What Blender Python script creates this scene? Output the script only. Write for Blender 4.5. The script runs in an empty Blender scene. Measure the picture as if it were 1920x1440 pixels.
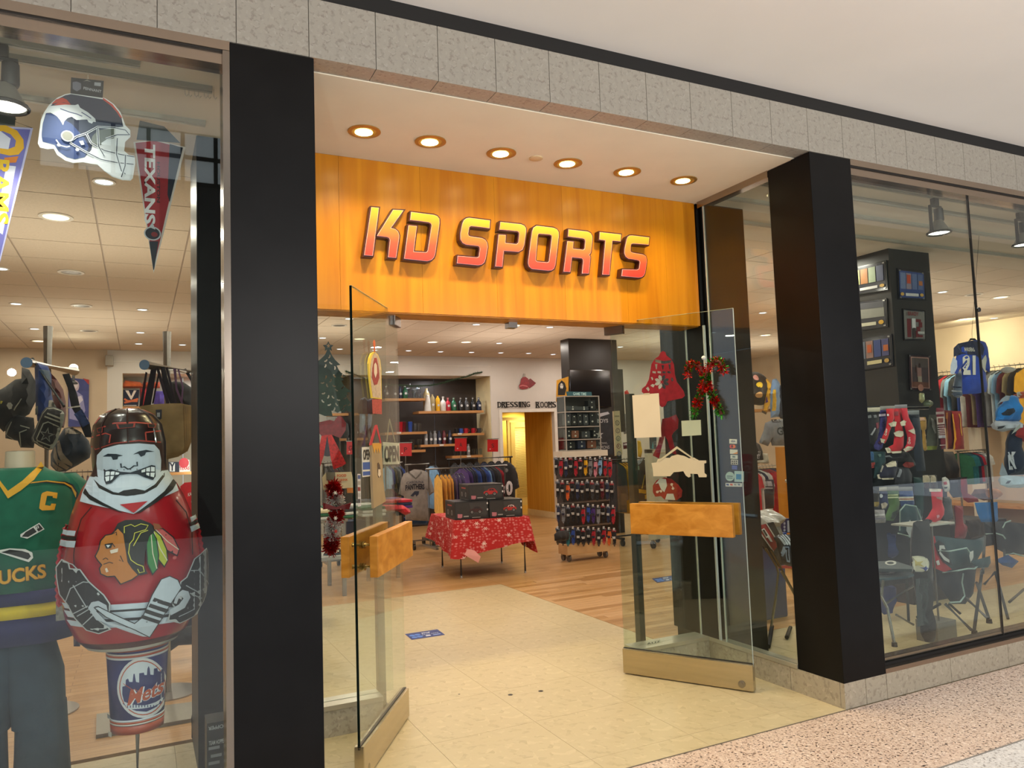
import bpy, bmesh, math, random
from mathutils import Vector, Matrix
from mathutils.geometry import tessellate_polygon, delaunay_2d_cdt
random.seed(7)
S = bpy.context.scene
COL = S.collection
PI = math.pi
# ---------------------------------------------------------------- camera
FPX, YAW, PIT, ROL, CAMP = 1425.3, 0.457002, 0.0754131, -0.0346567, Vector((0, -3.116, 1.55))
_f = Vector((math.sin(YAW)*math.cos(PIT), math.cos(YAW)*math.cos(PIT), math.sin(PIT)))
_r0 = Vector((math.cos(YAW), -math.sin(YAW), 0)); _u0 = _r0.cross(_f)
_r = _r0*math.cos(ROL)+_u0*math.sin(ROL); _u = -_r0*math.sin(ROL)+_u0*math.cos(ROL)
cd = bpy.data.cameras.new('camera'); cam = bpy.data.objects.new('camera', cd); COL.objects.link(cam)
cd.sensor_fit = 'HORIZONTAL'; cd.sensor_width = 36; cd.lens = FPX/1920*36; cd.clip_end = 200
m = Matrix((_r, _u, -_f)).transposed().to_4x4(); m.translation = CAMP
cam.matrix_world = m; S.camera = cam
def ray(px, py): return _f + _r*((px-960)/FPX) - _u*((py-720)/FPX)
def at(px, py, y): d = ray(px, py); return CAMP + d*((y-CAMP.y)/d.y)        # photograph point on the plane y
def atx(px, py, x): d = ray(px, py); return CAMP + d*((x-CAMP.x)/d.x)
def fl(px, py, z=0.0): d = ray(px, py); return CAMP + d*((z-CAMP.z)/d.z)
# ---------------------------------------------------------------- world, exposure
W = bpy.data.worlds.new('world'); S.world = W; W.use_nodes = True
W.node_tree.nodes['Background'].inputs[0].default_value = (0.82, 0.88, 1.0, 1)
W.node_tree.nodes['Background'].inputs[1].default_value = 0.9
S.view_settings.view_transform = 'Standard'; S.view_settings.look = 'None'
S.view_settings.gamma = 1; S.view_settings.use_curve_mapping = False
S.view_settings.exposure = 0.0
S.cycles.transparent_max_bounces = 24; S.cycles.max_bounces = 6; S.cycles.glossy_bounces = 4
S.cycles.sample_clamp_indirect = 4.0
def area(name, loc, size, power, color, rot=(0, 0, 0), size_y=None, spread=PI):
    l = bpy.data.lights.new(name, 'AREA'); l.energy = power; l.color = color; l.size = size
    l.shape = 'RECTANGLE' if size_y else 'DISK'
    if size_y: l.size_y = size_y
    l.spread = spread
    o = bpy.data.objects.new(name, l); COL.objects.link(o); o.location = loc; o.rotation_euler = rot; return o
def spot(name, loc, power, color, tgt, angle=1.2, blend=.8, r=.04):
    l = bpy.data.lights.new(name, 'SPOT'); l.energy = power; l.color = color; l.spot_size = angle; l.spot_blend = blend
    l.shadow_soft_size = r
    o = bpy.data.objects.new(name, l); COL.objects.link(o); o.location = loc
    o.rotation_euler = (Vector(tgt)-Vector(loc)).to_track_quat('-Z', 'Y').to_euler(); return o
area('mall_skylight', (2, -6.5, 9.5), 10, 1500, (.92, .95, 1.0), (math.radians(33), 0, 0), 5)

for _x in (-1, 1.5, 4, 6.5): spot('mall_fill_spot', (_x, -4.6, 2.3), 230, (1, .95, .9), (_x, -.9, 3.6), 2.2, .9, .03)  # added fill spots behind the camera, no fixtures; they lift the mall ceiling
SHOP = (1.0, .90, .79); WARM = (1.0, .80, .43)
# ---------------------------------------------------------------- colour and materials
def lin(c): return c/12.92 if c <= .04045 else ((c+.055)/1.055)**2.4
def rgb(h):
    if isinstance(h, str):
        h = h.lstrip('#'); return tuple(lin(int(h[i:i+2], 16)/255) for i in (0, 2, 4))
    return h
_M = {}
def mat(h, rough=.6, metal=0, var=.05, scale=8, bump=0, name=None, sheen=0, coat=0, emit=None, es=1, stretch=None, spec=.5):
    key = (h, rough, metal, var, scale, bump, sheen, coat, emit, es, stretch, spec)
    if key in _M: return _M[key]
    m = bpy.data.materials.new(name or 'paint'); m.use_nodes = True
    n = m.node_tree.nodes; l = m.node_tree.links; b = n['Principled BSDF']
    c = rgb(h)
    b.inputs['Roughness'].default_value = rough; b.inputs['Metallic'].default_value = metal
    b.inputs['Specular IOR Level'].default_value = spec
    b.inputs['Base Color'].default_value = (*c, 1)
    if sheen: b.inputs['Sheen Weight'].default_value = sheen
    if coat: b.inputs['Coat Weight'].default_value = coat; b.inputs['Coat Roughness'].default_value = .08
    if emit: b.inputs['Emission Color'].default_value = (*rgb(emit), 1); b.inputs['Emission Strength'].default_value = es
    if var or bump:
        tc = n.new('ShaderNodeTexCoord'); nz = n.new('ShaderNodeTexNoise'); nz.inputs['Scale'].default_value = scale
        nz.inputs['Detail'].default_value = 4; src = tc.outputs['Object']
        if stretch:
            mp = n.new('ShaderNodeMapping'); mp.inputs['Scale'].default_value = stretch; l.new(src, mp.inputs[0]); src = mp.outputs[0]
        l.new(src, nz.inputs['Vector'])
        if var:
            r = n.new('ShaderNodeValToRGB'); l.new(nz.outputs['Fac'], r.inputs[0])
            r.color_ramp.elements[0].position = .3; r.color_ramp.elements[1].position = .7
            r.color_ramp.elements[0].color = tuple(min(1, x*(1-var)) for x in c)+(1,)
            r.color_ramp.elements[1].color = tuple(min(1, x*(1+var)+.002) for x in c)+(1,)
            l.new(r.outputs[0], b.inputs['Base Color'])
        if bump:
            bp = n.new('ShaderNodeBump'); bp.inputs['Strength'].default_value = bump; bp.inputs['Distance'].default_value = .01
            l.new(nz.outputs['Fac'], bp.inputs['Height']); l.new(bp.outputs[0], b.inputs['Normal'])
    _M[key] = m; return m
def cloth(h, bump=.25): return mat(h, .9, 0, .16, 14, bump, sheen=.15, name='cloth')
def ink(h): return mat(h, .55, 0, .04, 30, name='ink')
def steel(h='b9b6b0', r=.28): return mat(h, r, 1, .06, 3, stretch=(1, 1, 12), name='brushed steel')
def emis(h, s): return mat(h, .5, 0, 0, emit=h, es=s, name='lamp glow')
def ramp_mat(name, stops, axis, lo, hi, rough=.45):
    m = bpy.data.materials.new(name); m.use_nodes = True; n = m.node_tree.nodes; l = m.node_tree.links; b = n['Principled BSDF']
    tc = n.new('ShaderNodeTexCoord'); sp = n.new('ShaderNodeSeparateXYZ'); l.new(tc.outputs['Object'], sp.inputs[0])
    mr = n.new('ShaderNodeMapRange'); mr.inputs[1].default_value = lo; mr.inputs[2].default_value = hi
    l.new(sp.outputs[axis], mr.inputs[0]); r = n.new('ShaderNodeValToRGB'); l.new(mr.outputs[0], r.inputs[0])
    for i, (p, c) in enumerate(stops):
        e = r.color_ramp.elements[i] if i < 2 else r.color_ramp.elements.new(p)
        e.position = p; e.color = (*rgb(c), 1)
    l.new(r.outputs[0], b.inputs['Base Color']); b.inputs['Roughness'].default_value = rough; return m
def glass_mat(name='clear glass', tint=(.93, .97, .94), k=1.0, rough=0.0, haze=0):
    m = bpy.data.materials.new(name); m.use_nodes = True; n = m.node_tree.nodes; l = m.node_tree.links; n.clear()
    o = n.new('ShaderNodeOutputMaterial'); t = n.new('ShaderNodeBsdfTransparent'); t.inputs[0].default_value = (*tint, 1)
    g = n.new('ShaderNodeBsdfGlossy'); g.inputs['Roughness'].default_value = rough; g.inputs[0].default_value = (.95, .97, 1, 1)
    ge = n.new('ShaderNodeNewGeometry'); mr = n.new('ShaderNodeMapRange'); mr.inputs[3].default_value = 1.5; mr.inputs[4].default_value = 1/1.5
    l.new(ge.outputs['Backfacing'], mr.inputs[0]); fr = n.new('ShaderNodeFresnel'); l.new(mr.outputs[0], fr.inputs[0])
    mu = n.new('ShaderNodeMath'); mu.operation = 'MULTIPLY'; mu.inputs[1].default_value = k; l.new(fr.outputs[0], mu.inputs[0])
    mx = n.new('ShaderNodeMixShader'); l.new(mu.outputs[0], mx.inputs[0]); l.new(t.outputs[0], mx.inputs[1]); l.new(g.outputs[0], mx.inputs[2])
    l.new(mx.outputs[0], o.inputs[0]); return m
GLASS = glass_mat(); GREEN = mat('0f1a14', .15, 0, .1, 5, name='glass edge')
JAR = glass_mat('bottle glass', (.86, .9, .92), 1.3)
# ---------------------------------------------------------------- objects
def link(o, parent=None):
    COL.objects.link(o)
    if parent: o.parent = parent
    return o
def tag(o, label=None, cat=None, group=None, kind=None):
    if label: o['label'] = label
    if cat: o['category'] = cat
    if group: o['group'] = group
    if kind: o['kind'] = kind
    return o
def thing(name, loc, label, cat, group=None, rz=0):
    o = bpy.data.objects.new(name, None); o.location = loc; o.rotation_euler = (0, 0, rz); o.empty_display_size = .05
    link(o); return tag(o, label, cat, group)
def holder(name, loc, kind='structure'):
    o = bpy.data.objects.new(name, None); o.location = loc; link(o); o['kind'] = kind; return o
def dup(root, loc, label=None, group=None, rz=None, mats=None):
    r = root.copy(); COL.objects.link(r); r.location = loc
    if rz is not None: r.rotation_euler = (0, 0, rz)
    if label: r['label'] = label
    if group: r['group'] = group
    def kids(a, b):
        for ch in a.children:
            c = ch.copy(); COL.objects.link(c); c.parent = b
            kids(ch, c)
    kids(root, r)
    return r
def frame(d, up=Vector((0, 0, 1))):
    d = d.normalized()
    if abs(d.dot(up)) > .98: up = Vector((1, 0, 0))
    a = d.cross(up).normalized(); return a, a.cross(d).normalized()
class MB:
    """collects shapes and links them as ONE mesh object; o = origin of the thing the part belongs to"""
    def __init__(s, o=(0, 0, 0)): s.v = []; s.f = []; s.mi = []; s.o = Vector(o); s.cur = 0; s.flat = set()
    def add(s, vs, fs):
        b = len(s.v); s.v += [Vector(x) for x in vs]
        for f in fs: s.f.append([b+i for i in f]); s.mi.append(s.cur)
        return s
    def box(s, a, b):
        x0, x1 = sorted((a[0], b[0])); y0, y1 = sorted((a[1], b[1])); z0, z1 = sorted((a[2], b[2]))
        return s.add([(x0, y0, z0), (x1, y0, z0), (x1, y1, z0), (x0, y1, z0), (x0, y0, z1), (x1, y0, z1), (x1, y1, z1), (x0, y1, z1)],
                     [(0, 3, 2, 1), (4, 5, 6, 7), (0, 1, 5, 4), (1, 2, 6, 5), (2, 3, 7, 6), (3, 0, 4, 7)])
    def cbox(s, c, d): c = Vector(c); d = Vector(d)/2; return s.box(c-d, c+d)
    def obox(s, c, ax, ay, az):
        """oriented box, half-axis vectors"""
        c = Vector(c); ax, ay, az = Vector(ax), Vector(ay), Vector(az)
        vs = [c+ax*i+ay*j+az*k for k in (-1, 1) for j in (-1, 1) for i in (-1, 1)]
        return s.add(vs, [(0, 2, 3, 1), (4, 5, 7, 6), (0, 1, 5, 4), (1, 3, 7, 5), (3, 2, 6, 7), (2, 0, 4, 6)])
    def tube(s, pts, r, n=8, caps=True, closed=False):
        pts = [Vector(p) for p in pts]; rs = r if isinstance(r, (list, tuple)) else [r]*len(pts)
        rings = []; pa = None
        for i, p in enumerate(pts):
            d = (pts[min(i+1, len(pts)-1)]-pts[max(i-1, 0)])
            if closed: d = pts[(i+1) % len(pts)]-pts[i-1]
            if d.length < 1e-9: d = Vector((0, 0, 1))
            d.normalize()
            if pa is None: a, b = frame(d)
            else:
                a = (pa-d*pa.dot(d))
                a = a.normalized() if a.length > 1e-6 else frame(d)[0]
                b = d.cross(a)
            pa = a
            rings.append([p+(a*math.cos(t*2*PI/n)+b*math.sin(t*2*PI/n))*rs[i] for t in range(n)])
        vs = [v for q in rings for v in q]; fs = []
        m_ = len(rings)
        for i in range(m_ if closed else m_-1):
            j = (i+1) % m_
            for k in range(n): fs.append((i*n+k, i*n+(k+1) % n, j*n+(k+1) % n, j*n+k))
        if caps and not closed: fs += [tuple(range(n))[::-1], tuple((m_-1)*n+k for k in range(n))]
        return s.add(vs, fs)
    def lathe(s, c, prof, n=16, axis='z', sy=1.0, caps=True):
        c = Vector(c); vs = []; fs = []
        for (r, h) in prof:
            for k in range(n):
                t = 2*PI*k/n; x, y = r*math.cos(t), r*math.sin(t)*sy
                vs.append(c+(Vector((x, y, h)) if axis == 'z' else Vector((x, -h, y)) if axis == 'y' else Vector((h, x, y))))
        m_ = len(prof)
        for i in range(m_-1):
            for k in range(n): fs.append((i*n+k, i*n+(k+1) % n, (i+1)*n+(k+1) % n, (i+1)*n+k))
        if caps: fs += [tuple(range(n))[::-1], tuple((m_-1)*n+k for k in range(n))]
        return s.add(vs, fs)
    def ball(s, c, r, n=10, m_=7):
        rx, ry, rz = r if isinstance(r, (list, tuple)) else (r, r, r); c = Vector(c); vs = []; fs = []
        for i in range(m_+1):
            p = PI*i/m_
            for k in range(n): t = 2*PI*k/n; vs.append(c+Vector((rx*math.sin(p)*math.cos(t), ry*math.sin(p)*math.sin(t), -rz*math.cos(p))))
        for i in range(m_):
            for k in range(n): fs.append((i*n+k, i*n+(k+1) % n, (i+1)*n+(k+1) % n, (i+1)*n+k))
        return s.add(vs, fs)
    def prism(s, loop, ext, holes=()):
        """flat 3-D loop (list of points) extruded by vector ext, with optional holes"""
        if holes: return s.pierced(loop, ext, holes)
        loops = [[Vector(p) for p in loop]]+[[Vector(p) for p in h] for h in holes]; ext = Vector(ext)
        tri = tessellate_polygon(loops); flat = [p for q in loops for p in q]; n = len(flat)
        vs = flat+[p+ext for p in flat]; fs = [tuple(t) for t in tri]+[tuple(i+n for i in reversed(t)) for t in tri]; b = 0
        for q in loops:
            k = len(q)
            for i in range(k): fs.append((b+i, b+(i+1) % k, n+b+(i+1) % k, n+b+i))
            b += k
        return s.add(vs, fs)
    def pierced(s, loop, ext, holes):
        loop = [Vector(p) for p in loop]; ext = Vector(ext); o = loop[0]; n = ext.normalized(); a, b = frame(n); to2 = lambda p: Vector(((Vector(p)-o).dot(a), (Vector(p)-o).dot(b)))
        Ls = [[to2(p) for p in q] for q in [loop]+list(holes)]; vs = []; es = []
        for q in Ls: k = len(vs); vs += q; es += [(k+i, k+(i+1) % len(q)) for i in range(len(q))]
        r = delaunay_2d_cdt(vs, es, [], 0, 1e-7)
        def ins(p, q):
            c = False
            for i in range(len(q)):
                u, v = q[i], q[i-1]
                if (u.y > p.y) != (v.y > p.y) and p.x < (v.x-u.x)*(p.y-u.y)/(v.y-u.y)+u.x: c = not c
            return c
        F = [f for f in r[2] if (lambda m_: ins(m_, Ls[0]) and not any(ins(m_, h) for h in Ls[1:]))(sum((r[0][i] for i in f), Vector((0, 0)))/len(f))]
        V = [o+a*v.x+b*v.y for v in r[0]]; N = len(V); E = {}
        for f in F:
            for i in range(len(f)): E[(f[i], f[(i+1) % len(f)])] = 1
        fs = [tuple(f) for f in F]+[tuple(i+N for i in reversed(f)) for f in F]+[(i, j, N+j, N+i) for (i, j) in E if (j, i) not in E]
        return s.add(V+[v+ext for v in V], fs)
    def grid(s, P, thick=None):
        """P = 2-D list of points -> sheet"""
        a, b = len(P), len(P[0]); vs = [Vector(p) for r in P for p in r]
        fs = [(i*b+j, i*b+j+1, (i+1)*b+j+1, (i+1)*b+j) for i in range(a-1) for j in range(b-1)]
        return s.add(vs, fs)
    def build(s, name, mats, parent=None, label=None, smooth=False, fix=True, bevel=0, solid=0, loc=None, sub=0):
        me = bpy.data.meshes.new(name); me.from_pydata([p-s.o for p in s.v], [], s.f)
        if not isinstance(mats, (list, tuple)): mats = [mats]
        for m_ in mats: me.materials.append(m_)
        me.polygons.foreach_set('material_index', s.mi)
        if fix or smooth:
            bm = bmesh.new(); bm.from_mesh(me)
            if fix: bmesh.ops.recalc_face_normals(bm, faces=bm.faces)
            if bevel:
                es = [e for e in bm.edges if len(e.link_faces) == 2 and e.calc_face_angle(0) > .6]
                bmesh.ops.bevel(bm, geom=es, offset=bevel, segments=2, affect='EDGES', profile=.7)
            bm.to_mesh(me); bm.free()
        if smooth: me.shade_smooth(); me.set_sharp_from_angle(angle=math.radians(42))
        ob = bpy.data.objects.new(name, me)
        if loc is not None: ob.location = loc
        elif parent is None: ob.location = s.o
        link(ob, parent)
        if solid: md = ob.modifiers.new('thick', 'SOLIDIFY'); md.thickness = solid; md.offset = 0
        if sub: md = ob.modifiers.new('sub', 'SUBSURF'); md.levels = sub; md.render_levels = sub
        if label: ob['label'] = label
        return ob
_T = {}
def glyphs(s, bold=0, space=1.0):
    """2-D verts, faces of a text in a unit box (0..1, 0..1)"""
    key = (s, bold, space)
    if key in _T: return _T[key]
    c = bpy.data.curves.new('t', 'FONT'); c.body = s; c.offset = bold; c.space_character = space; c.resolution_u = 3; c.space_line = .85; c.align_x = 'CENTER'
    o = bpy.data.objects.new('t', c); COL.objects.link(o)
    me = bpy.data.meshes.new_from_object(o.evaluated_get(bpy.context.evaluated_depsgraph_get()))
    vs = [(v.co.x, v.co.y) for v in me.vertices]; fs = [tuple(p.vertices) for p in me.polygons]
    bpy.data.objects.remove(o); bpy.data.meshes.remove(me)
    x0 = min(v[0] for v in vs); x1 = max(v[0] for v in vs); y0 = min(v[1] for v in vs); y1 = max(v[1] for v in vs)
    vs = [((v[0]-x0)/(x1-x0), (v[1]-y0)/(y1-y0)) for v in vs]
    _T[key] = (vs, fs); return vs, fs
class Print:
    """flat colour print lying on a surface: proj(u, v, lift) gives the world point"""
    def __init__(s, proj, o=(0, 0, 0), lift=.0012, step=0): s.p = proj; s.o = Vector(o); s.v = []; s.f = []; s.mi = []; s.m = []; s.k = 1; s.lift = lift; s.step = step
    def _m(s, c):
        m_ = ink(c) if isinstance(c, str) else c
        if m_ not in s.m: s.m.append(m_)
        return s.m.index(m_)
    def raw(s, vs, fs, c):
        b = len(s.v); i = s._m(c)
        s.v += [s.p(u, v, s.k*s.lift)-s.o for u, v in vs]
        for f in fs: s.f.append([b+j for j in f]); s.mi.append(i)
        s.k += .35; return s
    def poly(s, pts, c):
        pts = [tuple(p) for p in pts]
        if s.step:
            st = s.step; q = []
            for i, p in enumerate(pts):
                p2 = pts[(i+1) % len(pts)]; d = math.dist(p, p2); n = max(1, int(d/st))
                q += [(p[0]+(p2[0]-p[0])*t/n, p[1]+(p2[1]-p[1])*t/n) for t in range(n)]
            x0 = min(p[0] for p in q); x1 = max(p[0] for p in q); y0 = min(p[1] for p in q); y1 = max(p[1] for p in q)
            n0 = len(q); vs = [Vector(p) for p in q]
            for i in range(1, int((x1-x0)/st)+1):
                for j in range(1, int((y1-y0)/st)+1): vs.append(Vector((x0+i*st, y0+j*st)))
            r = delaunay_2d_cdt(vs, [], [list(range(n0))], 1, 1e-6)
            return s.raw([tuple(v) for v in r[0]], r[2], c)
        tri = tessellate_polygon([[Vector((p[0], p[1], 0)) for p in pts]])
        return s.raw(pts, tri, c)
    def rect(s, x0, y0, x1, y1, c): return s.poly([(x0, y0), (x1, y0), (x1, y1), (x0, y1)], c)
    def ell(s, cx, cy, rx, ry, c, n=24, a0=0, a1=2*PI): return s.poly([(cx+rx*math.cos(a0+(a1-a0)*i/(n if a1-a0 > 6.2 else n-1)), cy+ry*math.sin(a0+(a1-a0)*i/(n if a1-a0 > 6.2 else n-1))) for i in range(n)], c)
    def stroke(s, pts, w, c):
        L = []; R = []
        for i, p in enumerate(pts):
            a = Vector(pts[max(i-1, 0)]); b = Vector(pts[min(i+1, len(pts)-1)]); d = (b-a).normalized() if (b-a).length > 0 else Vector((1, 0)); nn = Vector((-d.y, d.x))*w/2
            L.append((p[0]+nn.x, p[1]+nn.y)); R.append((p[0]-nn.x, p[1]-nn.y))
        return s.poly(L+R[::-1], c)
    def text(s, t, cx, cy, w, h, c, bold=.01, shear=0, rot=0, bend=0, space=1.0, mirror=False):
        vs, fs = glyphs(t, bold, space); out = []
        for (u, v) in vs:
            x = (u-.5)*w*(-1 if mirror else 1); y = (v-.5)*h; x += shear*y; y += bend*(1-(2*u-1)**2)*h
            out.append((cx+x*math.cos(rot)-y*math.sin(rot), cy+x*math.sin(rot)+y*math.cos(rot)))
        return s.raw(out, fs, c)
    def build(s, name, parent, label=None):
        me = bpy.data.meshes.new(name); me.from_pydata(s.v, [], s.f)
        for m_ in s.m: me.materials.append(m_)
        me.polygons.foreach_set('material_index', s.mi); ob = bpy.data.objects.new(name, me); link(ob, parent)
        if parent is None: ob.location = s.o
        if label: ob['label'] = label
        return ob
def plane_proj(y, front=-1):
    """surface facing the mall at depth y; u = world x, v = world z"""
    return lambda u, v, k: Vector((u, y+front*k, v))
def uv(px, py, y): p = at(px, py, y); return (p.x, p.z)
def uvs(L, y, ox=0, oy=0, sc=1): return [uv(ox+a/sc, oy+b/sc, y) for a, b in L]
# ================================================================= THE SETTING
CEIL = 3.18; BACK = 10.15; XL, XR = .656, 3.527; XP = 3.871
def struct(name, mb, m, parent=None, **k):
    o = mb.build(name, m, parent, **k)
    if parent is None: o['kind'] = 'structure'
    return o
# --- mall floor (terrazzo)
def terrazzo(name, base, chips, scale):
    m = bpy.data.materials.new(name); m.use_nodes = True; n = m.node_tree.nodes; l = m.node_tree.links; b = n['Principled BSDF']
    tc = n.new('ShaderNodeTexCoord'); v = n.new('ShaderNodeTexVoronoi'); v.inputs['Scale'].default_value = scale; l.new(tc.outputs['Object'], v.inputs['Vector'])
    nz = n.new('ShaderNodeTexNoise'); nz.inputs['Scale'].default_value = scale*.9; nz.inputs['Detail'].default_value = 3; l.new(tc.outputs['Object'], nz.inputs['Vector'])
    sp = n.new('ShaderNodeSeparateColor'); l.new(v.outputs['Color'], sp.inputs[0])
    r = n.new('ShaderNodeValToRGB'); l.new(sp.outputs[0], r.inputs[0]); r.color_ramp.interpolation = 'CONSTANT'
    for i, (p, c) in enumerate(chips):
        e = r.color_ramp.elements[i] if i < 2 else r.color_ramp.elements.new(p)
        e.position = p; e.color = (*rgb(c), 1)
    mx = n.new('ShaderNodeMix'); mx.data_type = 'RGBA'; r2 = n.new('ShaderNodeValToRGB'); l.new(nz.outputs['Fac'], r2.inputs[0])
    r2.color_ramp.elements[0].position = .42; r2.color_ramp.elements[1].position = .5
    l.new(r2.outputs[0], mx.inputs[0]); mx.inputs[7].default_value = (*rgb(base), 1); l.new(r.outputs[0], mx.inputs[6]); l.new(mx.outputs[2], b.inputs['Base Color'])
    b.inputs['Roughness'].default_value = .38; return m
TERR = terrazzo('pink terrazzo', 'c8b09c', [(0, '3c2f2a'), (.2, '7c6250'), (.38, 'dcc8b6'), (.7, 'a89080')], 85)
TERR2 = terrazzo('pale terrazzo', 'c9c4bf', [(0, '8d8782'), (.3, 'aaa39d'), (.5, 'dad5cf'), (.8, 'b5ada6')], 85)
STONE = terrazzo('grey limestone', '989388', [(0, '8c877d'), (.3, '938e84'), (.55, '9f9a90'), (.85, '867f76')], 60)
PLST = terrazzo('beige limestone', 'aca28d', [(0, '998f7c'), (.3, 'a69b87'), (.55, 'b6ac97'), (.85, '9d927f')], 45)
TILE = terrazzo('cream limestone', 'b9a983', [(0, 'b1a17b'), (.3, 'b7a781'), (.55, 'c0b08a'), (.85, 'ac9c76')], 22)
struct('floor', MB().box((-6, -.72, -.1), (16, -.006, -.002)), TERR)
struct('floor', MB().box((-6, -12, -.1), (16, -.728, -.002)), TERR2)
struct('trim_1', MB().box((-6, -.728, -.1), (16, -.72, 0)), mat('7d766e', .4)); struct('trim_2', MB().box((XL, -.006, -.1), (XR+.01, 0, .001)), mat('6e6352', .5))
# --- portal / shop tiles, each its own piece
PITCH = .575
tiles = holder('floor', (0, 0, 0)); tiles.name = 'floor'
G = 0.0016
def tile_floor(x0, x1, y0, y1, px, py, ox, oy, parent, m, z0=-.05, z1=0, stag=False, name='tile'):
    cache = {}; j = math.floor((y0-oy)/py)
    while oy+j*py < y1:
        a, b = max(y0, oy+j*py), min(y1, oy+(j+1)*py); sx = ox+(px/2 if stag and j % 2 else 0); i = math.floor((x0-sx)/px)
        while sx+i*px < x1:
            c, d = max(x0, sx+i*px), min(x1, sx+(i+1)*px)
            if b-a > .02 and d-c > .02:
                w, h = round(d-c, 3), round(b-a, 3)
                if (w, h) not in cache:
                    mb = MB(); mb.box((G/2, G/2, z0), (w-G/2, h-G/2, z1)); me = mb.build(name, m, parent, loc=(c, a, 0)); cache[w, h] = me.data
                else:
                    o = bpy.data.objects.new(name, cache[w, h]); o.location = (c, a, 0); link(o, parent)
            i += 1
        j += 1
tile_floor(XL, 3.55, .0, 4.55, .29, .583, 1.98-.29*6, .75-.583*2, tiles, TILE, stag=False) if False else tile_floor(XL, 3.55, 0, 4.55, .6, .583, 1.97-1.2, .75-.583, tiles, TILE)
tile_floor(-3, XL, .05, 1.45, .6, .583, .17, .165, tiles, TILE); tile_floor(3.55, 9.2, .05, 1.5, .6, .583, 3.55, .165, tiles, TILE)
struct('floor', MB().box((-3.5, 0, -.12), (14, 14, -.045)), mat('5a5148', .9))
# --- oak strip floor: boards along x (near) as parts would exceed the limit, so a joined set plus a plank pattern beyond
def plank_mat():
    m = bpy.data.materials.new('oak strip floor'); m.use_nodes = True; n = m.node_tree.nodes; l = m.node_tree.links; b = n['Principled BSDF']
    tc = n.new('ShaderNodeTexCoord'); br = n.new('ShaderNodeTexBrick'); l.new(tc.outputs['Object'], br.inputs['Vector'])
    br.offset = .37; br.inputs['Scale'].default_value = 1; br.inputs['Brick Width'].default_value = 1.1; br.inputs['Row Height'].default_value = .083
    br.inputs['Mortar Size'].default_value = .0016; br.inputs['Color1'].default_value = (*rgb('ae8450'), 1); br.inputs['Color2'].default_value = (*rgb('bf9664'), 1); br.inputs['Mortar'].default_value = (*rgb('7a5028'), 1)
    mp = n.new('ShaderNodeMapping'); mp.inputs['Scale'].default_value = (1.2, 26, 1); l.new(tc.outputs['Object'], mp.inputs[0])
    nz = n.new('ShaderNodeTexNoise'); nz.inputs['Scale'].default_value = 3; nz.inputs['Detail'].default_value = 5; l.new(mp.outputs[0], nz.inputs['Vector'])
    r = n.new('ShaderNodeValToRGB'); l.new(nz.outputs['Fac'], r.inputs[0]); r.color_ramp.elements[0].color = (.72, .72, .72, 1); r.color_ramp.elements[1].color = (1.15, 1.15, 1.15, 1)
    r.color_ramp.elements[0].position = .3; r.color_ramp.elements[1].position = .7
    mx = n.new('ShaderNodeMix'); mx.data_type = 'RGBA'; mx.blend_type = 'MULTIPLY'; mx.inputs[0].default_value = .8
    l.new(br.outputs['Color'], mx.inputs[6]); l.new(r.outputs[0], mx.inputs[7]); l.new(mx.outputs[2], b.inputs['Base Color']); b.inputs['Roughness'].default_value = .33
    return m
OAKF = plank_mat()
OAKB = [mat(c, .33, 0, .22, 5, 0, stretch=(1, 18, 1), name='oak board') for c in ('a87f4c', 'b48b59', 'bd9565', '9f7644')]
fo = struct('floor', MB().box((-3, 1.503, -.045), (XL-.003, 14, -.001)).box((XL, 4.553, -.045), (3.55, 14, -.001)).box((3.553, 4.553, -.045), (14, 14, -.001)).box((5.6, 1.503, -.045), (14, 4.55, -.001)), OAKF)
# near boards one by one
cache = {}
def boards(x0, x1, y0, y1, seed):
    rr = random.Random(seed); y = y0
    while y < y1-.01:
        x = x0-rr.random()*.8; h = min(.083, y1-y)
        while x < x1:
            w = rr.choice((.8, 1.1, 1.4)); a, b = max(x, x0), min(x+w, x1)
            if b-a > .03:
                k = (round(b-a, 2), round(h, 3), rr.randrange(4))
                if k not in cache:
                    o = MB().box((.0008, .0008, -.045), (k[0]-.0008, k[1]-.0008, 0)).build('floor_board', OAKB[k[2]], fo, loc=(a, y, 0)); cache[k] = o.data
                else:
                    o = bpy.data.objects.new('floor_board', cache[k]); o.location = (a, y, 0); link(o, fo)
            x += w
        y += .083
boards(3.553, 5.598, 1.503, 4.55, 3)
# --- ceilings
CT = mat('c9b8a4', .9, 0, .06, 60, .15, name='ceiling tile'); GRID = mat('a8988a', .6, name='ceiling grid')
CANX = [-1.17+.6*k for k in range(0, 22)]; CANY = (1.9, 2.77, 4.57, 6.37, 8.17, 9.4)
struct('ceiling', MB().box((-3.5, .14, CEIL), (XL, 1.66, CEIL+.05)).box((XR, .14, CEIL), (14, 1.66, CEIL+.05)).box((XL, 1.1, CEIL), (XR, 1.66, CEIL+.05)), mat('c8bba9', .9, 0, .05, 3, name='ceiling paint'))
sc_ = holder('ceiling', (0, 0, 0)); tc_ = {}
x = -3.27
while x < 13.9:
    y = 1.66
    while y < BACK:
        h = min(.6, BACK-y)
        k = round(h, 2)
        if k not in tc_: tc_[k] = MB().box((.006, .006, 0), (.594, k-.006, .02)).build('ceiling_tile', CT, sc_, loc=(x, y, CEIL)).data
        else:
            o = bpy.data.objects.new('ceiling_tile', tc_[k]); o.location = (x, y, CEIL); link(o, sc_)
        y += .6
    x += .6
struct('ceiling', MB().box((-3.5, 1.66, CEIL+.006), (14, 14, CEIL+.06)), GRID)
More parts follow.
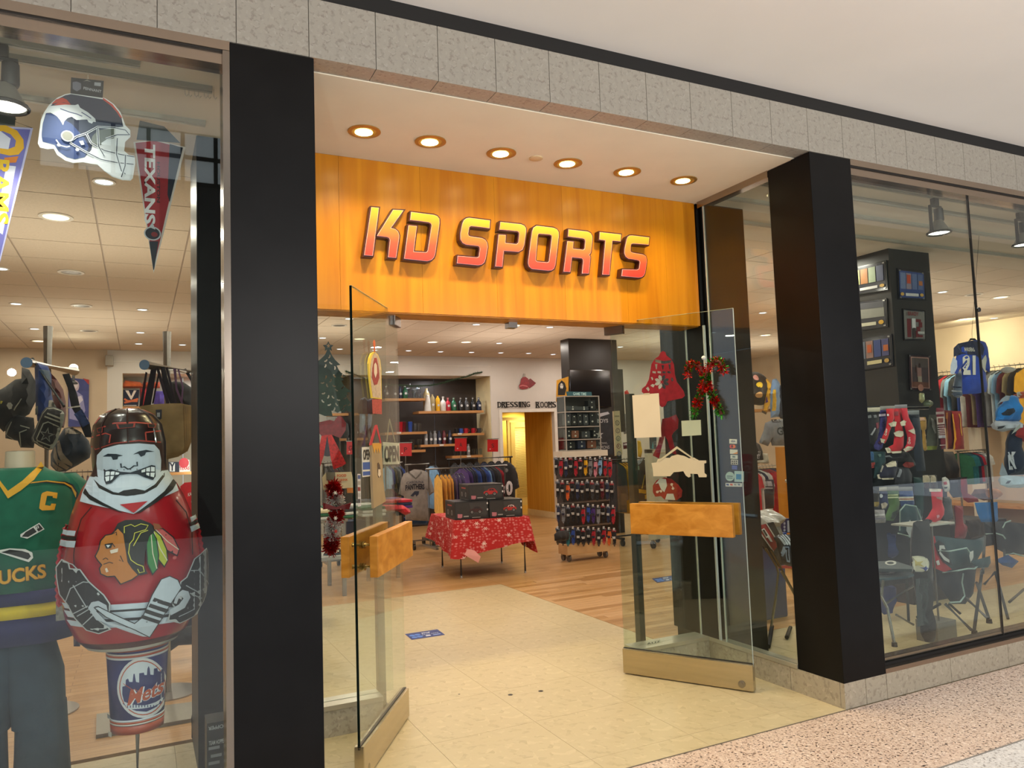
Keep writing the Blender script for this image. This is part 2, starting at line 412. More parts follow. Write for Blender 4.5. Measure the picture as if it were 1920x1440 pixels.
# soffit over the portal, header stones, black reveal, mall ceiling
struct('ceiling', MB().box((XL-.02, .12, CEIL+.005), (XR+.02, 1.06, CEIL+.12)), mat('e2d8c2', .85, 0, .03, 4, name='soffit paint'))
hd = holder('wall_front', (0, 0, 0))
x = -.22-.29*12; c0 = None
while x < 9.5:
    if c0 is None: c0 = MB().box((.0015, 0, 3.19), (.2875, .12, 3.449)).build('stone_panel', STONE, hd, loc=(x, 0, 0)).data
    else:
        o = bpy.data.objects.new('stone_panel', c0); o.location = (x, 0, 0); link(o, hd)
    x += .2891
MB().box((-3.8, .012, 3.196), (9.5, .14, 3.446)).build('backing', mat('b0aaa0', .8), hd)
MB().box((-4, -.0, 3.45), (14, .14, 3.522)).build('shadow_gap', mat('0b0a09', .7, 0, 0), hd)
MB().box((-4, .14, 3.19), (14, .3, 3.9)).build('backing', mat('6a655e', .8), hd)
MC = mat('e0dad2', .9, 0, .03, 1, name='mall ceiling paint')
struct('ceiling', MB().box((-6, -1.05, 3.522), (16, .3, 3.62)).box((-6, -1.15, 3.522), (16, -1.05, 3.95)), MC)
struct('ceiling', MB().box((-6, -2.8, 3.95), (16, -1.15, 4.0)), MC)
# --- pillars
BLK = mat('030304', .4, 0, .08, 6, .02, name='black laminate', spec=.22)
struct('wall_left', MB().box((.321, 0, 0), (XL, .33, 3.186)), BLK, bevel=.003)
struct('wall_right', MB().box((XR, 0, .14), (XP, .33, 3.186)), BLK, bevel=.003)
# --- wood fascia over the doors
def wood(name, c1, c2, stretch=(9, 9, .6), rough=.3, sc=1.6):
    m = bpy.data.materials.new(name); m.use_nodes = True; n = m.node_tree.nodes; l = m.node_tree.links; b = n['Principled BSDF']
    tc = n.new('ShaderNodeTexCoord'); mp = n.new('ShaderNodeMapping'); mp.inputs['Scale'].default_value = stretch; l.new(tc.outputs['Object'], mp.inputs[0])
    nz = n.new('ShaderNodeTexNoise'); nz.inputs['Scale'].default_value = sc; nz.inputs['Detail'].default_value = 8; nz.inputs['Distortion'].default_value = .6; l.new(mp.outputs[0], nz.inputs['Vector'])
    oi = n.new('ShaderNodeObjectInfo'); ad = n.new('ShaderNodeMath'); ad.operation = 'MULTIPLY_ADD'; ad.inputs[1].default_value = .12; l.new(oi.outputs['Random'], ad.inputs[0]); l.new(nz.outputs['Fac'], ad.inputs[2])
    r = n.new('ShaderNodeValToRGB'); l.new(ad.outputs[0], r.inputs[0]); r.color_ramp.elements[0].position = .36; r.color_ramp.elements[1].position = .76
    r.color_ramp.elements[0].color = (*rgb(c1), 1); r.color_ramp.elements[1].color = (*rgb(c2), 1); l.new(r.outputs[0], b.inputs['Base Color']); b.inputs['Roughness'].default_value = rough; return m
FASC = wood('honey maple veneer', 'b36a08', 'c98412'); MAPLE = wood('maple plank', 'b0701c', 'd2923a', (1.2, 5, 9), .35, 2.2)
OAK = wood('oak shelf', 'a3713f', 'bf8c58', (1.5, 9, 9), .45)
fs = holder('wall_fascia', (XL, 1.03, 2.31)); fs.name = 'wall_front'
xs = [XL-.05, 1.0, 1.48, 1.96, 2.44, 2.92, 3.25, XR-.005]
for a, b in zip(xs, xs[1:]):
    MB((XL, 1.03, 2.31)).box((a+.0006, 1.03, 2.31), (b-.0006, 1.05, CEIL+.004)).build('wood_panel', FASC, fs)
MB((XL, 1.03, 2.31)).box((XL-.05, 1.05, 2.305), (XR-.005, 1.24, 2.33)).build('wood_underside', FASC, fs)
MB((XL, 1.03, 2.31)).box((XL-.05, 1.05, 2.33), (XR-.005, 1.24, CEIL)).build('wall_core', mat('8a7a66', .9), fs)
# --- plinths below the glass, stone by stone
pl = holder('baseboard_front', (0, 0, 0))
def stones(pts, along, seg, z1=.14, th=.03):
    x, x1 = pts[0][0], pts[1][0]; y, y1 = pts[0][1], pts[1][1]
    L = math.hypot(x1-x, y1-y); n = max(1, round(L/seg))
    for i in range(n):
        a = (x+(x1-x)*i/n, y+(y1-y)*i/n); b = (x+(x1-x)*(i+1)/n, y+(y1-y)*(i+1)/n); d = Vector((b[0]-a[0], b[1]-a[1], 0)).normalized()*.0015
        q = along; MB().box((a[0]+d.x, a[1]+d.y, 0), (b[0]-d.x+q[0]*th, b[1]-d.y+q[1]*th, z1)).build('plinth_stone', PLST, pl)
stones([(XR, 0), (XP, 0)], (0, 1), .17); stones([(XP, 0), (9.6, 0)], (0, 1), .57)
stones([(XR, .03), (XR, 1.12)], (1, 0), .36); stones([(2.93, 1.12), (XR+.03, 1.12)], (0, 1), .6)
stones([(XL, 1.12), (1.22, 1.12)], (0, 1), .6); stones([(-3.4, 0), (.321, 0)], (0, 1), .57); stones([(XL, .33), (XL, 1.12)], (-1, 0), .4)
SIL = mat('cfc9b6', .3, .6, .05, 4, name='satin sill')
struct('trim_3', MB().box((2.93, 1.115, .14), (XR+.06, 1.27, .165)).box((XR-.005, .33, .14), (XR+.07, 1.114, .165)), SIL)
struct('trim_4', MB().box((XL-.06, 1.115, .14), (1.22, 1.27, .165)).box((XL-.07, .33, .14), (XL+.005, 1.114, .165)), SIL)
# --- stainless rails of the shop windows
ST = mat('a8998a', .22, 1, .05, 2, name='polished steel'); DK = mat('1c1a18', .5, 0, 0, name='dark joint')
for nm, xa, xb in (('trim_5', -3.4, .321), ('trim_6', XP, 9.5)):
    struct(nm, MB().box((xa, .0, 3.152), (xb, .11, 3.19)).box((xa, .02, 3.10), (xb, .11, 3.147)).box((xa, 0, .14), (xb, .05, .166)).box((xa, .055, .14), (xb, .12, .205)), ST)
    struct(nm, MB().box((xa, .01, 3.147), (xb, .1, 3.152)).box((xa, .05, .14), (xb, .055, .19)), DK)
struct('trim_7', MB().box((.295, .0, .14), (.321, .12, 3.15)), mat('8d8378', .25, .9, .1, 1, stretch=(3, 3, 1)))
struct('trim_8', MB().box((XR-.004, .33, 3.14), (XR+.06, 1.0, 3.186)), ST)
# --- glass
def pane(name, lo, hi, kind='structure', parent=None, o=(0, 0, 0)):
    ob = MB(o).box(lo, hi).build(name, GLASS, parent)
    if kind and parent is None: ob['kind'] = kind
    return ob
g = pane('window_1', (-3.4, .05, .18), (.295, .062, 3.13)); g2 = pane('window_2', (XP, .05, .18), (5.062, .062, 3.13)); g3 = pane('window_3', (5.068, .05, .18), (9.5, .062, 3.13))
struct('trim_9', MB().box((5.062, .048, .18), (5.068, .064, 3.13)), mat('24211f', .4)); struct('trim_10', MB().lathe((5.065, .045, 2.324), [(.016, 0), (.016, .012), (.009, .016)], 12, 'y'), mat('151515', .3))
pane('window_4', (XR+.002, .34, .165), (XR+.014, .945, 3.15))
for nm, xa, xb in (('window_5', XL+.005, 1.30), ('window_6', 2.885, XR-.005)): pane(nm, (xa, 1.19, .165), (xb, 1.202, 2.31))
struct('trim_11', MB().box((XR+.002, .946, .165), (XR+.012, .954, CEIL)), mat('d6dbd8', .15, .3, 0))
struct('trim_12', MB().box((XR-.004, 1.188, .165), (XR+.004, 1.204, 2.31)).box((XR-.004, 1.0, .165), (XR+.012, 1.012, 2.31)), mat('c6cbc8', .2, .3, 0))
# black columns behind the corner glass
struct('wall_column', MB().box((XR+.03, 1.0, 0), (XR+.42, 1.5, CEIL)), BLK, bevel=.003).name = 'wall_right'
struct('wall_column', MB().box((.26, 1.0, 0), (XL-.03, 1.5, CEIL)), BLK, bevel=.003).name = 'wall_left'
struct('wall_right', MB().box((XR, 1.02, .165), (XR+.03, 1.5, CEIL)), BLK)
# --- walls of the shop
WALL = mat('c0ab92', .85, 0, .04, 3, .03, name='cream wall paint'); WH = mat('c9c2ba', .8, 0, .03, 3, name='white wall paint')
DX0, DX1, DZ = 6.60, 7.52, 2.13     # dressing room doorway (set from the photograph)
b = MB(); b.box((-3.5, BACK, 0), (-.45, BACK+.1, CEIL)); struct('wall_back', b, WALL)
struct('wall_side', MB().box((-3.6, 0, 0), (-3.5, 14, CEIL)), WALL).name = 'wall_left'
struct('wall_east', MB().box((12.05, 0, 0), (12.15, 14, CEIL)), WALL).name = 'wall_right'
# back wall with the shelf niche and the dressing room doorway
NX0, NX1, NZ = -.24, 6.06, 2.82; DX0, DX1, DZ = 6.28, 7.43, 2.115
struct('wall_back', MB().box((-.45, BACK, 0), (NX0, BACK+.75, CEIL)).box((NX0, BACK, NZ), (NX1, BACK+.75, CEIL)).box((NX1, BACK, 0), (DX0, BACK+.1, CEIL)).box((NX1, BACK+.1, 0), (NX1+.05, BACK+.75, CEIL))
       .box((DX0, BACK, DZ), (DX1, BACK+.1, CEIL)).box((DX1, BACK, 0), (14, BACK+.1, CEIL)), WH)
struct('trim_13', MB().box((NX0-.2, BACK-.012, 3.0), (NX1+.02, BACK, 3.01)).box((DX0-.06, BACK-.02, 0), (DX0, BACK, DZ)).box((DX1, BACK-.02, 0), (DX1+.06, BACK, DZ)).box((DX0-.06, BACK-.02, DZ), (DX1+.06, BACK, DZ+.06)), mat('d8d2c8', .5))
struct('baseboard_back', MB().box((NX1, BACK-.015, 0), (DX0-.06, BACK, .12)).box((DX1+.06, BACK-.015, 0), (12, BACK, .12)), mat('d2cabf', .5))
DARKP = mat('2a1f18', .45, 0, .12, 4, name='dark slat panel')
nb = holder('wall_back', (0, 0, 0))
PALEP = mat('b9b8b0', .7, 0, .05, 3, name='pale slat panel')
for i in range(7):
    MB().box((NX0+.9*i+.004, BACK+.7, 0), (NX0+.9*(i+1)-.004, BACK+.73, NZ)).build('wall_panel', DARKP if i > 4 or i == 4 else PALEP, nb)
MB().box((3.34, BACK+.02, 0), (3.38, BACK+.7, NZ)).build('divider', DARKP, nb)
MB().box((NX1-.004, BACK+.02, 0), (NX1, BACK+.7, NZ)).box((NX0, BACK+.02, 0), (NX0+.004, BACK+.7, NZ)).build('reveal', mat('d8c89a', .7), nb)
# corridor behind the doorway
CW = mat('c9b070', .8, 0, .05, 3, name='corridor paint')
struct('wall_corridor', MB().box((6.12, 13.5, 0), (10, 13.6, 2.6)).box((6.12, BACK+.1, 2.45), (10, 13.6, 2.55)).box((10, BACK+.1, 0), (10.1, 13.5, 2.6)).box((6.1, BACK+.1, 0), (6.2, 13.5, 2.6)), CW).name = 'wall_back'
struct('wall_corridor', MB().box((DX1-.02, BACK+.1, .1), (DX1+.06, 11.4, 2.45)), wood('warm wood jamb', 'b5802e', 'cc9a48')).name = 'wall_right'
struct('baseboard_right', MB().box((DX1-.03, BACK+.1, 0), (DX1+.06, 11.4, .12)), mat('d2c09a', .5))
# louvred door at the end of the corridor
dr = holder('door_1', (7.16, 12.2, 0))
o = (7.16, 12.2, 0); FR = mat('d8c690', .5, 0, .03, 3, name='cream gloss paint')
MB(o).box((7.16, 12.2, 2.02), (8.4, 12.24, 2.09)).box((7.16, 12.2, 0), (7.24, 12.26, 2.3)).box((7.38, 12.2, 0), (7.44, 12.26, 2.02)).build('door_frame', FR, dr)
MB(o).box((7.46, 12.2, .12), (7.56, 12.25, 1.98)).box((8.03, 12.2, .12), (8.13, 12.25, 1.98)).box((7.56, 12.2, 1.86), (8.03, 12.25, 1.98)).box((7.56, 12.2, .12), (8.03, 12.25, .28)).box((8.2, 12.2, 0), (8.9, 12.25, 2.5)).build('stile', FR, dr)
sl = MB(o); sl.obox((7.795, 12.22, .3), (.235, 0, 0), (0, .022, .012), (0, -.002, .004)); s0 = sl.build('slat', FR, dr)
for i in range(1, 52):
    q = bpy.data.objects.new('slat', s0.data); q.location = (0, 0, i*.0303); link(q, dr)
MB(o).ball((7.53, 12.17, .95), .025).build('door_handle', steel(), dr)
# ---- square dark column with screens
struct('wall_column', MB().box((6.22, 7.42, 0), (7.15, 7.68, CEIL)), mat('1d1510', .35, 0, .1, 3, name='dark column')).name = 'wall_back'
struct('wall_column', MB().box((6.1, 1.46, 0), (6.66, 2.15, CEIL)), mat('2b2823', .55, 0, .1, 3, name='charcoal column')).name = 'wall_right'
# ---- mall side opposite: gridded clerestory seen as a reflection
op = holder('window_7', (0, -11.9, 0))
MB((0, -11.9, 0)).box((-40, -12.1, -.1), (70, -12, 9)).build('wall_panel', mat('3a3734', .8), op)
MB((0, -11.9, 0)).box((-1.6, -12, 6.6), (6, -11.95, 7.62)).build('pane', emis('dfe6e6', .9), op)
mb = MB((0, -11.9, 0))
for i in range(0, 14): mb.box((-1.6+i*.58-.035, -11.95, 6.6), (-1.6+i*.58+.035, -11.9, 7.62))
for k in range(0, 3): mb.box((-1.6, -11.95, 6.6+k*.5-.035), (6, -11.9, 6.6+k*.5+.035))
mb.build('window_frame', mat('040404', .9), op)
# ================================================================= CEILING LIGHTS
def downlight_proto(name, glow, label, r=.085):
    t = thing(name, (0, 0, 0), label, 'ceiling light')
    MB().lathe((0, 0, 0), [(r+.02, .0), (r+.02, -.006), (r, -.008), (r-.006, -.003)], 20, caps=False).build('trim_ring', mat('d8d0c4', .4, .2, 0), t, smooth=True)
    MB().lathe((0, 0, 0), [(.0, -.004), (r-.006, -.004)], 20, caps=False).build('diffuser', glow, t); return t
GLW = emis('e8f2ff', 3.2); GLC = emis('ffe9c4', 2.4); OFFM = mat('6f6356', .35, .6, .3, 40, name='reflector cone')
P1 = downlight_proto('downlight', GLW, 'x'); P2 = downlight_proto('downlight', GLC, 'x'); P3 = downlight_proto('downlight', OFFM, 'x')
cells = []
vis = {}
for (px, py, kd) in [(105, 406, 'c'), (195, 340, 's'), (30, 569, 'w'), (153, 573, 'o'), (133, 510, 'o'), (267, 580, 'w'), (65, 616, 'w'), (167, 620, 'o'), (263, 623, 'w'), (260, 644, 'w'), (342, 646, 'w'), (73, 639, 'c'), (2, 503, 'w'),
 (655, 597, 'w'), (636, 610, 'o'), (605, 633, 'w'), (674, 635, 'c'), (637, 654, 'w'), (703, 656, 'w'), (811, 641, 'c'), (766, 657, 'w'), (826, 659, 'w'), (874, 641, 'c'), (884, 660, 'w'), (893, 608, 'w'), (936, 643, 'w'), (939, 661, 'w'), (964, 610, 'c'), (991, 662, 'w'), (1031, 613, 'w'), (1037, 664, 'w'), (1163, 650, 'w'),
 (1767, 547, 'w'), (1826, 552, 'o'), (1876, 557, 'c'), (1864, 596, 'w'), (1430, 586, 'w'), (1393, 627, 'c'), (1435, 628, 'c'), (1400, 652, 'c')]:
    p = fl(px, py, CEIL); vis[(px, py)] = (p, kd)
rows = ['front row', 'second row', 'third row', 'fourth row', 'fifth row', 'rearmost row']
first = {}
for (px, py), (p, kd) in vis.items():
    base = {'w': P1, 'c': P2, 'o': P3, 's': P1}[kd]
    where = 'left window' if px < 500 else ('doorway' if px < 1250 else 'right window')
    row = min(range(6), key=lambda i: abs(CANY[i]-p.y))
    hue = {'w': 'bright cool white', 'c': 'warm cream', 'o': 'unlit silver', 's': 'small cool white'}[kd]
    nth = sum(1 for q in vis if q[0] < px and min(range(6), key=lambda i: abs(CANY[i]-vis[q][0].y)) == row and (q[0] < 500) == (px < 500) and (q[0] > 1250) == (px > 1250))
    ordn = ['leftmost', 'second from left', 'third from left', 'fourth from left', 'fifth from left', 'sixth from left', 'seventh from left', 'eighth from left', 'ninth from left'][nth]
    lab = f'{hue} downlight, {ordn} in {rows[row]} seen through {where}'
    if kd not in first: first[kd] = base if kd != 's' else None
    if base.get('used') is None: o = base; base['used'] = 1; o.location = (p.x, p.y, CEIL-.001); o['label'] = lab; o['group'] = 'round ceiling downlights in the shop'
    else: o = dup(base, (p.x, p.y, CEIL-.001), lab, 'round ceiling downlights in the shop')
    if kd == 's': o.scale = (.6, .6, 1)
for y in CANY:                                   # the light of the shop's downlights, fixture by fixture
    for x in (-1.6, .03, 1.6, 3.0, 4.4, 5.9, 7.4, 8.9, 10.4):
        area('downlight_lamp', (x, y, CEIL-.03), .15, 8.5, SHOP)
for x in (-.6, 2.2, 5.0, 7.8, 10.2):
    for y in (3.2, 7.2): area('ceiling_fill', (x, y, 2.3), 1.6, 15, SHOP, (PI, 0, 0), 1.6)  # added upward fill without fixtures, brightens the shop ceiling
# portal soffit lights
def soffit_light(px, py, i, lit=1.0):
    p = fl(px, py, CEIL+.005); z = CEIL+.005
    t = thing('soffit_downlight', (p.x, p.y, z), ['leftmost glowing soffit downlight beside the left pillar', 'second soffit downlight from the left pillar, above the gap before the first sign letter', 'third soffit downlight from the left, above the first word of the sign', 'fourth soffit downlight from the left, just right of the round ceiling sensor', 'fifth soffit downlight from the left, above the end of the sign', 'rightmost soffit downlight, dimmer, near the right pillar'][i], 'ceiling light', 'warm downlights in the portal soffit')
    o = t.location
    MB().lathe((0, 0, 0), [(.085, 0), (.085, -.005), (.066, -.007), (.06, -.001)], 24, caps=False).build('trim_ring', mat('b08a4a', .35, .6, 0), t, smooth=True)
    MB().lathe((0, 0, 0), [(0, -.002), (.062, -.002)], 24, caps=False).build('reflector', mat('c9b060', .3, .5, .1, 20), t)
    MB().lathe((0, .01, 0), [(0, -.004), (.046, -.004)], 20, caps=False).build('lamp', emis('fff0b8', 14*lit), t)
    sp = spot('soffit_lamp', (p.x, p.y, z-.02), 40*lit, WARM, (p.x, p.y+.05, 0), 2.35, .9, .045)
    return t
for i, (px, py) in enumerate([(683, 246), (807, 265), (940, 287), (1065, 306), (1176, 322), (1282, 338)]): soffit_light(px, py, i, .75 if i == 5 else 1)
for j in range(1, 3):                             # second row of the portal, over the sill inside
    pass
p = fl(1005, 296, CEIL+.005); s_ = MB(p).lathe(p, [(.04, 0), (.04, -.006), (.033, -.009)], 20).build('ceiling_sensor', mat('cdb68e', .6), smooth=True)
tag(s_, 'small flush round sensor plate in the portal soffit', 'sensor')
# inner lights over the tiles behind the doors (pool of light at the decal)
for x in (1.9, 2.9): spot('entry_lamp', (x, 3.3, CEIL-.03), 60, WARM, (x, 3.4, 0), 1.3, .9)
spot('corridor_lamp', (8.0, 11.6, 2.4), 120, (1, .78, .32), (7.9, 11.7, 0), 2.6, .6)
spot('corridor_lamp', (8.2, 13.0, 2.4), 120, (1, .78, .25), (8.2, 13.1, 0), 2.6, .6)
for x in (.8, 2.2, 3.6, 5.1): area('niche_lamp', (x, BACK+.25, NZ-.03), .3, 8, (.95, .95, 1.0))
# the sign lettering
Bx, By = 940, 380; sgn = holder('x', (0, 0, 0)); bpy.data.objects.remove(sgn)
sign = thing('shop_sign', (2.1, 1.03, 2.75), 'KD SPORTS channel letters with yellow to red fill on the wood fascia', 'sign')
def A_(L): return [(660+x/6.4, 360+y/6.4) for x, y in L]
def B_(L): return [(940+x/6.4, 380+y/6.4) for x, y in L]
LET = [
 ('letter_k', A_([(232, 180), (325, 187), (250, 765), (147, 758)]), None),
 ('letter_k', A_([(495, 212), (620, 218), (468, 432), (520, 443), (555, 475), (569, 520), (566, 560), (530, 790), (435, 782), (457, 575), (448, 552), (420, 540), (300, 525)]), None),
 ('letter_d', A_([(710, 238), (985, 272), (1025, 288), (1050, 320), (1053, 370), (1000, 745), (985, 785), (955, 815), (905, 830), (628, 800), (680, 398), (780, 408), (742, 714), (885, 724), (905, 712), (912, 690), (957, 400), (948, 378), (922, 364), (700, 335)]), None),
 ('letter_s', A_([(1660, 340), (1652, 435), (1430, 408), (1408, 422), (1396, 500), (1402, 522), (1425, 533), (1560, 552), (1600, 572), (1625, 610), (1630, 660), (1605, 800), (1590, 845), (1560, 870), (1515, 880), (1262, 855), (1270, 765), (1500, 785), (1525, 775), (1537, 680), (1532, 660), (1515, 648), (1370, 632), (1330, 610), (1305, 570), (1302, 500), (1325, 380), (1345, 335), (1375, 314), (1410, 308)]), None),
 ('letter_p', A_([(1782, 358), (2030, 385), (2070, 403), (2090, 435), (2091, 480), (2067, 640), (2048, 690), (2000, 718), (1822, 706), (1805, 898), (1722, 892), (1762, 510), (1848, 516), (1842, 610), (1975, 625), (1998, 605), (2010, 500), (2003, 480), (1985, 470), (1770, 450)]), None),
 ('letter_o', B_([(425, 275), (630, 300), (668, 318), (690, 350), (692, 400), (650, 750), (635, 790), (605, 812), (560, 815), (370, 795), (335, 765), (324, 725), (326, 690), (370, 345), (388, 298)]), B_([(452, 372), (585, 383), (605, 395), (608, 412), (576, 690), (570, 708), (552, 716), (432, 706), (414, 690), (440, 388)])),
 ('letter_r', B_([(808, 320), (1040, 345), (1075, 365), (1095, 400), (1096, 430), (1078, 590), (1070, 610), (1055, 625), (1070, 645), (1071, 670), (1050, 850), (970, 848), (986, 700), (980, 678), (965, 667), (848, 655), (828, 832), (750, 828), (795, 462), (868, 468), (862, 550), (985, 565), (1002, 550), (1010, 460), (1003, 440), (985, 430), (802, 405)]), None),
 ('letter_t', B_([(1183, 352), (1440, 380), (1432, 465), (1335, 456), (1298, 865), (1215, 862), (1250, 452), (1178, 440)]), None),
 ('letter_s', B_([(1778, 415), (1770, 505), (1580, 490), (1560, 498), (1555, 520), (1553, 580), (1560, 592), (1580, 600), (1700, 620), (1735, 642), (1748, 680), (1746, 720), (1727, 840), (1712, 875), (1688, 893), (1650, 900), (1445, 880), (1455, 800), (1630, 805), (1655, 790), (1666, 715), (1660, 698), (1640, 690), (1530, 672), (1495, 648), (1480, 605), (1482, 555), (1505, 440), (1518, 410), (1540, 394), (1570, 391)]), None)]
def offset(L, d):
    n = len(L); out = []; A = sum(L[i][0]*L[(i+1) % n][1]-L[(i+1) % n][0]*L[i][1] for i in range(n)); sg = 1 if A > 0 else -1
    for i in range(n):
        p, a, b = Vector(L[i]), Vector(L[i-1]), Vector(L[(i+1) % n]); e1 = (p-a).normalized(); e2 = (b-p).normalized()
        n1 = Vector((e1.y, -e1.x))*sg; n2 = Vector((e2.y, -e2.x))*sg; q = n1+n2
        q = q/max(.35, q.dot(q)/2) if q.length > .01 else n1
        out.append(tuple(p+q*d))
    return out
GRAD = ramp_mat('sign gradient', [(0, 'cf2222'), (.35, 'e0442a'), (.66, 'f07a1c'), (.92, 'f4b81c')], 2, -.18, .19)
MAR = mat('3a0d0c', .35, 0, 0, name='maroon return'); PINK = mat('f0b0a8', .5, 0, 0, name='pale outline')
for nm, L, H in LET:
    P = [uv(px, py, .975) for px, py in L]; Hh = [uv(px, py, .975) for px, py in H] if H else None
    O = offset(P, .0075); OH = offset(Hh, -.0075) if H else None
    ys = lambda Q, y: [(a, y, b) for a, b in Q]
    pr = MB(sign.location).prism(ys(O, .98), (0, .045, 0), [ys(OH, .98)] if H else []).build(nm, MAR, sign)
    MB(sign.location).prism(ys(P, .979), (0, -.002, 0), [ys(Hh, .979)] if H else []).build('face_outline', PINK, pr)
    P2_ = offset(P, -.0025); H2 = offset(Hh, .0025) if H else None
    MB(sign.location).prism(ys(P2_, .977), (0, -.002, 0), [ys(H2, .977)] if H else []).build('face', GRAD, pr)
# ================================================================= DOORS
def onp(px, py, P0, N): d = ray(px, py); return CAMP + d*((P0-CAMP).dot(N)/d.dot(N))
def cutout(name, pts, P0, N, th, m, parent=None, o=None, holes=(), lift=0):
    """flat sheet traced on the plane (P0, N); N points to the viewer"""
    P0 = Vector(P0); N = Vector(N).normalized()
    L = [onp(x, y, P0+N*lift, N) for x, y in pts]; H = [[onp(x, y, P0+N*lift, N) for x, y in h] for h in holes]
    o = o if o is not None else sum(L, Vector())/len(L)
    return MB(o).prism(L, -N*th, H).build(name, m, parent)
WSTEEL = mat('c2b391', .25, .85, .08, 2, stretch=(1, 1, 14), name='satin door rail')
PLK = MAPLE
def door(name, H, Fp, label, plank_s, near):
    H, Fp = Vector((*H, 0)), Vector((*Fp, 0)); d = (Fp-H).normalized(); n = Vector((d.y, -d.x, 0)); L = .85
    if n.dot(CAMP-H) < 0: n = -n
    t = thing(name, H, label, 'door'); o = H; Z = Vector((0, 0, 1))
    P = lambda s, q, z: H+d*s+n*q+Z*z
    def bx(mb, s0, s1, q0, q1, z0, z1): return mb.obox(P((s0+s1)/2, (q0+q1)/2, (z0+z1)/2), d*(s1-s0)/2, n*(q1-q0)/2, Z*(z1-z0)/2)
    bx(MB(o), .003, L-.002, -.006, .006, .15, 2.33).build('glass_leaf', GLASS, t)
    bx(MB(o), L-.002, L, -.006, .006, .15, 2.33).build('glass_edge', GREEN if name and near else mat('b9c6bd', .2), t)
    bx(MB(o), 0, L, -.006, .006, 2.33, 2.331).build('glass_top_edge', mat('d2d8b0', .3), t)
    r = bx(MB(o), 0, L, -.024, .024, .008, .165).build('bottom_rail', WSTEEL, t, bevel=.004)
    bx(MB(o), 0, L, -.008, .008, .165, .168).build('rail_slot', DK, r)
    MB(o).lathe((0, 0, 0), [(.02, 0), (.02, .012), (.008, .014)], 14)  # lock plate is placed below
    lk = MB((0, 0, 0)).lathe((0, 0, 0), [(.021, 0), (.021, .006), (.012, .007), (.012, .011)], 14, 'y').build('lock_cylinder', steel('9a938a'), r, smooth=True)
    lk.location = P(L-.07, .024, .045)-H; lk.rotation_euler = (0, 0, math.atan2(d.y, d.x))
    bx(MB(o), -.035, .1, -.02, .02, 2.25, 2.325).build('top_hinge_patch', steel('8f8a84', .3), t, bevel=.003)
    s0, s1 = plank_s
    for q in (1, -1):
        pk = bx(MB(o), s0, s1, q*.05, q*.092, .925, 1.12).build('handle_plank', PLK, t, bevel=.004)
        mb = MB(o)
        for s_ in (s0+.07, s1-.05):
            for z in (.97, 1.075): mb.tube([P(s_, q*.004, z), P(s_, q*.052, z)], .013, 10); mb.tube([P(s_, q*.004, z), P(s_, q*.012, z)], .02, 10)
        mb.build('standoff', mat('b9a463', .25, .8), pk, smooth=True)
    return t, P, n, d
DR, PR, NR, dR = door('glass_door', (2.883, 1.207), (3.318, .48), 'open glass door leaf on the right, hung with paper notices, a bell ornament and tinsel canes', (.13, .80), False)
DL, PL_, NL, dL = door('glass_door', (1.37, 1.2), (.915, .48), 'open glass door leaf on the left, seen nearly edge on, hung with OPEN signs', (.10, .79), True)
# street number 0116 on the lower corner of the fixed pane
q = Print(plane_proj(1.188), (2.9, 1.188, .2)); a = uv(1213, 1213, 1.188); b = uv(1238, 1200, 1.188)
q.rect(a[0], a[1]-.002, b[0], b[1]+.003, 'd8d2ba'); q.text('0116', (a[0]+b[0])/2, (a[1]+b[1])/2, (b[0]-a[0])*.92, abs(b[1]-a[1])*.8, '20201c', .02)
tag(q.build('number_sticker', None), 'small 0116 digit sticker at the foot of the right fixed glass', 'sticker')
# centre door stop under the fascia
p = at(958, 602, 1.2); tag(MB(p).box((p.x-.03, 1.17, 2.27), (p.x+.03, 1.23, 2.306)).build('door_stop', steel('6e6a66')), 'small steel door stop block under the middle of the wood fascia', 'door stop')
# floor dust sockets
for i, (px, py, r, lab) in enumerate([(957, 1303, .016, 'dark floor bolt socket nearer the left door'), (1014, 1296, .016, 'dark floor bolt socket nearer the right door'), (861, 1302, .007, 'tiny floor pin hole left of the two bolt sockets')]):
    p = fl(px, py); tag(MB(p).lathe(p, [(r, .0012), (r*.55, .0018), (0, .0005)], 14, caps=False).build('bolt_socket', mat('2a2018', .4, .5)), lab+' in the tile floor', 'socket')
# slim grey antenna posts just inside the fixed panes
for px, py, top, lab, c in [(1207, 1217, 1.86, 'slim dark security gate post behind the right fixed glass', '26241f'), (718, 1309, 1.55, 'slim grey security gate post behind the left fixed glass', '7c7462')]:
    p = fl(px, py, .0); p = Vector((p.x, 1.42, 0)) if False else at(px, py, 1.36); w = .028
    t = thing('security_post', (p.x, 1.36, 0), lab, 'security gate')
    MB(t.location).box((p.x-w*.8, 1.36, .03), (p.x+w*.8, 1.42, top)).build('post', mat(c, .4), t, bevel=.006)
    MB(t.location).box((p.x-w-.01, 1.34, 0), (p.x+w+.01, 1.44, .03)).build('base_plate', mat('44403a', .4), t)
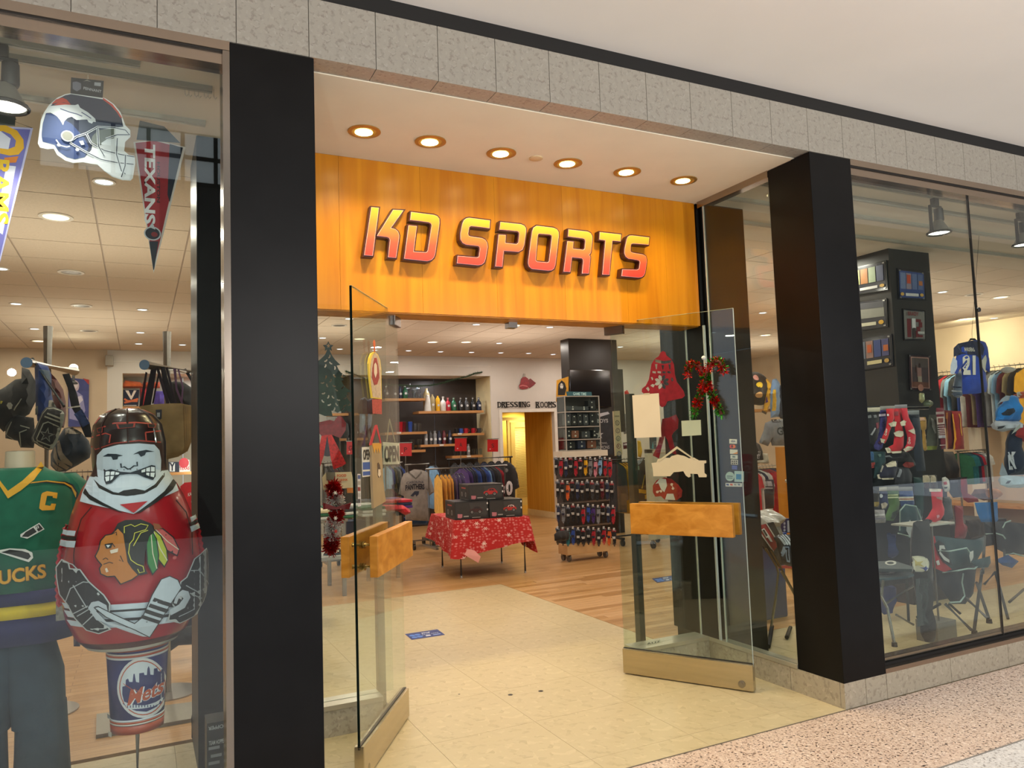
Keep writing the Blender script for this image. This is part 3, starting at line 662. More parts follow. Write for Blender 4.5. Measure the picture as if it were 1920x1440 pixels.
# blue floor decal
o = fl(796, 1190); c4 = [fl(*q_) for q_ in ((759, 1189), (820, 1180), (836, 1190), (772, 1200))]
ex = (c4[1]-c4[0]); ey = (c4[0]-c4[3]); pj = lambda u, v, k: Vector((c4[3].x+ex.x*u+ey.x*v, c4[3].y+ex.y*u+ey.y*v, .0008+k))
def floor_decal(c4, lab):
    ex = c4[1]-c4[0]; ey = c4[0]-c4[3]
    q = Print(lambda u, v, k: Vector((c4[3].x+ex.x*u+ey.x*v, c4[3].y+ex.y*u+ey.y*v, .0006+k)), c4[3], .0003)
    q.rect(0, 0, 1, 1, '1e2f6e')
    for cx, cy in ((.14, .62), (.3, .62), (.15, .3), (.31, .3)): q.ell(cx, cy, .085, .13, '4a78c8')
    q.text('STOP', .58, .72, .26, .16, 'e8ecf4', .02); q.text('STAY SAFE', .66, .48, .5, .09, 'c8d2ea', .01); q.rect(.48, .2, .62, .34, 'd8dce8'); q.rect(.7, .2, .92, .3, '8fa8de')
    tag(q.build('floor_sticker', None), lab, 'sticker')
floor_decal([fl(*q_) for q_ in ((759, 1189), (820, 1180), (836, 1190), (772, 1200))], 'blue distance marker sticker on the cream tiles between the doors')
floor_decal([fl(*q_) for q_ in ((1222, 1085), (1262, 1079), (1274, 1087), (1232, 1093))], 'small blue distance marker on the oak floor seen through the right door')
# ================================================================= DECORATIONS ON THE RIGHT DOOR
RED_G = mat('7a1420', .35, 0, .2, 30, name='red glitter card')
P0R = PR(0, .008, 0)
def onR(L, lift=0): return [onp(x, y, P0R+NR*lift, NR) for x, y in L]
def sc(L, ox, oy, k): return [(ox+x/k, oy+y/k) for x, y in L]
def flat_group(name, lab, cat, base, P0, N, items, group=None):
    """items = (part name, px outline, material, thickness, lift, holes)"""
    L0 = [onp(x, y, P0, N) for x, y in items[0][1]]; c = sum(L0, Vector())/len(L0)
    t = thing(name, c, lab, cat, group)
    for it in items:
        nm, L, m, th, lf = it[:5]; cutout(nm, L, P0, N, th, m if not isinstance(m, str) else ink(m), t, c, it[5] if len(it) > 5 else (), lf)
    return t
Z1 = lambda L: sc(L, 1140, 560, 4.235)
petal = lambda cx, cy, a, l, w: [(cx+l*math.cos(a)*t-w*math.sin(a)*s, cy+l*math.sin(a)*t+w*math.cos(a)*s) for t, s in ((.12, 0), (.45, .8), (.75, .9), (1, 0), (.75, -.9), (.45, -.8))]
bell = Z1([(415, 430), (435, 415), (455, 425), (462, 450), (500, 480), (522, 520), (530, 600), (545, 660), (575, 700), (600, 735), (610, 770), (590, 790), (540, 800), (470, 815), (455, 850), (430, 862), (412, 850), (405, 820), (330, 790), (290, 760), (268, 740), (270, 715), (300, 690), (325, 640), (335, 580), (345, 520), (370, 480), (405, 455)])
hl = [Z1(petal(427, 662, a, 62, 15)) for a in (-1.95, -1.2, -.4, .35, 1.15, 1.95, 2.8, 3.55)]
hl += [Z1([(372, 480), (440, 495), (505, 488), (500, 510), (440, 518), (375, 505)]), Z1([(372, 520), (392, 518), (388, 560), (380, 562)]), Z1([(424, 528), (446, 528), (438, 565), (432, 565)]), Z1([(478, 520), (498, 520), (496, 560), (488, 562)])]
hl += [Z1([(x, 575), (x+28, 578), (x+28, 594), (x, 590)]) for x in (352, 392, 430, 470)] + [Z1([(338, 625), (352, 622), (360, 640), (350, 650)]), Z1([(498, 630), (512, 626), (520, 650), (506, 660)]), Z1([(335, 690), (352, 676), (372, 684), (360, 706)]), Z1([(300, 712), (318, 698), (330, 720), (322, 738)])]
flat_group('bell_ornament', 'big dark red cut-out bell with white flower hanging on the right glass door', 'ornament', 0, P0R, NR, [('bell', bell, RED_G, .003, .004, hl)])
flat_group('paper_notice', 'tall blank cream paper notice taped to the right glass door under the bell', 'paper', 0, P0R, NR, [('sheet', Z1([(192, 768), (403, 750), (424, 1098), (210, 1106)]), mat('cdbfa6', .8, 0, .03, 5), .0006, .0095), ('tape', Z1([(285, 752), (330, 748), (331, 762), (286, 766)]), mat('b5a88c', .4), .0004, .0105)])
flat_group('paper_notice', 'small pale green blank card taped on the glass below the tinsel canes', 'paper', 0, P0R, NR, [('sheet', Z1([(582, 970), (736, 962), (741, 1083), (588, 1092)]), mat('a5ad94', .8, 0, .03, 5), .0006, .003)])
# white backside of a hanging shaped sign
flat_group('hanging_sign', 'blank white backside of an animal shaped hanging sign above the right door plank', 'sign', 0, P0R, NR, [
 ('board', Z1([(345, 1305), (385, 1300), (395, 1275), (440, 1262), (490, 1265), (505, 1250), (550, 1238), (605, 1250), (640, 1268), (680, 1262), (720, 1285), (778, 1285), (778, 1305), (762, 1310), (765, 1385), (782, 1400), (780, 1418), (722, 1418), (712, 1392), (652, 1390), (655, 1412), (640, 1420), (618, 1405), (598, 1370), (560, 1375), (520, 1378), (492, 1410), (360, 1410), (355, 1350)]), mat('c4b799', .7, 0, .03, 8), .006, .010),
 ('cord', Z1([(395, 1290), (545, 1172), (555, 1178), (690, 1275), (685, 1282), (550, 1192), (402, 1298)]), mat('b9b092', .7), .002, .012)])
# red lace bow showing behind the notice
flat_group('bow_ornament', 'dark red lace bow with two long tails hanging behind the right door notice', 'ornament', 0, P0R-NR*.03, NR, [('bow', Z1([(430, 955), (480, 945), (540, 920), (560, 960), (555, 1030), (520, 1062), (505, 1090), (530, 1180), (545, 1240), (500, 1225), (470, 1120), (450, 1090), (425, 1180), (405, 1270), (355, 1245), (395, 1160), (415, 1075)]), RED_G, .002, 0)])
# tinsel candy canes
def tinsel(name, path, r, cols, parent, n=420, seed=1):
    rr = random.Random(seed); L = [0]
    for a, b in zip(path, path[1:]): L.append(L[-1]+(b-a).length)
    for ci, (m, segs) in enumerate(cols):
        mb = MB(parent.location)
        for _ in range(n):
            s0, s1 = rr.choice(segs); s = (s0+(s1-s0)*rr.random())*L[-1]
            i = max(j for j in range(len(L)) if L[j] <= s+1e-9); i = min(i, len(path)-2); p = path[i].lerp(path[i+1], (s-L[i])/max(1e-6, L[i+1]-L[i]))
            v = Vector((rr.gauss(0, 1), rr.gauss(0, 1), rr.gauss(0, 1))).normalized(); w = v.cross(Vector((rr.random(), rr.random(), rr.random()))).normalized()*.0032
            e = p+v*r*(.6+.5*rr.random()); b0 = p+v*r*.15
            mb.add([b0+w, b0-w, e-w*.7, e+w*.7], [(0, 1, 2, 3)])
        mb.build(name, m, parent, fix=False)['kind'] = 'stuff'
TR = mat('c4160e', .22, .75, .25, 60, name='red tinsel'); TG = mat('2f7a18', .22, .75, .3, 60, name='green tinsel')
TW = mat('e4e2de', .5, .0, .1, 60, name='white tinsel')
def cane(lab, L, segR, segG, seed):
    pts = onR(Z1(L), .042 if seed == 3 else .085); t = thing('tinsel_candy_cane', pts[0], lab, 'ornament', 'tinsel candy canes on the right door')
    MB(pts[0]).tube(pts, .012, 6).build('wire_core', mat('5a1510', .6), t)
    tinsel('tinsel', pts, .036, [(TR, segR)], t, 620, seed); tinsel('tinsel', pts, .036, [(TG, segG)], t, 460, seed+1)
cane('tinsel candy cane hooked towards the left, crossing the other on the right door', [(640, 615), (630, 560), (640, 525), (680, 515), (725, 540), (765, 600), (790, 680), (825, 770), (870, 860), (900, 920)], [(0, .45), (.55, .68), (.78, .88)], [(.05, .3), (.45, .56), (.68, .8), (.87, 1)], 3)
cane('tinsel candy cane hooked towards the right, crossing the other on the right door', [(915, 590), (910, 540), (885, 500), (850, 495), (815, 520), (790, 580), (765, 670), (740, 750), (705, 840), (680, 920)], [(0, .45), (.55, .68), (.78, .88)], [(.05, .3), (.45, .56), (.68, .8), (.87, 1)], 5)
p = onR(Z1([(760, 470)]), .01)[0]; tag(MB(p).ball(p, .014).tube([p, onR(Z1([(768, 570)]), .02)[0]], .003, 6).build('suction_hook', mat('d5d8d5', .2), smooth=True), 'clear suction hook holding the tinsel canes on the glass', 'hook')
# pair of small knitted hats / sweater ornaments
Z2 = lambda L: sc(L, 1140, 880, 3.2737)
flat_group('felt_ornament', 'red and white felt mittens ornament on the glass above the right door plank', 'ornament', 0, P0R-NR*.03, NR, [
 ('felt_shape', Z2([(275, 100), (300, 65), (345, 50), (390, 60), (430, 95), (455, 130), (450, 170), (420, 190), (350, 188), (325, 165), (290, 168), (275, 140)]), mat('8e1c14', .8, 0, .2, 20, .2), .006, 0),
 ('white_trim', Z2([(290, 90), (320, 55), (355, 60), (362, 100), (345, 140), (325, 120), (310, 85)]), mat('c9c6bc', .8, 0, .1, 20, .2), .002, .003),
 ('white_trim', Z2([(362, 150), (400, 150), (412, 188), (350, 186)]), mat('c9c6bc', .8, 0, .1, 20, .2), .002, .003),
 ('flower', Z2(petal(312, 130, .3, 22, 9)+petal(312, 130, 2.4, 22, 9)), mat('d8b9a8', .8), .002, .004), ('flower', Z2(petal(395, 105, 1.3, 22, 9)+petal(395, 105, 4.4, 22, 9)), mat('d8b9a8', .8), .002, .004)])
# payment stickers on the dark column by the return glass (fixed to the glass)
Z3 = lambda L: sc(L, 1340, 620, 4.8)
def onRet(L): return [atx(x, y, XR-.001) for x, y in L]
NRET = Vector((-1, 0, 0)); PRET = Vector((XR-.001, 0, 0))
def sticker(lab, L, items): return flat_group('sticker', lab, 'sticker', 0, PRET, NRET, [('sheet', Z3(L), items[0], .0004, .001)]+[('print', Z3(l), c, .0002, .0016) for l, c in items[1:]], 'payment stickers on the corner glass')
R4 = lambda x0, y0, x1, y1: [(x0, y0), (x1, y0+3), (x1, y1+3), (x0, y1)]
sticker('white payment sticker with blue letters, top of the column', R4(132, 975, 200, 1015), ['d8d6d0'])
sticker('dark payment sticker with overlapping orange circles', R4(134, 1022, 203, 1060), ['3a2a22', ([(168+20*math.cos(a), 1042+17*math.sin(a)) for a in [i*.5 for i in range(12)]], 'd8631e'), ([(150+16*math.cos(a), 1042+17*math.sin(a)) for a in [i*.5 for i in range(12)]], 'c8381c')])
sticker('white payment sticker with orange corner', R4(137, 1068, 206, 1108), ['d0cec8', ([(160, 1108), (206, 1090), (206, 1110)], 'd88a3a')])
sticker('pale payment sticker with grey emblem', R4(142, 1116, 207, 1152), ['c4c8c6', (R4(160, 1125, 185, 1142), '6a7a86')])
sticker('white payment sticker with two rows of dark squares', R4(147, 1160, 208, 1204), ['d5d0c8']+[(R4(152+18*i, 1166+19*j, 166+18*i, 1181+19*j), '3c3330') for i in range(3) for j in range(2)])
sticker('small blue payment sticker below the others', R4(155, 1212, 202, 1248), ['4a56a0'])
sticker('round pale blue sticker with dark lettering', [(137+40*math.cos(i*PI/12), 1312+42*math.sin(i*PI/12)) for i in range(24)], ['9ab4b8', (R4(110, 1305, 162, 1312), '3c5860'), (R4(112, 1322, 160, 1328), '3c5860')])
sticker('square pale blue sticker with blue payment card emblem', R4(177, 1263, 262, 1360), ['9ab8c2', (R4(193, 1290, 238, 1338), '2a78b0')])
sticker('long white strip sticker with four tiny card emblems', R4(98, 1370, 245, 1402), ['c9ccd0']+[(R4(105+34*i, 1376, 128+34*i, 1392), c) for i, c in enumerate(('3a4a90', 'c0502a', '8a8f98', '6a7a96'))])
pq = Print(lambda u, v, k: Vector((XR-.0025-k, u, v)), (XR, .8, 1.5), .0004)
pts = onRet(Z3([(146, 1004), (190, 1004), (190, 985)])); yc = (pts[0].y+pts[1].y)/2
pq.text('VISA', yc, (pts[1].z+pts[2].z)/2, -abs(pts[0].y-pts[1].y), abs(pts[2].z-pts[1].z), '1c2a6a', .02); tag(pq.build('lettering', None), 'tiny blue VISA lettering on the topmost payment sticker', 'sticker')
# ================================================================= DECORATIONS ON THE LEFT GLASS
Zt = lambda L: sc(L, 600, 560, 6.545)
PF = Vector((0, 1.189, 0)); NF = Vector((0, -1, 0))
GRN = mat('0d2a22', .45, 0, .25, 25, name='green glitter card')
tree = Zt([(-75, 790), (-60, 790), (10, 740), (60, 690), (80, 650), (85, 625), (60, 640), (62, 600), (38, 570), (80, 565), (103, 522), (122, 565), (165, 572), (138, 600), (145, 640), (118, 620), (125, 650), (150, 700), (185, 750), (250, 812), (205, 820), (228, 870), (255, 905), (325, 955), (262, 960), (292, 1000), (262, 1005), (285, 1050), (320, 1095), (400, 1145), (330, 1150), (345, 1185), (315, 1180), (340, 1230), (400, 1310), (415, 1380), (360, 1395), (330, 1370), (290, 1395), (250, 1380), (215, 1400), (170, 1375), (140, 1375), (155, 1440), (60, 1440), (-90, 1380)])
holes = []
for cx, cy, a in [(65, 750, .9), (105, 705, .4), (140, 780, 2.2), (55, 820, .4), (170, 850, 0), (60, 960, .3), (190, 940, 2.5), (120, 1000, .5), (30, 1020, 1.4), (100, 1060, 2.8), (180, 1060, 2.1), (260, 940, .5), (210, 1110, 2.2), (270, 1080, .8), (40, 1150, 1.3), (90, 1200, .4), (170, 1200, 2.4), (230, 1230, 1.8), (45, 1250, 2.4), (300, 1210, 1.1), (110, 1290, 1.2), (215, 1290, 2.5), (300, 1300, 1.0), (350, 1290, .8), (165, 1350, .4), (270, 1345, .8)]:
    l, w = 44, 8; R_ = []
    for i in range(8):
        tt = a+(-1+2*i/7)*.9; R_.append((cx+l*.75*math.cos(tt)-8*math.cos(a), cy+l*.75*math.sin(tt)-8*math.sin(a)))
    for i in range(7, -1, -1):
        tt = a+(-1+2*i/7)*.9; R_.append((cx+l*.38*math.cos(tt)-8*math.cos(a), cy+l*.38*math.sin(tt)-8*math.sin(a)))
    holes.append(Zt(R_))
holes.append(Zt([(103, 545), (112, 568), (128, 575), (115, 585), (118, 605), (103, 592), (88, 605), (92, 585), (78, 575), (95, 568)]))
flat_group('tree_ornament', 'dark green cut-out Christmas tree with star on the left fixed glass', 'ornament', 0, PF, NF, [('tree', tree, GRN, .003, .004, holes)])
Z4 = lambda L: sc(L, 590, 600, 4.645)
bowg = flat_group('bow_ornament', 'red glitter bow with two tails on the left fixed glass under the tree', 'ornament', 0, PF, NF, [
 ('bow_loop', Z4([(130, 870), (170, 880), (205, 835), (235, 840), (275, 900), (270, 960), (225, 1030), (150, 1000), (60, 1010), (20, 960), (40, 890)]), mat('6e1018', .4, 0, .25, 60), .004, .004),
 ('bow_tail', Z4([(110, 1000), (150, 1000), (275, 1250), (235, 1275), (165, 1300), (140, 1200)]), mat('a5150f', .35, .2, .4, 90), .003, .008),
 ('bow_tail', Z4([(60, 1010), (110, 1000), (80, 1180), (40, 1300), (10, 1250)]), mat('a5150f', .35, .2, .4, 90), .003, .006)])
Z5 = lambda L: sc(L, 590, 880, 4.645)
nf = flat_group('paper_notice', 'cream notice about food and drink on the left fixed glass', 'sign', 0, PF, NF, [
 ('sheet', Z5([(65, 70), (100, 28), (320, 22), (330, 70), (335, 160), (75, 180)]), mat('cfc3a4', .8, 0, .04, 6), .001, .002),
 ('grey_patch', Z5([(100, 25), (178, 25), (180, 92), (104, 96)]), mat('6b6a62', .8), .0005, .0035), ('orange_strip', Z5([(280, 162), (338, 160), (338, 205), (284, 206)]), 'c87a34', .0005, .002)])
q = Print(plane_proj(1.1845), nf.location, .0005)
for t_, x0, y0, x1, y1 in (('FOOD', 195, 68, 275, 40), ('OR DRINK', 165, 105, 290, 80)):
    a = uv(*Z5([(x0, y0)])[0], 1.1845); b = uv(*Z5([(x1, y1)])[0], 1.1845); q.text(t_, (a[0]+b[0])/2, (a[1]+b[1])/2, b[0]-a[0], b[1]-a[1], 'c2502c', .02)
q.build('lettering', nf)
# tinsel snowman garland with bow
def px2(L, y): return [at(x, yy, y) for x, yy in L]
pts = px2(Z5([(160, 140), (175, 230), (190, 300), (195, 400), (160, 500), (150, 600), (140, 700)]), 1.15)
t = thing('tinsel_figure', pts[0], 'red and white tinsel stocking ornament with a bow on the left fixed glass', 'ornament')
MB(pts[0]).tube(pts, .016, 6).build('wire_core', mat('6a1512', .6), t)
tinsel('tinsel', pts, .05, [(mat('a8161a', .35, .15, .3, 60), [(0, .22), (.34, .6), (.8, 1)]), (TW, [(.2, .32), (.6, .82)])], t, 2600, 11)
cutout('bow', Z5([(75, 290), (190, 330), (320, 290), (300, 350), (230, 345), (190, 350), (120, 345), (75, 350)]), Vector((0, 1.07, 0)), NF, .01, mat('7a1018', .4, 0, .2), t, pts[0])
for cx, cy in ((180, 205), (182, 425), (185, 540)):
    cutout('snowflake', Z5([(cx+(22 if i % 2 == 0 else 9)*math.cos(i*PI/6), cy+(22 if i % 2 == 0 else 9)*math.sin(i*PI/6)) for i in range(12)]), Vector((0, 1.06, 0)), NF, .004, mat('b8281e' if cy > 500 else 'dcd6cc', .5), t, pts[0])
# ---- on the left door
P0L = PL_(0, .008, 0)
def lp(L, lift=0): return [onp(x, y, P0L+NL*lift, NL) for x, y in L]
flat_group('santa_plaque', 'oval plaque with red clothed figure and yellow rim hanging on the left glass door', 'ornament', 0, P0L, NL, [
 ('board', Z4([(470, 380), (478, 330), (495, 290), (522, 275), (550, 300), (570, 350), (580, 430), (582, 560), (585, 690), (500, 680), (485, 560), (475, 470)]), mat('d8b93a', .5), .008, .01),
 ('picture', Z4([(487, 400), (495, 340), (510, 300), (528, 285), (550, 310), (567, 360), (576, 440), (578, 560), (580, 680), (508, 672), (495, 580), (486, 480)]), mat('b09a80', .6, 0, .2, 60), .001, .0115),
 ('red_coat', Z4([(505, 420), (520, 330), (540, 330), (555, 400), (565, 500), (545, 560), (520, 568), (500, 500)]), mat('8a2a20', .6, 0, .3, 60), .001, .0128),
 ('white_beard', Z4([(518, 390), (530, 370), (543, 395), (545, 460), (530, 505), (518, 460)]), mat('c8b49a', .6), .001, .014),
 ('red_band', Z4([(500, 690), (585, 690), (585, 820), (505, 815)]), mat('9a3a2c', .6, 0, .35, 90), .001, .012),
 ('hanger', Z4([(510, 195), (520, 172), (530, 195), (527, 280), (520, 280)]), mat('c25a22', .5), .002, .014)])
flat_group('plank_sign', 'tall hanging wooden sign with soldier picture and red ribbon on the left door', 'sign', 0, P0L, NL, [
 ('board', sc([(495, 1070), (582, 1068), (598, 1400), (620, 1580), (515, 1640), (505, 1440)], 590, 600, 4.645), wood('weathered board', '8c7654', 'a8936e', (3, 3, 3)), .012, .014),
 ('fringe', Z4([(500, 1075), (580, 1072), (578, 1110), (565, 1160), (555, 1115), (545, 1160), (535, 1115), (520, 1160), (512, 1120)]), mat('c08a2a', .6), .001, .016),
 ('figure', Z4([(548, 1250), (556, 1240), (568, 1262), (572, 1290), (578, 1320), (574, 1370), (556, 1372), (552, 1320)]), mat('4a3a2c', .6), .001, .016),
 ('figure_face', Z4([(556, 1300), (574, 1300), (577, 1345), (565, 1372), (553, 1350)]), mat('c9b59a', .6), .001, .0175),
 ('ribbon', Z4([(475, 1090), (525, 915), (545, 912), (582, 1070), (572, 1075), (540, 950), (535, 950), (498, 1090)]), mat('a8202c', .5), .002, .018)])
op1 = flat_group('open_sign', 'white OPEN sign hanging from a cord inside the left door, larger of the two', 'sign', 0, P0L-NL*.03, NL, [
 ('board', Z4([(597, 1062), (738, 1072), (740, 1255), (600, 1258)]), mat('cfc7b4', .6), .004, 0),
 ('cord', Z4([(625, 1060), (650, 860), (656, 860), (705, 1065), (699, 1065), (653, 885), (632, 1060)]), mat('8c8468', .6), .002, 0)])
def planar(P0, N, lift=.002):
    """projector for lettering on a sloping pane: u, v are photograph-measured metres along the pane"""
    a = Vector((0, 0, 1)).cross(N).normalized(); return a, lambda u, v, k: P0+a*u+Vector((0, 0, v))+N*(lift+k)
def letters_on(P0, N, parent, txt, box, col, bold=.02, lift=.002):
    a, pj = planar(P0, N, lift); A = onp(box[0], box[1], P0, N)-P0; B = onp(box[2], box[3], P0, N)-P0
    u0, u1 = A.dot(a), B.dot(a); q = Print(pj, parent.location, .0004); q.text(txt, (u0+u1)/2, (A.z+B.z)/2, (u1-u0), B.z-A.z, col, bold); return q.build('lettering', parent)
letters_on(P0L-NL*.03, NL, op1, 'OPEN', (*Z4([(607, 1245)])[0], *Z4([(728, 1092)])[0]), '141414', .035)
op2 = flat_group('open_sign', 'narrow OPEN sign with blue hours symbols on the outer face of the left door', 'sign', 0, P0L, NL, [
 ('board', Z4([(412, 1108), (482, 1104), (487, 1360), (418, 1368)]), mat('c9c4b4', .6), .002, .002), ('symbol', Z4([(420, 1240), (482, 1236), (484, 1300), (421, 1304)]), '33508c', .0005, .003), ('symbol', Z4([(421, 1320), (484, 1316), (485, 1350), (422, 1356)]), '33508c', .0005, .003)])
letters_on(P0L, NL, op2, 'OPEN', (*Z4([(418, 1222)])[0], *Z4([(478, 1125)])[0]), '141414', .03, .004)
st3 = flat_group('sticker', 'narrow strip of stickers on the left door below the smaller OPEN sign', 'sticker', 0, P0L, NL, [('sheet', Z5([(372, 40), (400, 40), (404, 320), (378, 325)]), mat('b9b6b0', .6), .0006, .002)]+[('print', Z5([(376, 50+52*i), (398, 50+52*i), (399, 84+52*i), (377, 84+52*i)]), c, .0004, .003) for i, c in enumerate(('3a4a78', '8a8478', '7a2a22', '9a9690', '3a3c40'))])
# ================================================================= TRACKS AND SPOT LAMPS OF THE SHOP WINDOWS
TRK = mat('9a9488', .45, .3, .05, 3, name='track rail')
def rail(x0, x1, y, lab, w=.018, h=.022, drop=.0):
    t = MB(((x0+x1)/2, y, CEIL)).box((x0, y-w, CEIL-h-drop), (x1, y+w, CEIL)).box((x0, y-w*.4, CEIL-h-drop-.004), (x1, y+w*.4, CEIL-h)).build('ceiling_rail', TRK); tag(t, lab, 'rail', 'ceiling rails behind the shop windows'); return t
rail(-3.3, -.0, .29, 'pale ceiling rail nearest the glass of the left window, carrying the spot lamp'); rail(-3.3, .29, .42, 'grey ceiling rail second from the glass in the left window, helmet card hanging from it')
rail(-3.3, .29, .81, 'grey ceiling rail farthest from the glass in the left window, red pennant hanging from it')
rail(3.9, 9.4, .27, 'pale ceiling rail nearest the glass of the right window, carrying two spot lamps'); rail(XR+.05, 9.4, .50, 'grey ceiling rail second from the glass of the right window')
rail(XR+.05, 9.4, .81, 'grey ceiling rail third from the glass of the right window'); rail(XR+.4, 9.4, 1.24, 'grey ceiling rail farthest from the glass of the right window')
LB = mat('191714', .45, 0, .1, 8, name='black lamp housing')
def track_spot(px, y, lab, tilt=.12, on=1, first=[None]):
    p = at(px[0], px[1], y); X0 = p.x; z = CEIL-.026; o = Vector((X0, y, z)); t = thing('track_spotlight', o, lab, 'spotlight', 'black yoke spot lamps in the shop windows')
    MB(o).box((X0-.028, y-.015, z-.05), (X0+.028, y+.015, z)).build('adapter', LB, t, bevel=.003)
    MB(o).box((X0-.055, y-.01, z-.062), (X0+.06, y+.01, z-.05)).box((X0-.06, y-.01, z-.24), (X0-.05, y+.01, z-.05)).build('yoke', LB, t)
    MB(o).lathe((X0+.035, y, z-.15), [(.0, .08), (.03, .08), (.032, .0), (.028, -.01)], 14).build('lamp_body', LB, t, smooth=True)
    MB(o).lathe((X0+.022, y, z-.215), [(.028, .06), (.05, .02), (.072, -.02), (.076, -.03), (.072, -.03)], 18, caps=False).build('shade', mat('8f8c86', .3, .5, .1, 9), t, smooth=True)
    MB(o).tube([(X0+.022+.075*math.cos(a*PI/9), y+.075*math.sin(a*PI/9), z-.243) for a in range(18)], .008, 6, closed=True).build('shade_ring', LB, t)
    MB(o).lathe((X0+.022, y, z-.24), [(0, 0), (.068, 0)], 18, caps=False).build('lens', emis('fff6e8', 8 if on else .4), t)
    spot('track_lamp', (X0+.02, y, z-.27), 26, (1, .93, .84), (X0, y+.5, 0), 1.5, .6, .04); return t
track_spot((1752, 376), .27, 'black yoke spot lamp in the right window, left of the vertical glass joint')
track_spot((1912, 402), .27, 'black yoke spot lamp in the right window, at the edge of the picture')
track_spot((0, 100), .29, 'black yoke spot lamp in the top corner of the left window')
spot('track_lamp', (1.2-1.5, .3, 3.1), 40, (1, .93, .84), (-.1, .7, 1.0), 1.1, .7).data.energy = 14; spot('track_lamp', (5.2, .3, 3.0), 40, (1, .93, .84), (5.0, .8, .3), 1.3, .7)
for i in range(7):
    p = at(347+9*i-(2 if i % 2 else 0), 162+i, .42); s_ = MB(p).tube([p, p+Vector((0, 0, -.035)), p+Vector((.006, 0, -.045)), p+Vector((.012, 0, -.035))], .0015, 5).build('wire_hook', steel())
    tag(s_, f'thin wire hook on the second rail, {("leftmost", "second", "third", "fourth", "fifth", "sixth", "rightmost")[i]} of the seven empty hooks', 'hook', 'wire hooks on the rail')
# ================================================================= HANGING PENNANTS (printed card, left window)
def card(name, lab, y, outline, cat='pennant', th=.003, m='e6e6ea'):
    L = [at(x, yy, y) for x, yy in outline]; c = sum(L, Vector())/len(L); t = thing(name, c, lab, cat)
    MB(c).prism(L, (0, th, 0)).build('card', mat(m, .5, 0, .03, 5) if isinstance(m, str) else m, t)
    return t, Print(plane_proj(y), c, .0006), (lambda L_: [uv(a, b, y) for a, b in L_])
H = lambda L: sc(L, 0, 0, 3.273)
y = .42
t, q, f = card('helmet_pennant', 'navy and orange football helmet cut-out card with white horse head', y, H([(437, 572), (400, 578), (350, 600), (300, 645), (270, 690), (250, 740), (242, 800), (232, 880), (245, 905), (290, 915), (330, 912), (350, 950), (400, 985), (450, 1000), (510, 995), (560, 1005), (600, 1010), (640, 1050), (690, 1085), (750, 1105), (800, 1108), (815, 1095), (830, 1000), (828, 965), (790, 950), (762, 925), (768, 870), (800, 840), (800, 800), (770, 770), (755, 730), (740, 690), (700, 640), (650, 605), (632, 598)]))
q.poly(f(H([(437, 578), (400, 585), (355, 608), (310, 650), (280, 700), (262, 760), (255, 830), (262, 870), (300, 880), (335, 890), (360, 930), (410, 965), (460, 978), (520, 965), (560, 920), (570, 870), (600, 800), (700, 785), (757, 778), (745, 720), (730, 690), (690, 645), (632, 610)])), '1b2340')
q.poly(f(H([(262, 760), (255, 830), (262, 870), (300, 880), (335, 890), (360, 930), (410, 965), (460, 978), (520, 965), (545, 900), (520, 850), (440, 760), (330, 700), (285, 695)])), '35487e')
q.poly(f(H([(632, 600), (690, 640), (730, 690), (750, 724), (738, 722), (718, 690), (682, 650), (632, 612)])), 'c23a26')
for L in ([(315, 640), (345, 610), (385, 600), (410, 612), (435, 642), (395, 628), (350, 632)], [(330, 645), (360, 630), (400, 632), (440, 646), (400, 648)]): q.poly(f(H(L)), 'c8402a')
q.poly(f(H([(282, 695), (300, 652), (400, 643), (460, 646), (480, 640), (492, 662), (540, 690), (585, 730), (588, 750), (572, 748), (565, 760), (545, 752), (535, 735), (500, 735), (470, 738), (440, 718), (415, 725), (395, 745), (387, 770), (372, 742), (350, 715), (325, 700), (310, 692)])), 'dcdfe8')
for L in ([(370, 668), (430, 690), (470, 700), (505, 715)], [(500, 690), (530, 708), (560, 728)]): q.stroke(f(H(L)), .004, '35487e')
q.poly(f(H([(585, 1000), (640, 1048), (695, 1082), (750, 1100), (800, 1102), (822, 970), (720, 945), (640, 900), (600, 880), (570, 960)])), 'e4e6ee')
q.poly(f(H([(600, 800), (700, 790), (700, 870), (640, 880), (600, 900), (560, 890), (565, 840)])), '6d726c')
q.poly(f(H([(620, 880), (650, 860), (700, 850), (715, 880), (700, 940), (650, 930)])), 'dfe2ea')
def ln(L, w=.009, c='e8eaf0', c2='1b2340'): q.stroke(f(H(L)), w, c); q.stroke(f(H(L)), w*.4, c2)
ln([(425, 872), (470, 840), (530, 820), (600, 780), (700, 785), (770, 800), (795, 830)]); ln([(430, 878), (520, 930), (620, 980), (720, 1000), (820, 1010)]); ln([(530, 822), (560, 880), (640, 925), (740, 950), (825, 965)]); ln([(720, 850), (715, 950), (745, 1050), (770, 1070)]); ln([(600, 790), (605, 900), (640, 960)]); ln([(770, 955), (768, 1020), (745, 1090)]); ln([(650, 855), (720, 830), (790, 830)])
q.stroke(f(H([(345, 860), (370, 895), (410, 905), (430, 900)])), .005, 'dfe2ea'); q.ell(*uv(*H([(415, 838)])[0], y), .0235, .0235, 'dfe2ea'); q.ell(*uv(*H([(415, 838)])[0], y), .019, .019, '8c8a80'); q.poly(f(H([(485, 870), (510, 865), (520, 890), (500, 895)])), 'c9ccd6')
for a in ((362, 893), (475, 922)): q.ell(*uv(*H([a])[0], y), .007, .007, 'c9ccd6')
q.build('print', t)
L = [at(a, b, y-.004) for a, b in H([(437, 475), (637, 497), (630, 600), (432, 572)])]
hc = MB(t.location).prism(L, (0, .002, 0)).build('header_card', mat('1b1b20', .5, 0, .03, 5), t)
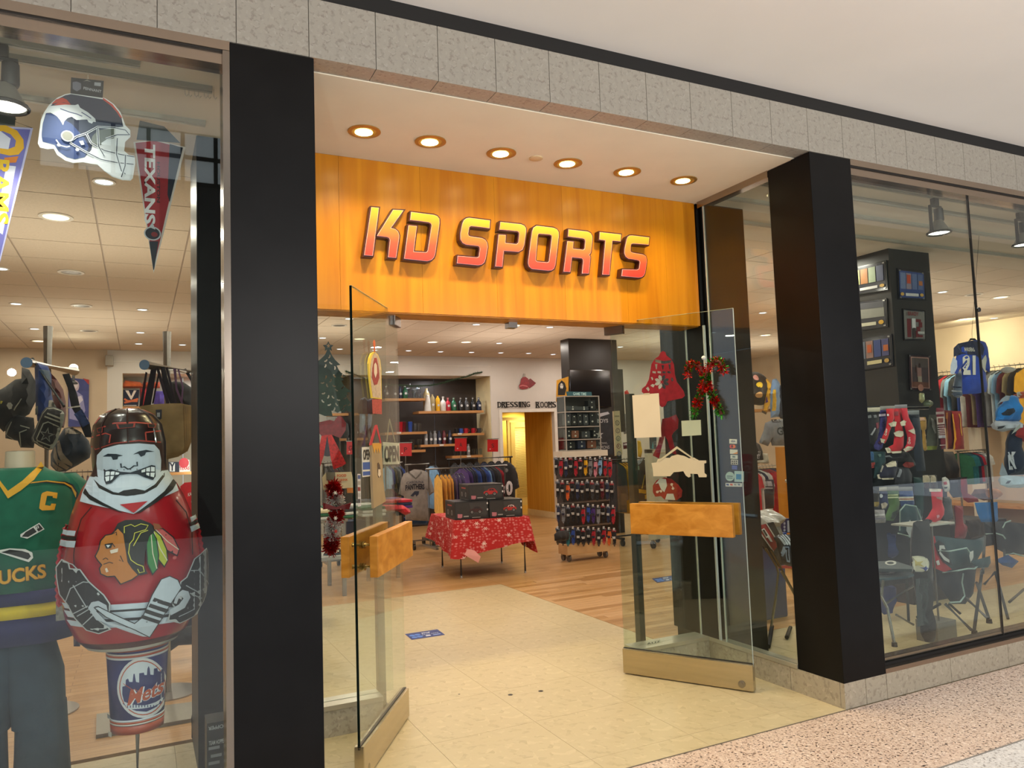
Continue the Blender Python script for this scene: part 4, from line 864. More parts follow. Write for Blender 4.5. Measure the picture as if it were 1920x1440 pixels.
q = Print(plane_proj(y-.004), t.location, .0005); a, b = uv(*H([(512, 552)])[0], y-.004), uv(*H([(622, 545)])[0], y-.004)
q.text('PENNANT', (a[0]+b[0])/2, (a[1]+b[1])/2-.002, b[0]-a[0], .012, 'a8a8ae', .02, rot=-.06); q.poly([uv(*c_, y-.004) for c_ in H([(445, 505), (470, 500), (498, 512), (498, 545), (472, 562), (446, 545)])], '6c6a78'); q.poly([uv(*c_, y-.004) for c_ in H([(580, 505), (620, 508), (618, 530), (578, 525)])], '9c9ca4'); q.poly([uv(*c_, y-.004) for c_ in H([(512, 500), (535, 490), (560, 503), (535, 497)])], '8f8a80'); q.build('print', hc)
p = at(*H([(540, 435)])[0], y); MB(t.location).tube([p+Vector((0, 0, .015)), at(*H([(540, 485)])[0], y)], .0015, 5).build('string', mat('c9c5bb', .6), t)
# red pennant
y = .81; K = lambda L: sc(L, 0, 240, 3.13)
t, q, f = card('pennant', 'deep red triangular football pennant with white lettering down its length', y, [(250, 266), (290, 262), (348, 276), (288, 512)], m='d9d3cf')
q.poly(f([(254, 268), (290, 264), (340, 277), (288, 504)]), '9c2430'); q.poly(f([(318, 270), (343, 277), (318, 380), (314, 365)]), '1c2436'); q.poly(f(K([(875, 665), (930, 665), (905, 830), (900, 835)])), '1c2232')
a = uv(282, 268, y); b = uv(296, 422, y); cx, cz = (a[0]+b[0])/2-.002, (a[1]+b[1])/2
q.text('TEXANS', uv(281, 345, y)[0], uv(281, 345, y)[1], abs(a[1]-b[1])*.98, .047, 'dfe0e6', .035, rot=-PI/2); q.text('HOUSTON', uv(297, 342, y)[0], uv(297, 342, y)[1], .20, .014, '3a1c26', .03, rot=-PI/2)
a = uv(286, 438, y); q.ell(a[0], a[1], .037, .034, 'b9bcc4'); q.ell(a[0], a[1], .031, .028, '1c2030'); q.poly([(a[0]-.015, a[1]+.03), (a[0]+.0, a[1]+.055), (a[0]+.012, a[1]+.02)], 'b9bcc4'); q.ell(a[0]+.008, a[1]-.004, .014, .012, '7a2028')
q.build('print', t)
L = [at(a_, b_, y-.004) for a_, b_ in ((262, 226), (308, 237), (338, 268), (256, 262))]; hc = MB(t.location).prism(L, (0, .002, 0)).build('header_card', mat('3a4043', .5, 0, .05, 5), t)
for xx, yy in ((288, 206), (342, 214)): MB(t.location).tube([at(xx, yy, y), at(xx-2 if xx < 300 else xx-20, 240 if xx < 300 else 262, y)], .001, 4).build('string', mat('b9b5ab', .6), t)
# blue and yellow pennant
y = .5
t, q, f = card('pennant', 'blue purple triangular pennant with yellow horn and yellow lettering, at the left edge', y, [(-70, 232), (62, 240), (-2, 500)], m='b6b2dc')
q.poly(f([(-70, 236), (57, 243), (-2, 490)]), '6c68b4'); q.poly(f([(12, 310), (30, 312), (5, 440), (-10, 430)]), 'd5d2e6'); q.poly(f([(-40, 250), (0, 245), (20, 260), (15, 285), (-20, 292), (-50, 285)]), 'd8d6ea')
hz = lambda pts, c: q.poly(f(pts), c)
hz([(-20, 236), (10, 235), (32, 245), (44, 262), (45, 278), (35, 290), (18, 292), (0, 288), (0, 278), (15, 280), (28, 275), (30, 264), (20, 252), (5, 246), (-15, 248)], 'e0a81c'); hz([(8, 296), (35, 293), (30, 305), (10, 306)], 'd87a24')
q.text('RAMS', uv(5, 355, y)[0]-.005, uv(5, 360, y)[1], .27, .055, 'e2b61e', .03, rot=-PI/2); q.build('print', t)
MB(t.location).prism([at(a_, b_, y-.004) for a_, b_ in ((-30, 196), (30, 202), (28, 236), (-40, 230))], (0, .002, 0)).build('header_card', mat('4c4f4c', .5), t)
MB(t.location).tube([at(0, 150, y), at(30, 225, y)], .0012, 4).tube([at(60, 240, y), at(20, 225, y)], .0012, 4).build('string', mat('38352f', .6), t)
# ================================================================= MANNEQUIN IN GREEN JERSEY
def loft(mb, rings, n=28):
    """rings = (cx, cy, z, rx, ry[, fold]) -> closed tube of ellipses"""
    vs = []; fs = []
    for j, r in enumerate(rings):
        cx, cy, z, rx, ry = r[:5]; fo = r[5] if len(r) > 5 else 0
        for k in range(n):
            a = 2*PI*k/n; w = 1+fo*math.sin(a*5+j*.35)+fo*.6*math.sin(a*9-j*.5)
            ca, sa = math.cos(a), math.sin(a); e = .82
            vs.append((cx+rx*w*math.copysign(abs(ca)**e, ca), cy+ry*w*math.copysign(abs(sa)**e, sa), z))
    for j in range(len(rings)-1):
        for k in range(n): fs.append((j*n+k, j*n+(k+1) % n, (j+1)*n+(k+1) % n, (j+1)*n+k))
    mb.add(vs, fs); return mb
YM = .80; KF = 1.07
c = at(30, 1000, YM); X0 = c.x; zz = lambda py: at(30, py, YM-.14).z
t = thing('dress_form', (X0, YM, 0), 'headless mannequin form at the left edge behind the window glass', 'mannequin')
o = Vector((X0, YM, 0)); SK = mat('c8b9a2', .45, 0, .04, 4, name='mannequin skin')
n0 = at(38, 850, YM).x
MB(o).lathe((n0, YM, 0), [(.0, zz(846)), (.055, zz(846)), (.056, zz(860)), (.058, zz(880)), (.07, zz(905)), (.11, zz(925)), (.12, zz(960))], 24, caps=False).build('neck', SK, t, smooth=True)
MB(o).lathe((n0, YM, 0), [(0, zz(845)), (.05, zz(845)), (.054, zz(847))], 24, caps=False).build('neck_cap', mat('6b6558', .3, .4), t, smooth=True)
JG = cloth('12604a'); JY = cloth('d8a21c'); JN = cloth('1a1c50')
jt = thing('hockey_jersey', (X0, YM, 1.0), 'green hockey jersey with yellow captain letter and navy and yellow hem bands on the mannequin', 'jersey'); oj = Vector((X0, YM, 1.0))
rows = [(878, .085, .075, 0), (884, .12, .085, 0), (893, .175, .10, 0), (905, .20, .115, .004), (930, .212, .125, .006), (980, .215, .135, .008), (1040, .215, .14, .012), (1112, .222, .145, .018)]
mb = MB(oj); loft(mb, [(n0-.02*(i > 0), YM, zz(r[0]), r[1]*KF, r[2], r[3]) for i, r in enumerate(rows)]); mb.build('jersey_body', JG, jt, smooth=True, solid=.003)
for nm, a, b, m_ in (('navy_band', 1111, 1136, JN), ('yellow_band', 1135.5, 1161, mat('d2b614', .8, 0, .08, 12)), ('navy_hem', 1160.5, 1212, JN)):
    loft(MB(oj), [(n0-.02, YM, zz(a), .223*KF, .146, .018), (n0-.02, YM, zz((a+b)/2), .226*KF, .148, .02), (n0-.02, YM, zz(b), .228*KF, .15, .022)]).build(nm, m_, jt, smooth=True, solid=.004)
for s in (1, -1):                                  # sleeves hang straight down
    xs = n0-.02+s*.195*KF; mb = MB(oj); rr_ = [(xs-s*.03, 893, .05, .06), (xs+s*.0, 915, .07, .075), (xs+s*.03, 960, .075, .08), (xs+s*.035, 1040, .07, .075), (xs+s*.035, 1100, .068, .07)]
    if s > 0: loft(mb, [(x_, YM+.03, zz(py_), a_, b_, .03) for x_, py_, a_, b_ in rr_], 16); mb.build('sleeve', JG, jt, smooth=True, solid=.003)
    if s > 0: loft(MB(oj), [(xs+.035, YM+.03, zz(1099), .069, .071, .03), (xs+.035, YM+.03, zz(1150), .066, .068, .03)], 16).build('sleeve_cuff', JN, jt, smooth=True, solid=.003)
from mathutils.bvhtree import BVHTree
def surf(parts):
    """surface of finished meshes, for laying prints on them"""
    vs, fs_ = [], []
    for ob in parts:
        b0 = len(vs); vs += [ob.matrix_world @ v.co+(ob.parent.location if ob.parent else Vector()) for v in ob.data.vertices]; fs_ += [tuple(b0+i for i in p.vertices) for p in ob.data.polygons]
    return BVHTree.FromPolygons(vs, fs_)
JB = surf(jt.children)
def fr(u, v, k):
    h = JB.ray_cast(Vector((u, -1, v)), Vector((0, 1, 0))); y_ = h[0].y if h[0] else YM-.05
    return Vector((u, y_-.004-k, v))
def jp(L):
    out = []
    for x, yy in L:
        h = JB.ray_cast(CAMP, ray(x, yy)); p = h[0] if h[0] else at(x, yy, YM-.1); out.append((p.x, p.z))
    return out
q = Print(fr, oj, .002, .02); ZJ = lambda L: sc(L, 0, 600, 3.273)
q.poly(jp(ZJ([(0, 920), (-20, 905), (-20, 985), (50, 1095), (130, 1045), (210, 980), (262, 900), (245, 868), (225, 905), (140, 985), (50, 1048), (-5, 975)])), 'd8a01a')
q.poly(jp(ZJ([(180, 1005), (280, 998), (400, 1010), (440, 1040), (470, 1110), (480, 1060), (450, 1010), (400, 990), (290, 985), (200, 992)])), '1a1a1e')
q.poly(jp(ZJ([(185, 1003), (285, 990), (395, 1003), (440, 1030), (466, 1090), (470, 1060), (440, 1015), (398, 996), (290, 984), (200, 994)])), 'd0981c')
q.poly(jp(ZJ([(262, 1060), (290, 1050), (355, 1060), (350, 1095), (325, 1090), (325, 1080), (290, 1078), (278, 1135), (310, 1140), (318, 1125), (345, 1128), (335, 1165), (260, 1168), (242, 1155), (245, 1130), (255, 1070)])), 'd89a1e')
Z7 = lambda L: sc(L, 0, 1000, 3.097)
q.poly(jp(Z7([(120, 20), (160, 30), (260, -25), (230, -62), (175, -30), (120, 5)])), 'd8d8d8'); q.poly(jp(Z7([(128, 18), (165, 20), (215, -10), (195, -35), (150, -8)])), '1c1c1e'); q.poly(jp(Z7([(225, -12), (252, -28), (228, -55), (205, -40)])), '1c1c1e')
for i in range(3): q.poly(jp(Z7([(206+9*i, -20-5*i), (211+9*i, -23-5*i), (206+9*i, -38-5*i), (201+9*i, -35-5*i)])), 'd8d8d8')
q.poly(jp(Z7([(0, 110), (60, 130), (170, 165), (195, 140), (190, 110), (150, 90), (60, 85), (0, 95)])), 'd8d8d8'); q.poly(jp(Z7([(10, 108), (70, 122), (165, 150), (182, 132), (170, 112), (130, 100), (60, 92)])), '18181a')
A_1, B_1 = jp(Z7([(-75, 305), (265, 175)])); q.text('DUCKS', (A_1[0]+B_1[0])/2, (A_1[1]+B_1[1])/2-.002, (B_1[0]-A_1[0])+.01, .058, '6a4410', .045, rot=.06); q.text('DUCKS', (A_1[0]+B_1[0])/2-.002, (A_1[1]+B_1[1])/2, (B_1[0]-A_1[0])+.01, .058, 'd69c1c', .03, rot=.06)
q.build('print', jt)
p0, p1 = at(105, 1122, YM-.16), at(127, 1162, YM-.16); MB(oj).box((p0.x, YM-.16, p1.z), (p1.x, YM-.152, p0.z)).build('price_tag', mat('8a8880', .6, 0, .3, 60), jt)
tr = thing('jeans', (X0, YM, 0), 'dark blue denim trousers on the mannequin below the green jersey', 'trousers'); DEN = mat('2a3d4c', .9, 0, .3, 6, .4, name='denim')
for s in (1, -1): loft(MB(tr.location), [(n0-.02+s*.045, YM, zz(1200), .10, .11, .01), (n0-.02+s*.085, YM, zz(1280), .105, .105, .02), (n0-.02+s*.10, YM, zz(1380), .1, .1, .03), (n0-.02+s*.11, YM, .5, .09, .095, .035), (n0-.02+s*.115, YM, .10, .11, .12, .03)], 24).build('trouser_leg', DEN, tr, smooth=True, solid=.003)
MB(o).lathe((n0, YM, 0), [(0, 0), (.17, 0), (.17, .012), (.0, .014)], 24).tube([(n0, YM, .012), (n0, YM, .9)], .016, 10).build('stand', steel(), t)
# ================================================================= INFLATABLE HOCKEY PLAYER
YI = .385
IP = [(0, 766), (30, 768), (52, 778), (66, 797), (72, 830), (71, 860), (70, 880), (78, 895), (90, 910), (102, 932), (113, 960), (124, 1000), (131, 1040), (133, 1070), (131, 1110), (122, 1150), (106, 1183), (86, 1202), (60, 1208), (0, 1210)]
def zi(py): return at(248, py, YI).z
mpp = (at(300, 1000, YI)-at(200, 1000, YI)).x/100
PR_ = [(max(r*mpp*.985, .001), zi(py)) for r, py in IP]
cxi = lambda z: at(249, 1080, YI).x+(z-zi(1080))*.0+(-.022*max(0, (z-zi(1000))/(zi(766)-zi(1000))))
def rad(z):
    if z >= PR_[0][1]: return .001
    for (r0, z0), (r1, z1) in zip(PR_, PR_[1:]):
        if z1 <= z <= z0: return r0+(r1-r0)*(z0-z)/max(1e-6, z0-z1)
    return .001
ft = lambda u, v, k: (lambda r, d: Vector((cxi(v)+max(-.985*r, min(.985*r, d))*(1+k/max(r, .03)), YI-math.sqrt(max(1e-6, r*r-max(-.985*r, min(.985*r, d))**2))*(1+k/max(r, .03)), v)))(rad(v), u-cxi(v))
def ip(L):
    out = []
    for x, yy in L:
        y_ = YI-.2
        for _ in range(8): p = at(x, yy, y_); y_ = .5*y_+.5*ft(p.x, p.z, 0).y
        out.append((p.x, p.z))
    return out
ci = Vector((cxi(1.2), YI, zi(1210))); t = thing('inflatable_figure', ci, 'round inflatable hockey player in red jersey with gritted teeth and black gloves', 'inflatable')
VIN = lambda h: mat(h, .28, 0, .04, 6, coat=.5, name='vinyl')
fine = []
for (r0, z0), (r1, z1) in zip(PR_, PR_[1:]):
    for s in range(3): fine.append((r0+(r1-r0)*s/3, z0+(z1-z0)*s/3))
fine.append(PR_[-1])
mb = MB(ci); n = 56
mb.v = [Vector((cxi(z)+r*(1+.006*math.cos(k*PI/2))*math.cos(2*PI*k/n), YI+r*math.sin(2*PI*k/n), z)) for r, z in fine for k in range(n)]
zh = zi(892); zb = zi(1178); zw = zi(1193)
for j in range(len(fine)-1):
    z_ = (fine[j][1]+fine[j+1][1])/2
    for k in range(n): mb.f.append((j*n+k, j*n+(k+1) % n, (j+1)*n+(k+1) % n, (j+1)*n+k)); mb.mi.append(1 if z_ > zh else (2 if z_ < zw else (3 if z_ < zb else 0)))
mb.build('body', [VIN('a81420'), VIN('23100c'), VIN('c9c4bc'), VIN('4a1414')], t, smooth=True)
# welded seam ribs on the helmet and side seams
for k in range(3):
    pts = [(cxi(z)+r*1.004*math.sin((k-1)*.8), YI-r*1.004*math.cos((k-1)*.8), z) for r, z in fine[2:14]]; MB(ci).tube(pts, .004, 5).build('weld_seam', VIN('2e1511'), t, smooth=True)
for s in (-1, 1):
    z0_, z1_ = zi(975), zi(1120); pts = [(cxi(z)+s*(rad(z)+.004+.006*(i % 2)), YI-.02, z) for i, z in enumerate([z0_+(z1_-z0_)*i/24 for i in range(25)])]; MB(ci).tube(pts, .009, 6).build('crimped_seam', VIN('a81420'), t, smooth=True)
q = Print(ft, ci, .0012, .022); Z6 = lambda L: ip(sc(L, 0, 600, 3.273)); Z8 = lambda L: ip(sc(L, 0, 1000, 3.097)); WHT, BL = 'c4cfde', '121214'
RD = 'a2382c'
for L in ([(572, 680), (640, 655), (700, 633), (830, 628), (960, 640)], [(562, 775), (590, 795), (700, 757), (850, 740), (985, 750)], [(585, 635), (640, 570), (720, 545), (850, 540), (950, 580)], [(565, 720), (650, 695), (680, 705), (672, 755)], [(890, 690), (985, 680)], [(890, 690), (895, 740)]): q.stroke(Z6(L), .005, RD)
for L in ([(600, 665), (635, 655), (632, 690), (605, 690)], [(715, 640), (830, 632), (825, 658), (725, 668)], [(900, 635), (950, 640), (945, 662), (905, 660)]): q.poly(Z6(L), RD); q.poly([(a*.8+.2*sum(z[0] for z in Z6(L))/4, b*.8+.2*sum(z[1] for z in Z6(L))/4) for a, b in Z6(L)], '1a0c0a')
q.poly(Z6([(590, 800), (700, 760), (850, 745), (985, 755), (995, 850), (1010, 915), (985, 930), (600, 965), (570, 960), (595, 870)]), '31130e')
q.poly(Z6([(560, 960), (600, 960), (700, 1000), (900, 990), (985, 925), (1020, 920), (1070, 1000), (1088, 1045), (960, 1100), (820, 1190), (700, 1160), (500, 1112), (515, 1060)]), WHT)
q.poly(Z6([(605, 830), (640, 790), (730, 765), (850, 757), (940, 765), (970, 800), (980, 860), (978, 925), (940, 1000), (880, 1040), (780, 1062), (700, 1052), (620, 1005), (608, 950), (602, 880)]), WHT)
q.poly(Z6([(585, 975), (620, 1010), (700, 1055), (780, 1068), (880, 1050), (945, 1008), (1000, 935), (1000, 960), (955, 1025), (880, 1066), (780, 1080), (695, 1070), (615, 1030)]), BL)
q.poly(Z6([(715, 1068), (760, 1045), (830, 1035), (880, 1045), (905, 1056), (820, 1076)]), BL)
q.poly(Z6([(535, 1030), (560, 1070), (640, 1120), (740, 1172), (760, 1186), (640, 1140), (560, 1100), (522, 1060)]), BL); q.poly(Z6([(1050, 975), (1000, 1050), (930, 1110), (830, 1186), (860, 1180), (960, 1115), (1050, 1040), (1070, 1000)]), BL)
for L in ([(640, 838), (670, 820), (720, 822), (758, 832), (730, 838), (725, 855), (700, 858), (690, 838)], [(815, 825), (850, 805), (890, 797), (938, 808), (890, 812), (882, 830), (860, 840), (845, 820)]): q.poly(Z6(L), '1a2634')
q.stroke(Z6([(745, 880), (748, 905), (765, 900), (785, 915), (800, 912), (820, 895), (840, 895), (838, 870)]), .005, '1a2634')
q.poly(Z6([(650, 925), (690, 915), (745, 930), (800, 935), (860, 915), (920, 890), (942, 895), (945, 960), (930, 982), (880, 965), (840, 945), (790, 945), (740, 950), (690, 1000), (660, 1008), (650, 980)]), '1a2634')
for L in ([(660, 930), (685, 925), (682, 950), (658, 955)], [(690, 925), (712, 930), (708, 950), (688, 950)], [(717, 932), (738, 937), (733, 948), (714, 950)], [(657, 962), (682, 956), (680, 985), (662, 990)], [(688, 957), (708, 956), (700, 975), (687, 985)],
          [(915, 900), (936, 903), (936, 930), (915, 930)], [(888, 910), (909, 903), (910, 930), (888, 930)], [(862, 922), (883, 913), (882, 932), (862, 936)], [(912, 937), (936, 937), (932, 965), (912, 960)], [(888, 937), (906, 937), (905, 958), (888, 950)]): q.poly(Z6(L), 'dfe6ee')
q.poly(Z6([(740, 1130), (900, 1110), (820, 1182)]), 'b01824')
for L in ([(580, 1145), (520, 1220), (488, 1330), (475, 1440), (480, 1560)], [(1060, 1105), (1120, 1180), (1155, 1300), (1160, 1440)]): q.stroke(Z6(L), .004, '3a0a10')
for a, b, c_ in ((1283, 1315, WHT), (1318, 1342, BL), (1345, 1385, WHT)): q.poly(Z6([(402, a), (490, a+8), (482, b+8), (394, b-4)]), c_)
for a, b, c_ in ((0, 28, WHT), (32, 52, BL), (56, 88, WHT)): q.poly(Z6([(1140, 1212+a), (1205, 1188+a), (1212, 1188+b), (1150, 1214+b)]), c_)
# hem stripes
for a, b, c_ in ((388, 420, WHT), (420, 432, BL), (432, 470, WHT), (470, 486, BL), (486, 520, WHT)):
    q.poly(Z8([(388+(a-388)*.3, a+8), (560, a+22), (760, a+14), (960, a-4), (1140, a-50), (1150, b-50), (970, b-4), (760, b+14), (560, b+22), (395+(b-388)*.35, b+8)]), c_)
# chief profile crest
def outl(L, c, w=.004): q.poly(offset(ip(L), w), BL); q.poly(ip(L), c)
for L, c_ in (([(286, 990), (300, 992), (318, 1008), (328, 1030), (325, 1040), (308, 1030), (294, 1012)], 'c05a58'), ([(283, 992), (296, 1005), (306, 1030), (308, 1050), (303, 1060), (292, 1045), (284, 1020)], 'a9b02c'), ([(279, 990), (288, 1010), (292, 1040), (290, 1065), (283, 1074), (275, 1055), (273, 1020)], '2f7a3c'), ([(277, 988), (272, 1005), (268, 1030), (256, 1045), (254, 1030), (262, 1008)], 'b04a4c')):
    outl(L, c_); q.stroke(ip([L[0], (sum(a[0] for a in L)/len(L), sum(a[1] for a in L)/len(L)), L[len(L)//2]]), .003, 'd0c8b0')
q.poly(ip([(218, 992), (224, 980), (236, 974), (262, 973), (278, 980), (286, 988), (284, 998), (277, 1004), (270, 1030), (268, 1060), (274, 1074), (262, 1077), (248, 1072), (240, 1056), (237, 1030), (230, 1004)]), BL)
outl([(214, 1001), (224, 990), (233, 1000), (237, 1030), (240, 1052), (247, 1064), (257, 1076), (247, 1084), (229, 1092), (219, 1077), (206, 1078), (196, 1073), (194, 1064), (198, 1057), (191, 1048), (187, 1041), (193, 1028), (196, 1013), (204, 1003)], 'b8702a')
for L in ([(228, 1040), (233, 1052), (226, 1048)], [(203, 1019), (215, 1017), (219, 1024)], [(200, 1056), (210, 1052), (216, 1054)], [(199, 1047), (204, 1044), (208, 1047)], [(214, 1000), (222, 996), (222, 1002)]): q.stroke(ip(L), .003, '2a160c')
q.poly(ip([(202, 1019), (216, 1016), (213, 1026), (205, 1027)]), BL); q.poly(ip([(205, 1020), (212, 1020), (208, 1025)]), 'd8dce0')
for L in ([(211, 1030), (225, 1026), (224, 1033), (213, 1036)], [(203, 1064), (206, 1062), (209, 1069), (205, 1071)]): q.poly(ip(L), 'd8c8b8')
for L in ([(235, 998), (235, 986), (246, 982), (252, 986), (262, 981), (274, 984), (270, 992), (252, 998), (250, 1010), (244, 1018), (242, 1035), (246, 1048), (256, 1056), (266, 1060), (268, 1070), (260, 1072), (257, 1065)], [(274, 993), (262, 998), (256, 1010), (250, 1022)]): q.stroke(ip(L), .0028, 'c8c24a')
q.poly(ip([(282, 980), (292, 982), (297, 990), (284, 992)]), '8a4a28')
# gloves and stick
for L in ([(385, 250), (383, 190), (410, 150), (440, 165), (447, 200), (500, 205), (545, 275), (620, 350), (650, 400), (648, 445), (620, 430), (600, 400), (570, 385), (553, 420), (600, 500), (652, 545), (600, 567), (540, 548), (480, 480), (440, 400), (400, 345)],
          [(1066, 215), (1090, 150), (1150, 95), (1175, 120), (1183, 200), (1172, 300), (1130, 400), (1080, 480), (1010, 515), (955, 495), (962, 460), (1000, 440), (972, 400), (985, 360), (1010, 330), (1020, 280), (1050, 255)]):
    q.poly(offset(Z8(L), .004), 'b9bcc0'); q.poly(Z8(L), BL)
for L in ([(400, 345), (430, 385), (455, 310), (520, 272), (545, 275)], [(470, 455), (545, 410)], [(490, 470), (555, 425)], [(520, 520), (575, 460)], [(470, 290), (540, 420)], [(1066, 215), (1110, 215), (1140, 260), (1165, 300)], [(1040, 300), (1100, 340)], [(1060, 345), (1120, 380)], [(1000, 480), (1080, 440)], [(420, 155), (470, 170), (500, 205)]): q.stroke(Z8(L), .0035, 'a9adb2')
q.poly(Z8([(548, 420), (565, 388), (600, 380), (640, 405), (648, 445), (625, 440), (600, 408), (580, 412), (590, 440), (640, 500), (800, 550), (852, 590), (820, 588), (620, 500), (590, 490)]), 'b4bcc8')
q.poly(Z8([(975, 400), (990, 350), (1020, 325), (1050, 335), (1060, 370), (1030, 430), (960, 470), (950, 440), (1000, 410), (1025, 375), (1010, 358), (998, 380), (990, 405)]), 'b4bcc8')
q.poly(offset(Z8([(870, 350), (915, 262), (955, 246), (995, 268), (1012, 312), (960, 400), (852, 590), (780, 545), (640, 470), (585, 420), (600, 415), (780, 515), (820, 480)]), .003), BL)
q.poly(Z8([(870, 350), (915, 262), (955, 246), (995, 268), (1012, 312), (960, 400), (852, 590), (780, 545), (640, 470), (585, 420), (600, 415), (780, 515), (820, 480)]), 'b9c3d0')
for a, b in ((365, 385), (398, 418), (430, 450), (462, 480)):
    k = (a-365)*.62; q.poly(Z8([(878-k, a), (970-k*1.0, a+38), (958-k*1.0, b+38), (868-k, b)]), BL)
q.ell(*Z8([(978, 138)])[0], .006, .006, 'c05a58')
q.build('print', t)
# ================================================================= BIN UNDER THE FIGURE
YB = .40; bx = at(258, 1290, YB).x; zb_ = lambda py: at(258, py, YB-.12).z; k_ = (at(300, 1290, YB-.1)-at(200, 1290, YB-.1)).x/100
t = thing('wastebasket', (bx, YB, zb_(1383)), 'blue tin wastebasket with orange rims and round baseball skyline emblem', 'bin'); ob_ = t.location.copy()
R0, R1 = 62*k_, 51*k_; zt, zl = zb_(1203), zb_(1378)
rb = lambda z: R1+(R0-R1)*(z-zl)/(zt-zl)
def band(nm, a, b, c_, lift=0, lip=False):
    z1, z0 = zb_(a), zb_(b); return MB(ob_).lathe((bx, YB, 0), [(rb(z0)+lift, z0), (rb(z1)+lift, z1)]+([(rb(z1)-.004, z1)] if lip else []), 48, caps=False).build(nm, mat(c_, .35, 0, .03, 5, name='painted tin'), t, smooth=True, solid=.0015)
band('side_wall', 1203, 1378, '262a68'); band('top_rim_band', 1201, 1222, 'b3502e', .001, True); band('white_line', 1226, 1229, 'cfc8c2', .0012); band('orange_line', 1229, 1233, 'b3502e', .0012); band('white_line', 1233, 1237, 'cfd2dc', .0012)
band('white_line', 1352, 1356, 'cfd2dc', .0012); band('orange_line', 1356, 1360, 'b3502e', .0012); band('white_line', 1360, 1363, 'cfc8c2', .0012); band('bottom_rim_band', 1364, 1380, 'a8472a', .001)
MB(ob_).lathe((bx, YB, 0), [(0, zl), (rb(zl), zl)], 40, caps=False).build('bottom', mat('262a68', .4), t)
fb = lambda u, v, k: (lambda r, d: Vector((bx+d*(1+k/r), YB-math.sqrt(max(1e-6, r*r-d*d))*(1+k/r), v)))(rb(v)+.0015, max(-.97*rb(v), min(.97*rb(v), u-bx)))
def bp(L):
    out = []
    for x, yy in L:
        y_ = YB-.12
        for _ in range(8): p = at(x, yy, y_); y_ = .5*y_+.5*fb(p.x, p.z, 0).y
        out.append((p.x, p.z))
    return out
q = Print(fb, ob_, .001, .012); Z9 = lambda L: bp(sc(L, 0, 1000, 3.097))
circ = lambda k, n=32: Z9([(828+143*k*math.cos(2*PI*i/n), 897+170*k*math.sin(2*PI*i/n)) for i in range(n)])
q.poly(circ(1.03), 'd4d2d6'); q.poly(circ(.94), 'b3502e'); q.poly(circ(.90), 'ccd2dc')
q.poly(Z9([(712, 935), (712, 890), (730, 885), (732, 850), (745, 842), (752, 862), (770, 862), (776, 815), (782, 815), (790, 862), (808, 866), (808, 812), (835, 808), (838, 822), (852, 822), (855, 785), (862, 770), (868, 785), (872, 820), (890, 822), (892, 785), (912, 782), (915, 800), (932, 802), (935, 790), (945, 788), (952, 815), (952, 960), (930, 990), (740, 1010), (725, 990)]), '242a62')
q.poly(Z9([(712, 985), (760, 1000), (850, 1000), (930, 965), (945, 940), (950, 960), (900, 1010), (850, 1035), (790, 1030), (740, 1010)]), '242a62')
q.poly(Z9([(722, 975), (760, 992), (840, 998), (900, 980), (945, 950), (940, 975), (890, 1005), (745, 1020), (725, 990)]), 'ccd2dc')
for i in range(11): q.poly(Z9([(740+16*i, 992+.4*i), (745+16*i, 992+.4*i), (745+16*i, 1012-.6*i), (740+16*i, 1012-.6*i)]), '242a62')
a, b = Z9([(750, 985)])[0], Z9([(945, 850)])[0]
for d, c_, bo in (((.0015, -.0015), 'd8dce4', .07), ((0, 0), 'b3502e', .025)): q.text('Mets', (a[0]+b[0])/2+d[0], (a[1]+b[1])/2+.002+d[1], b[0]-a[0], .058, c_, bo, shear=.35, rot=.16)
for i in range(9): q.stroke(Z9([(722+12*i, 868+8*i-10*(i > 4)), (732+12*i, 880+8*i-10*(i > 4))]), .002, 'b3502e')
q.ell(*Z9([(644, 1058)])[0], .007, .009, '8f9298'); q.poly(Z9([(632, 1148), (664, 1150), (664, 1180), (634, 1176)]), 'c9c6c0')
q.build('print', t)
sx = at(271, 1400, YB).x; st = thing('display_stand', (bx, YB, 0), 'thin steel pole stand carrying the wastebasket in the left window', 'stand')
MB((bx, YB, 0)).tube([(bx, YB, .01), (bx, YB, zl-.004)], .009, 10).build('pole', steel('8a8680'), st); MB((bx, YB, 0)).lathe((bx, YB, 0), [(0, 0), (.15, 0), (.15, .01), (0, .012)], 28).build('base_plate', steel(), st); MB((bx, YB, 0)).lathe((bx, YB, zl-.006), [(0, 0), (.08, 0), (.08, .004), (0, .004)], 24).build('top_plate', steel(), st)
# carton at the jamb with white lettering
p0 = at(388, 1357, .3); p1 = at(425, 1440, .3)
t = thing('carton', (p0.x+.03, .3, 0), 'tall black carton with white lettering leaning in the corner behind the left window frame', 'box')
MB(t.location).box((p0.x, .3, 0), (p0.x+.12, .42, p0.z)).build('box_body', mat('141414', .5, 0, .1, 6), t)
q = Print(plane_proj(.299), t.location, .0006)
for x_, py_, w_, h_, tx in ((407, 1391, 30, 8, 'TEAM HOPPER'), (408, 1363, 34, 7, 'HOPPER')):
    c_ = uv(x_, py_, .299); q.text(tx, c_[0], c_[1], w_*.0021, h_*.0021, 'b9b9b9', .02, rot=PI if tx == 'HOPPER' else 0)
for i in range(7): c_ = uv(402+4*(i % 2), 1402+i*14, .299); q.rect(c_[0]-.022, c_[1]-.006, c_[0]+.02, c_[1]+.006, '8a8a8a')
q.build('print', t)
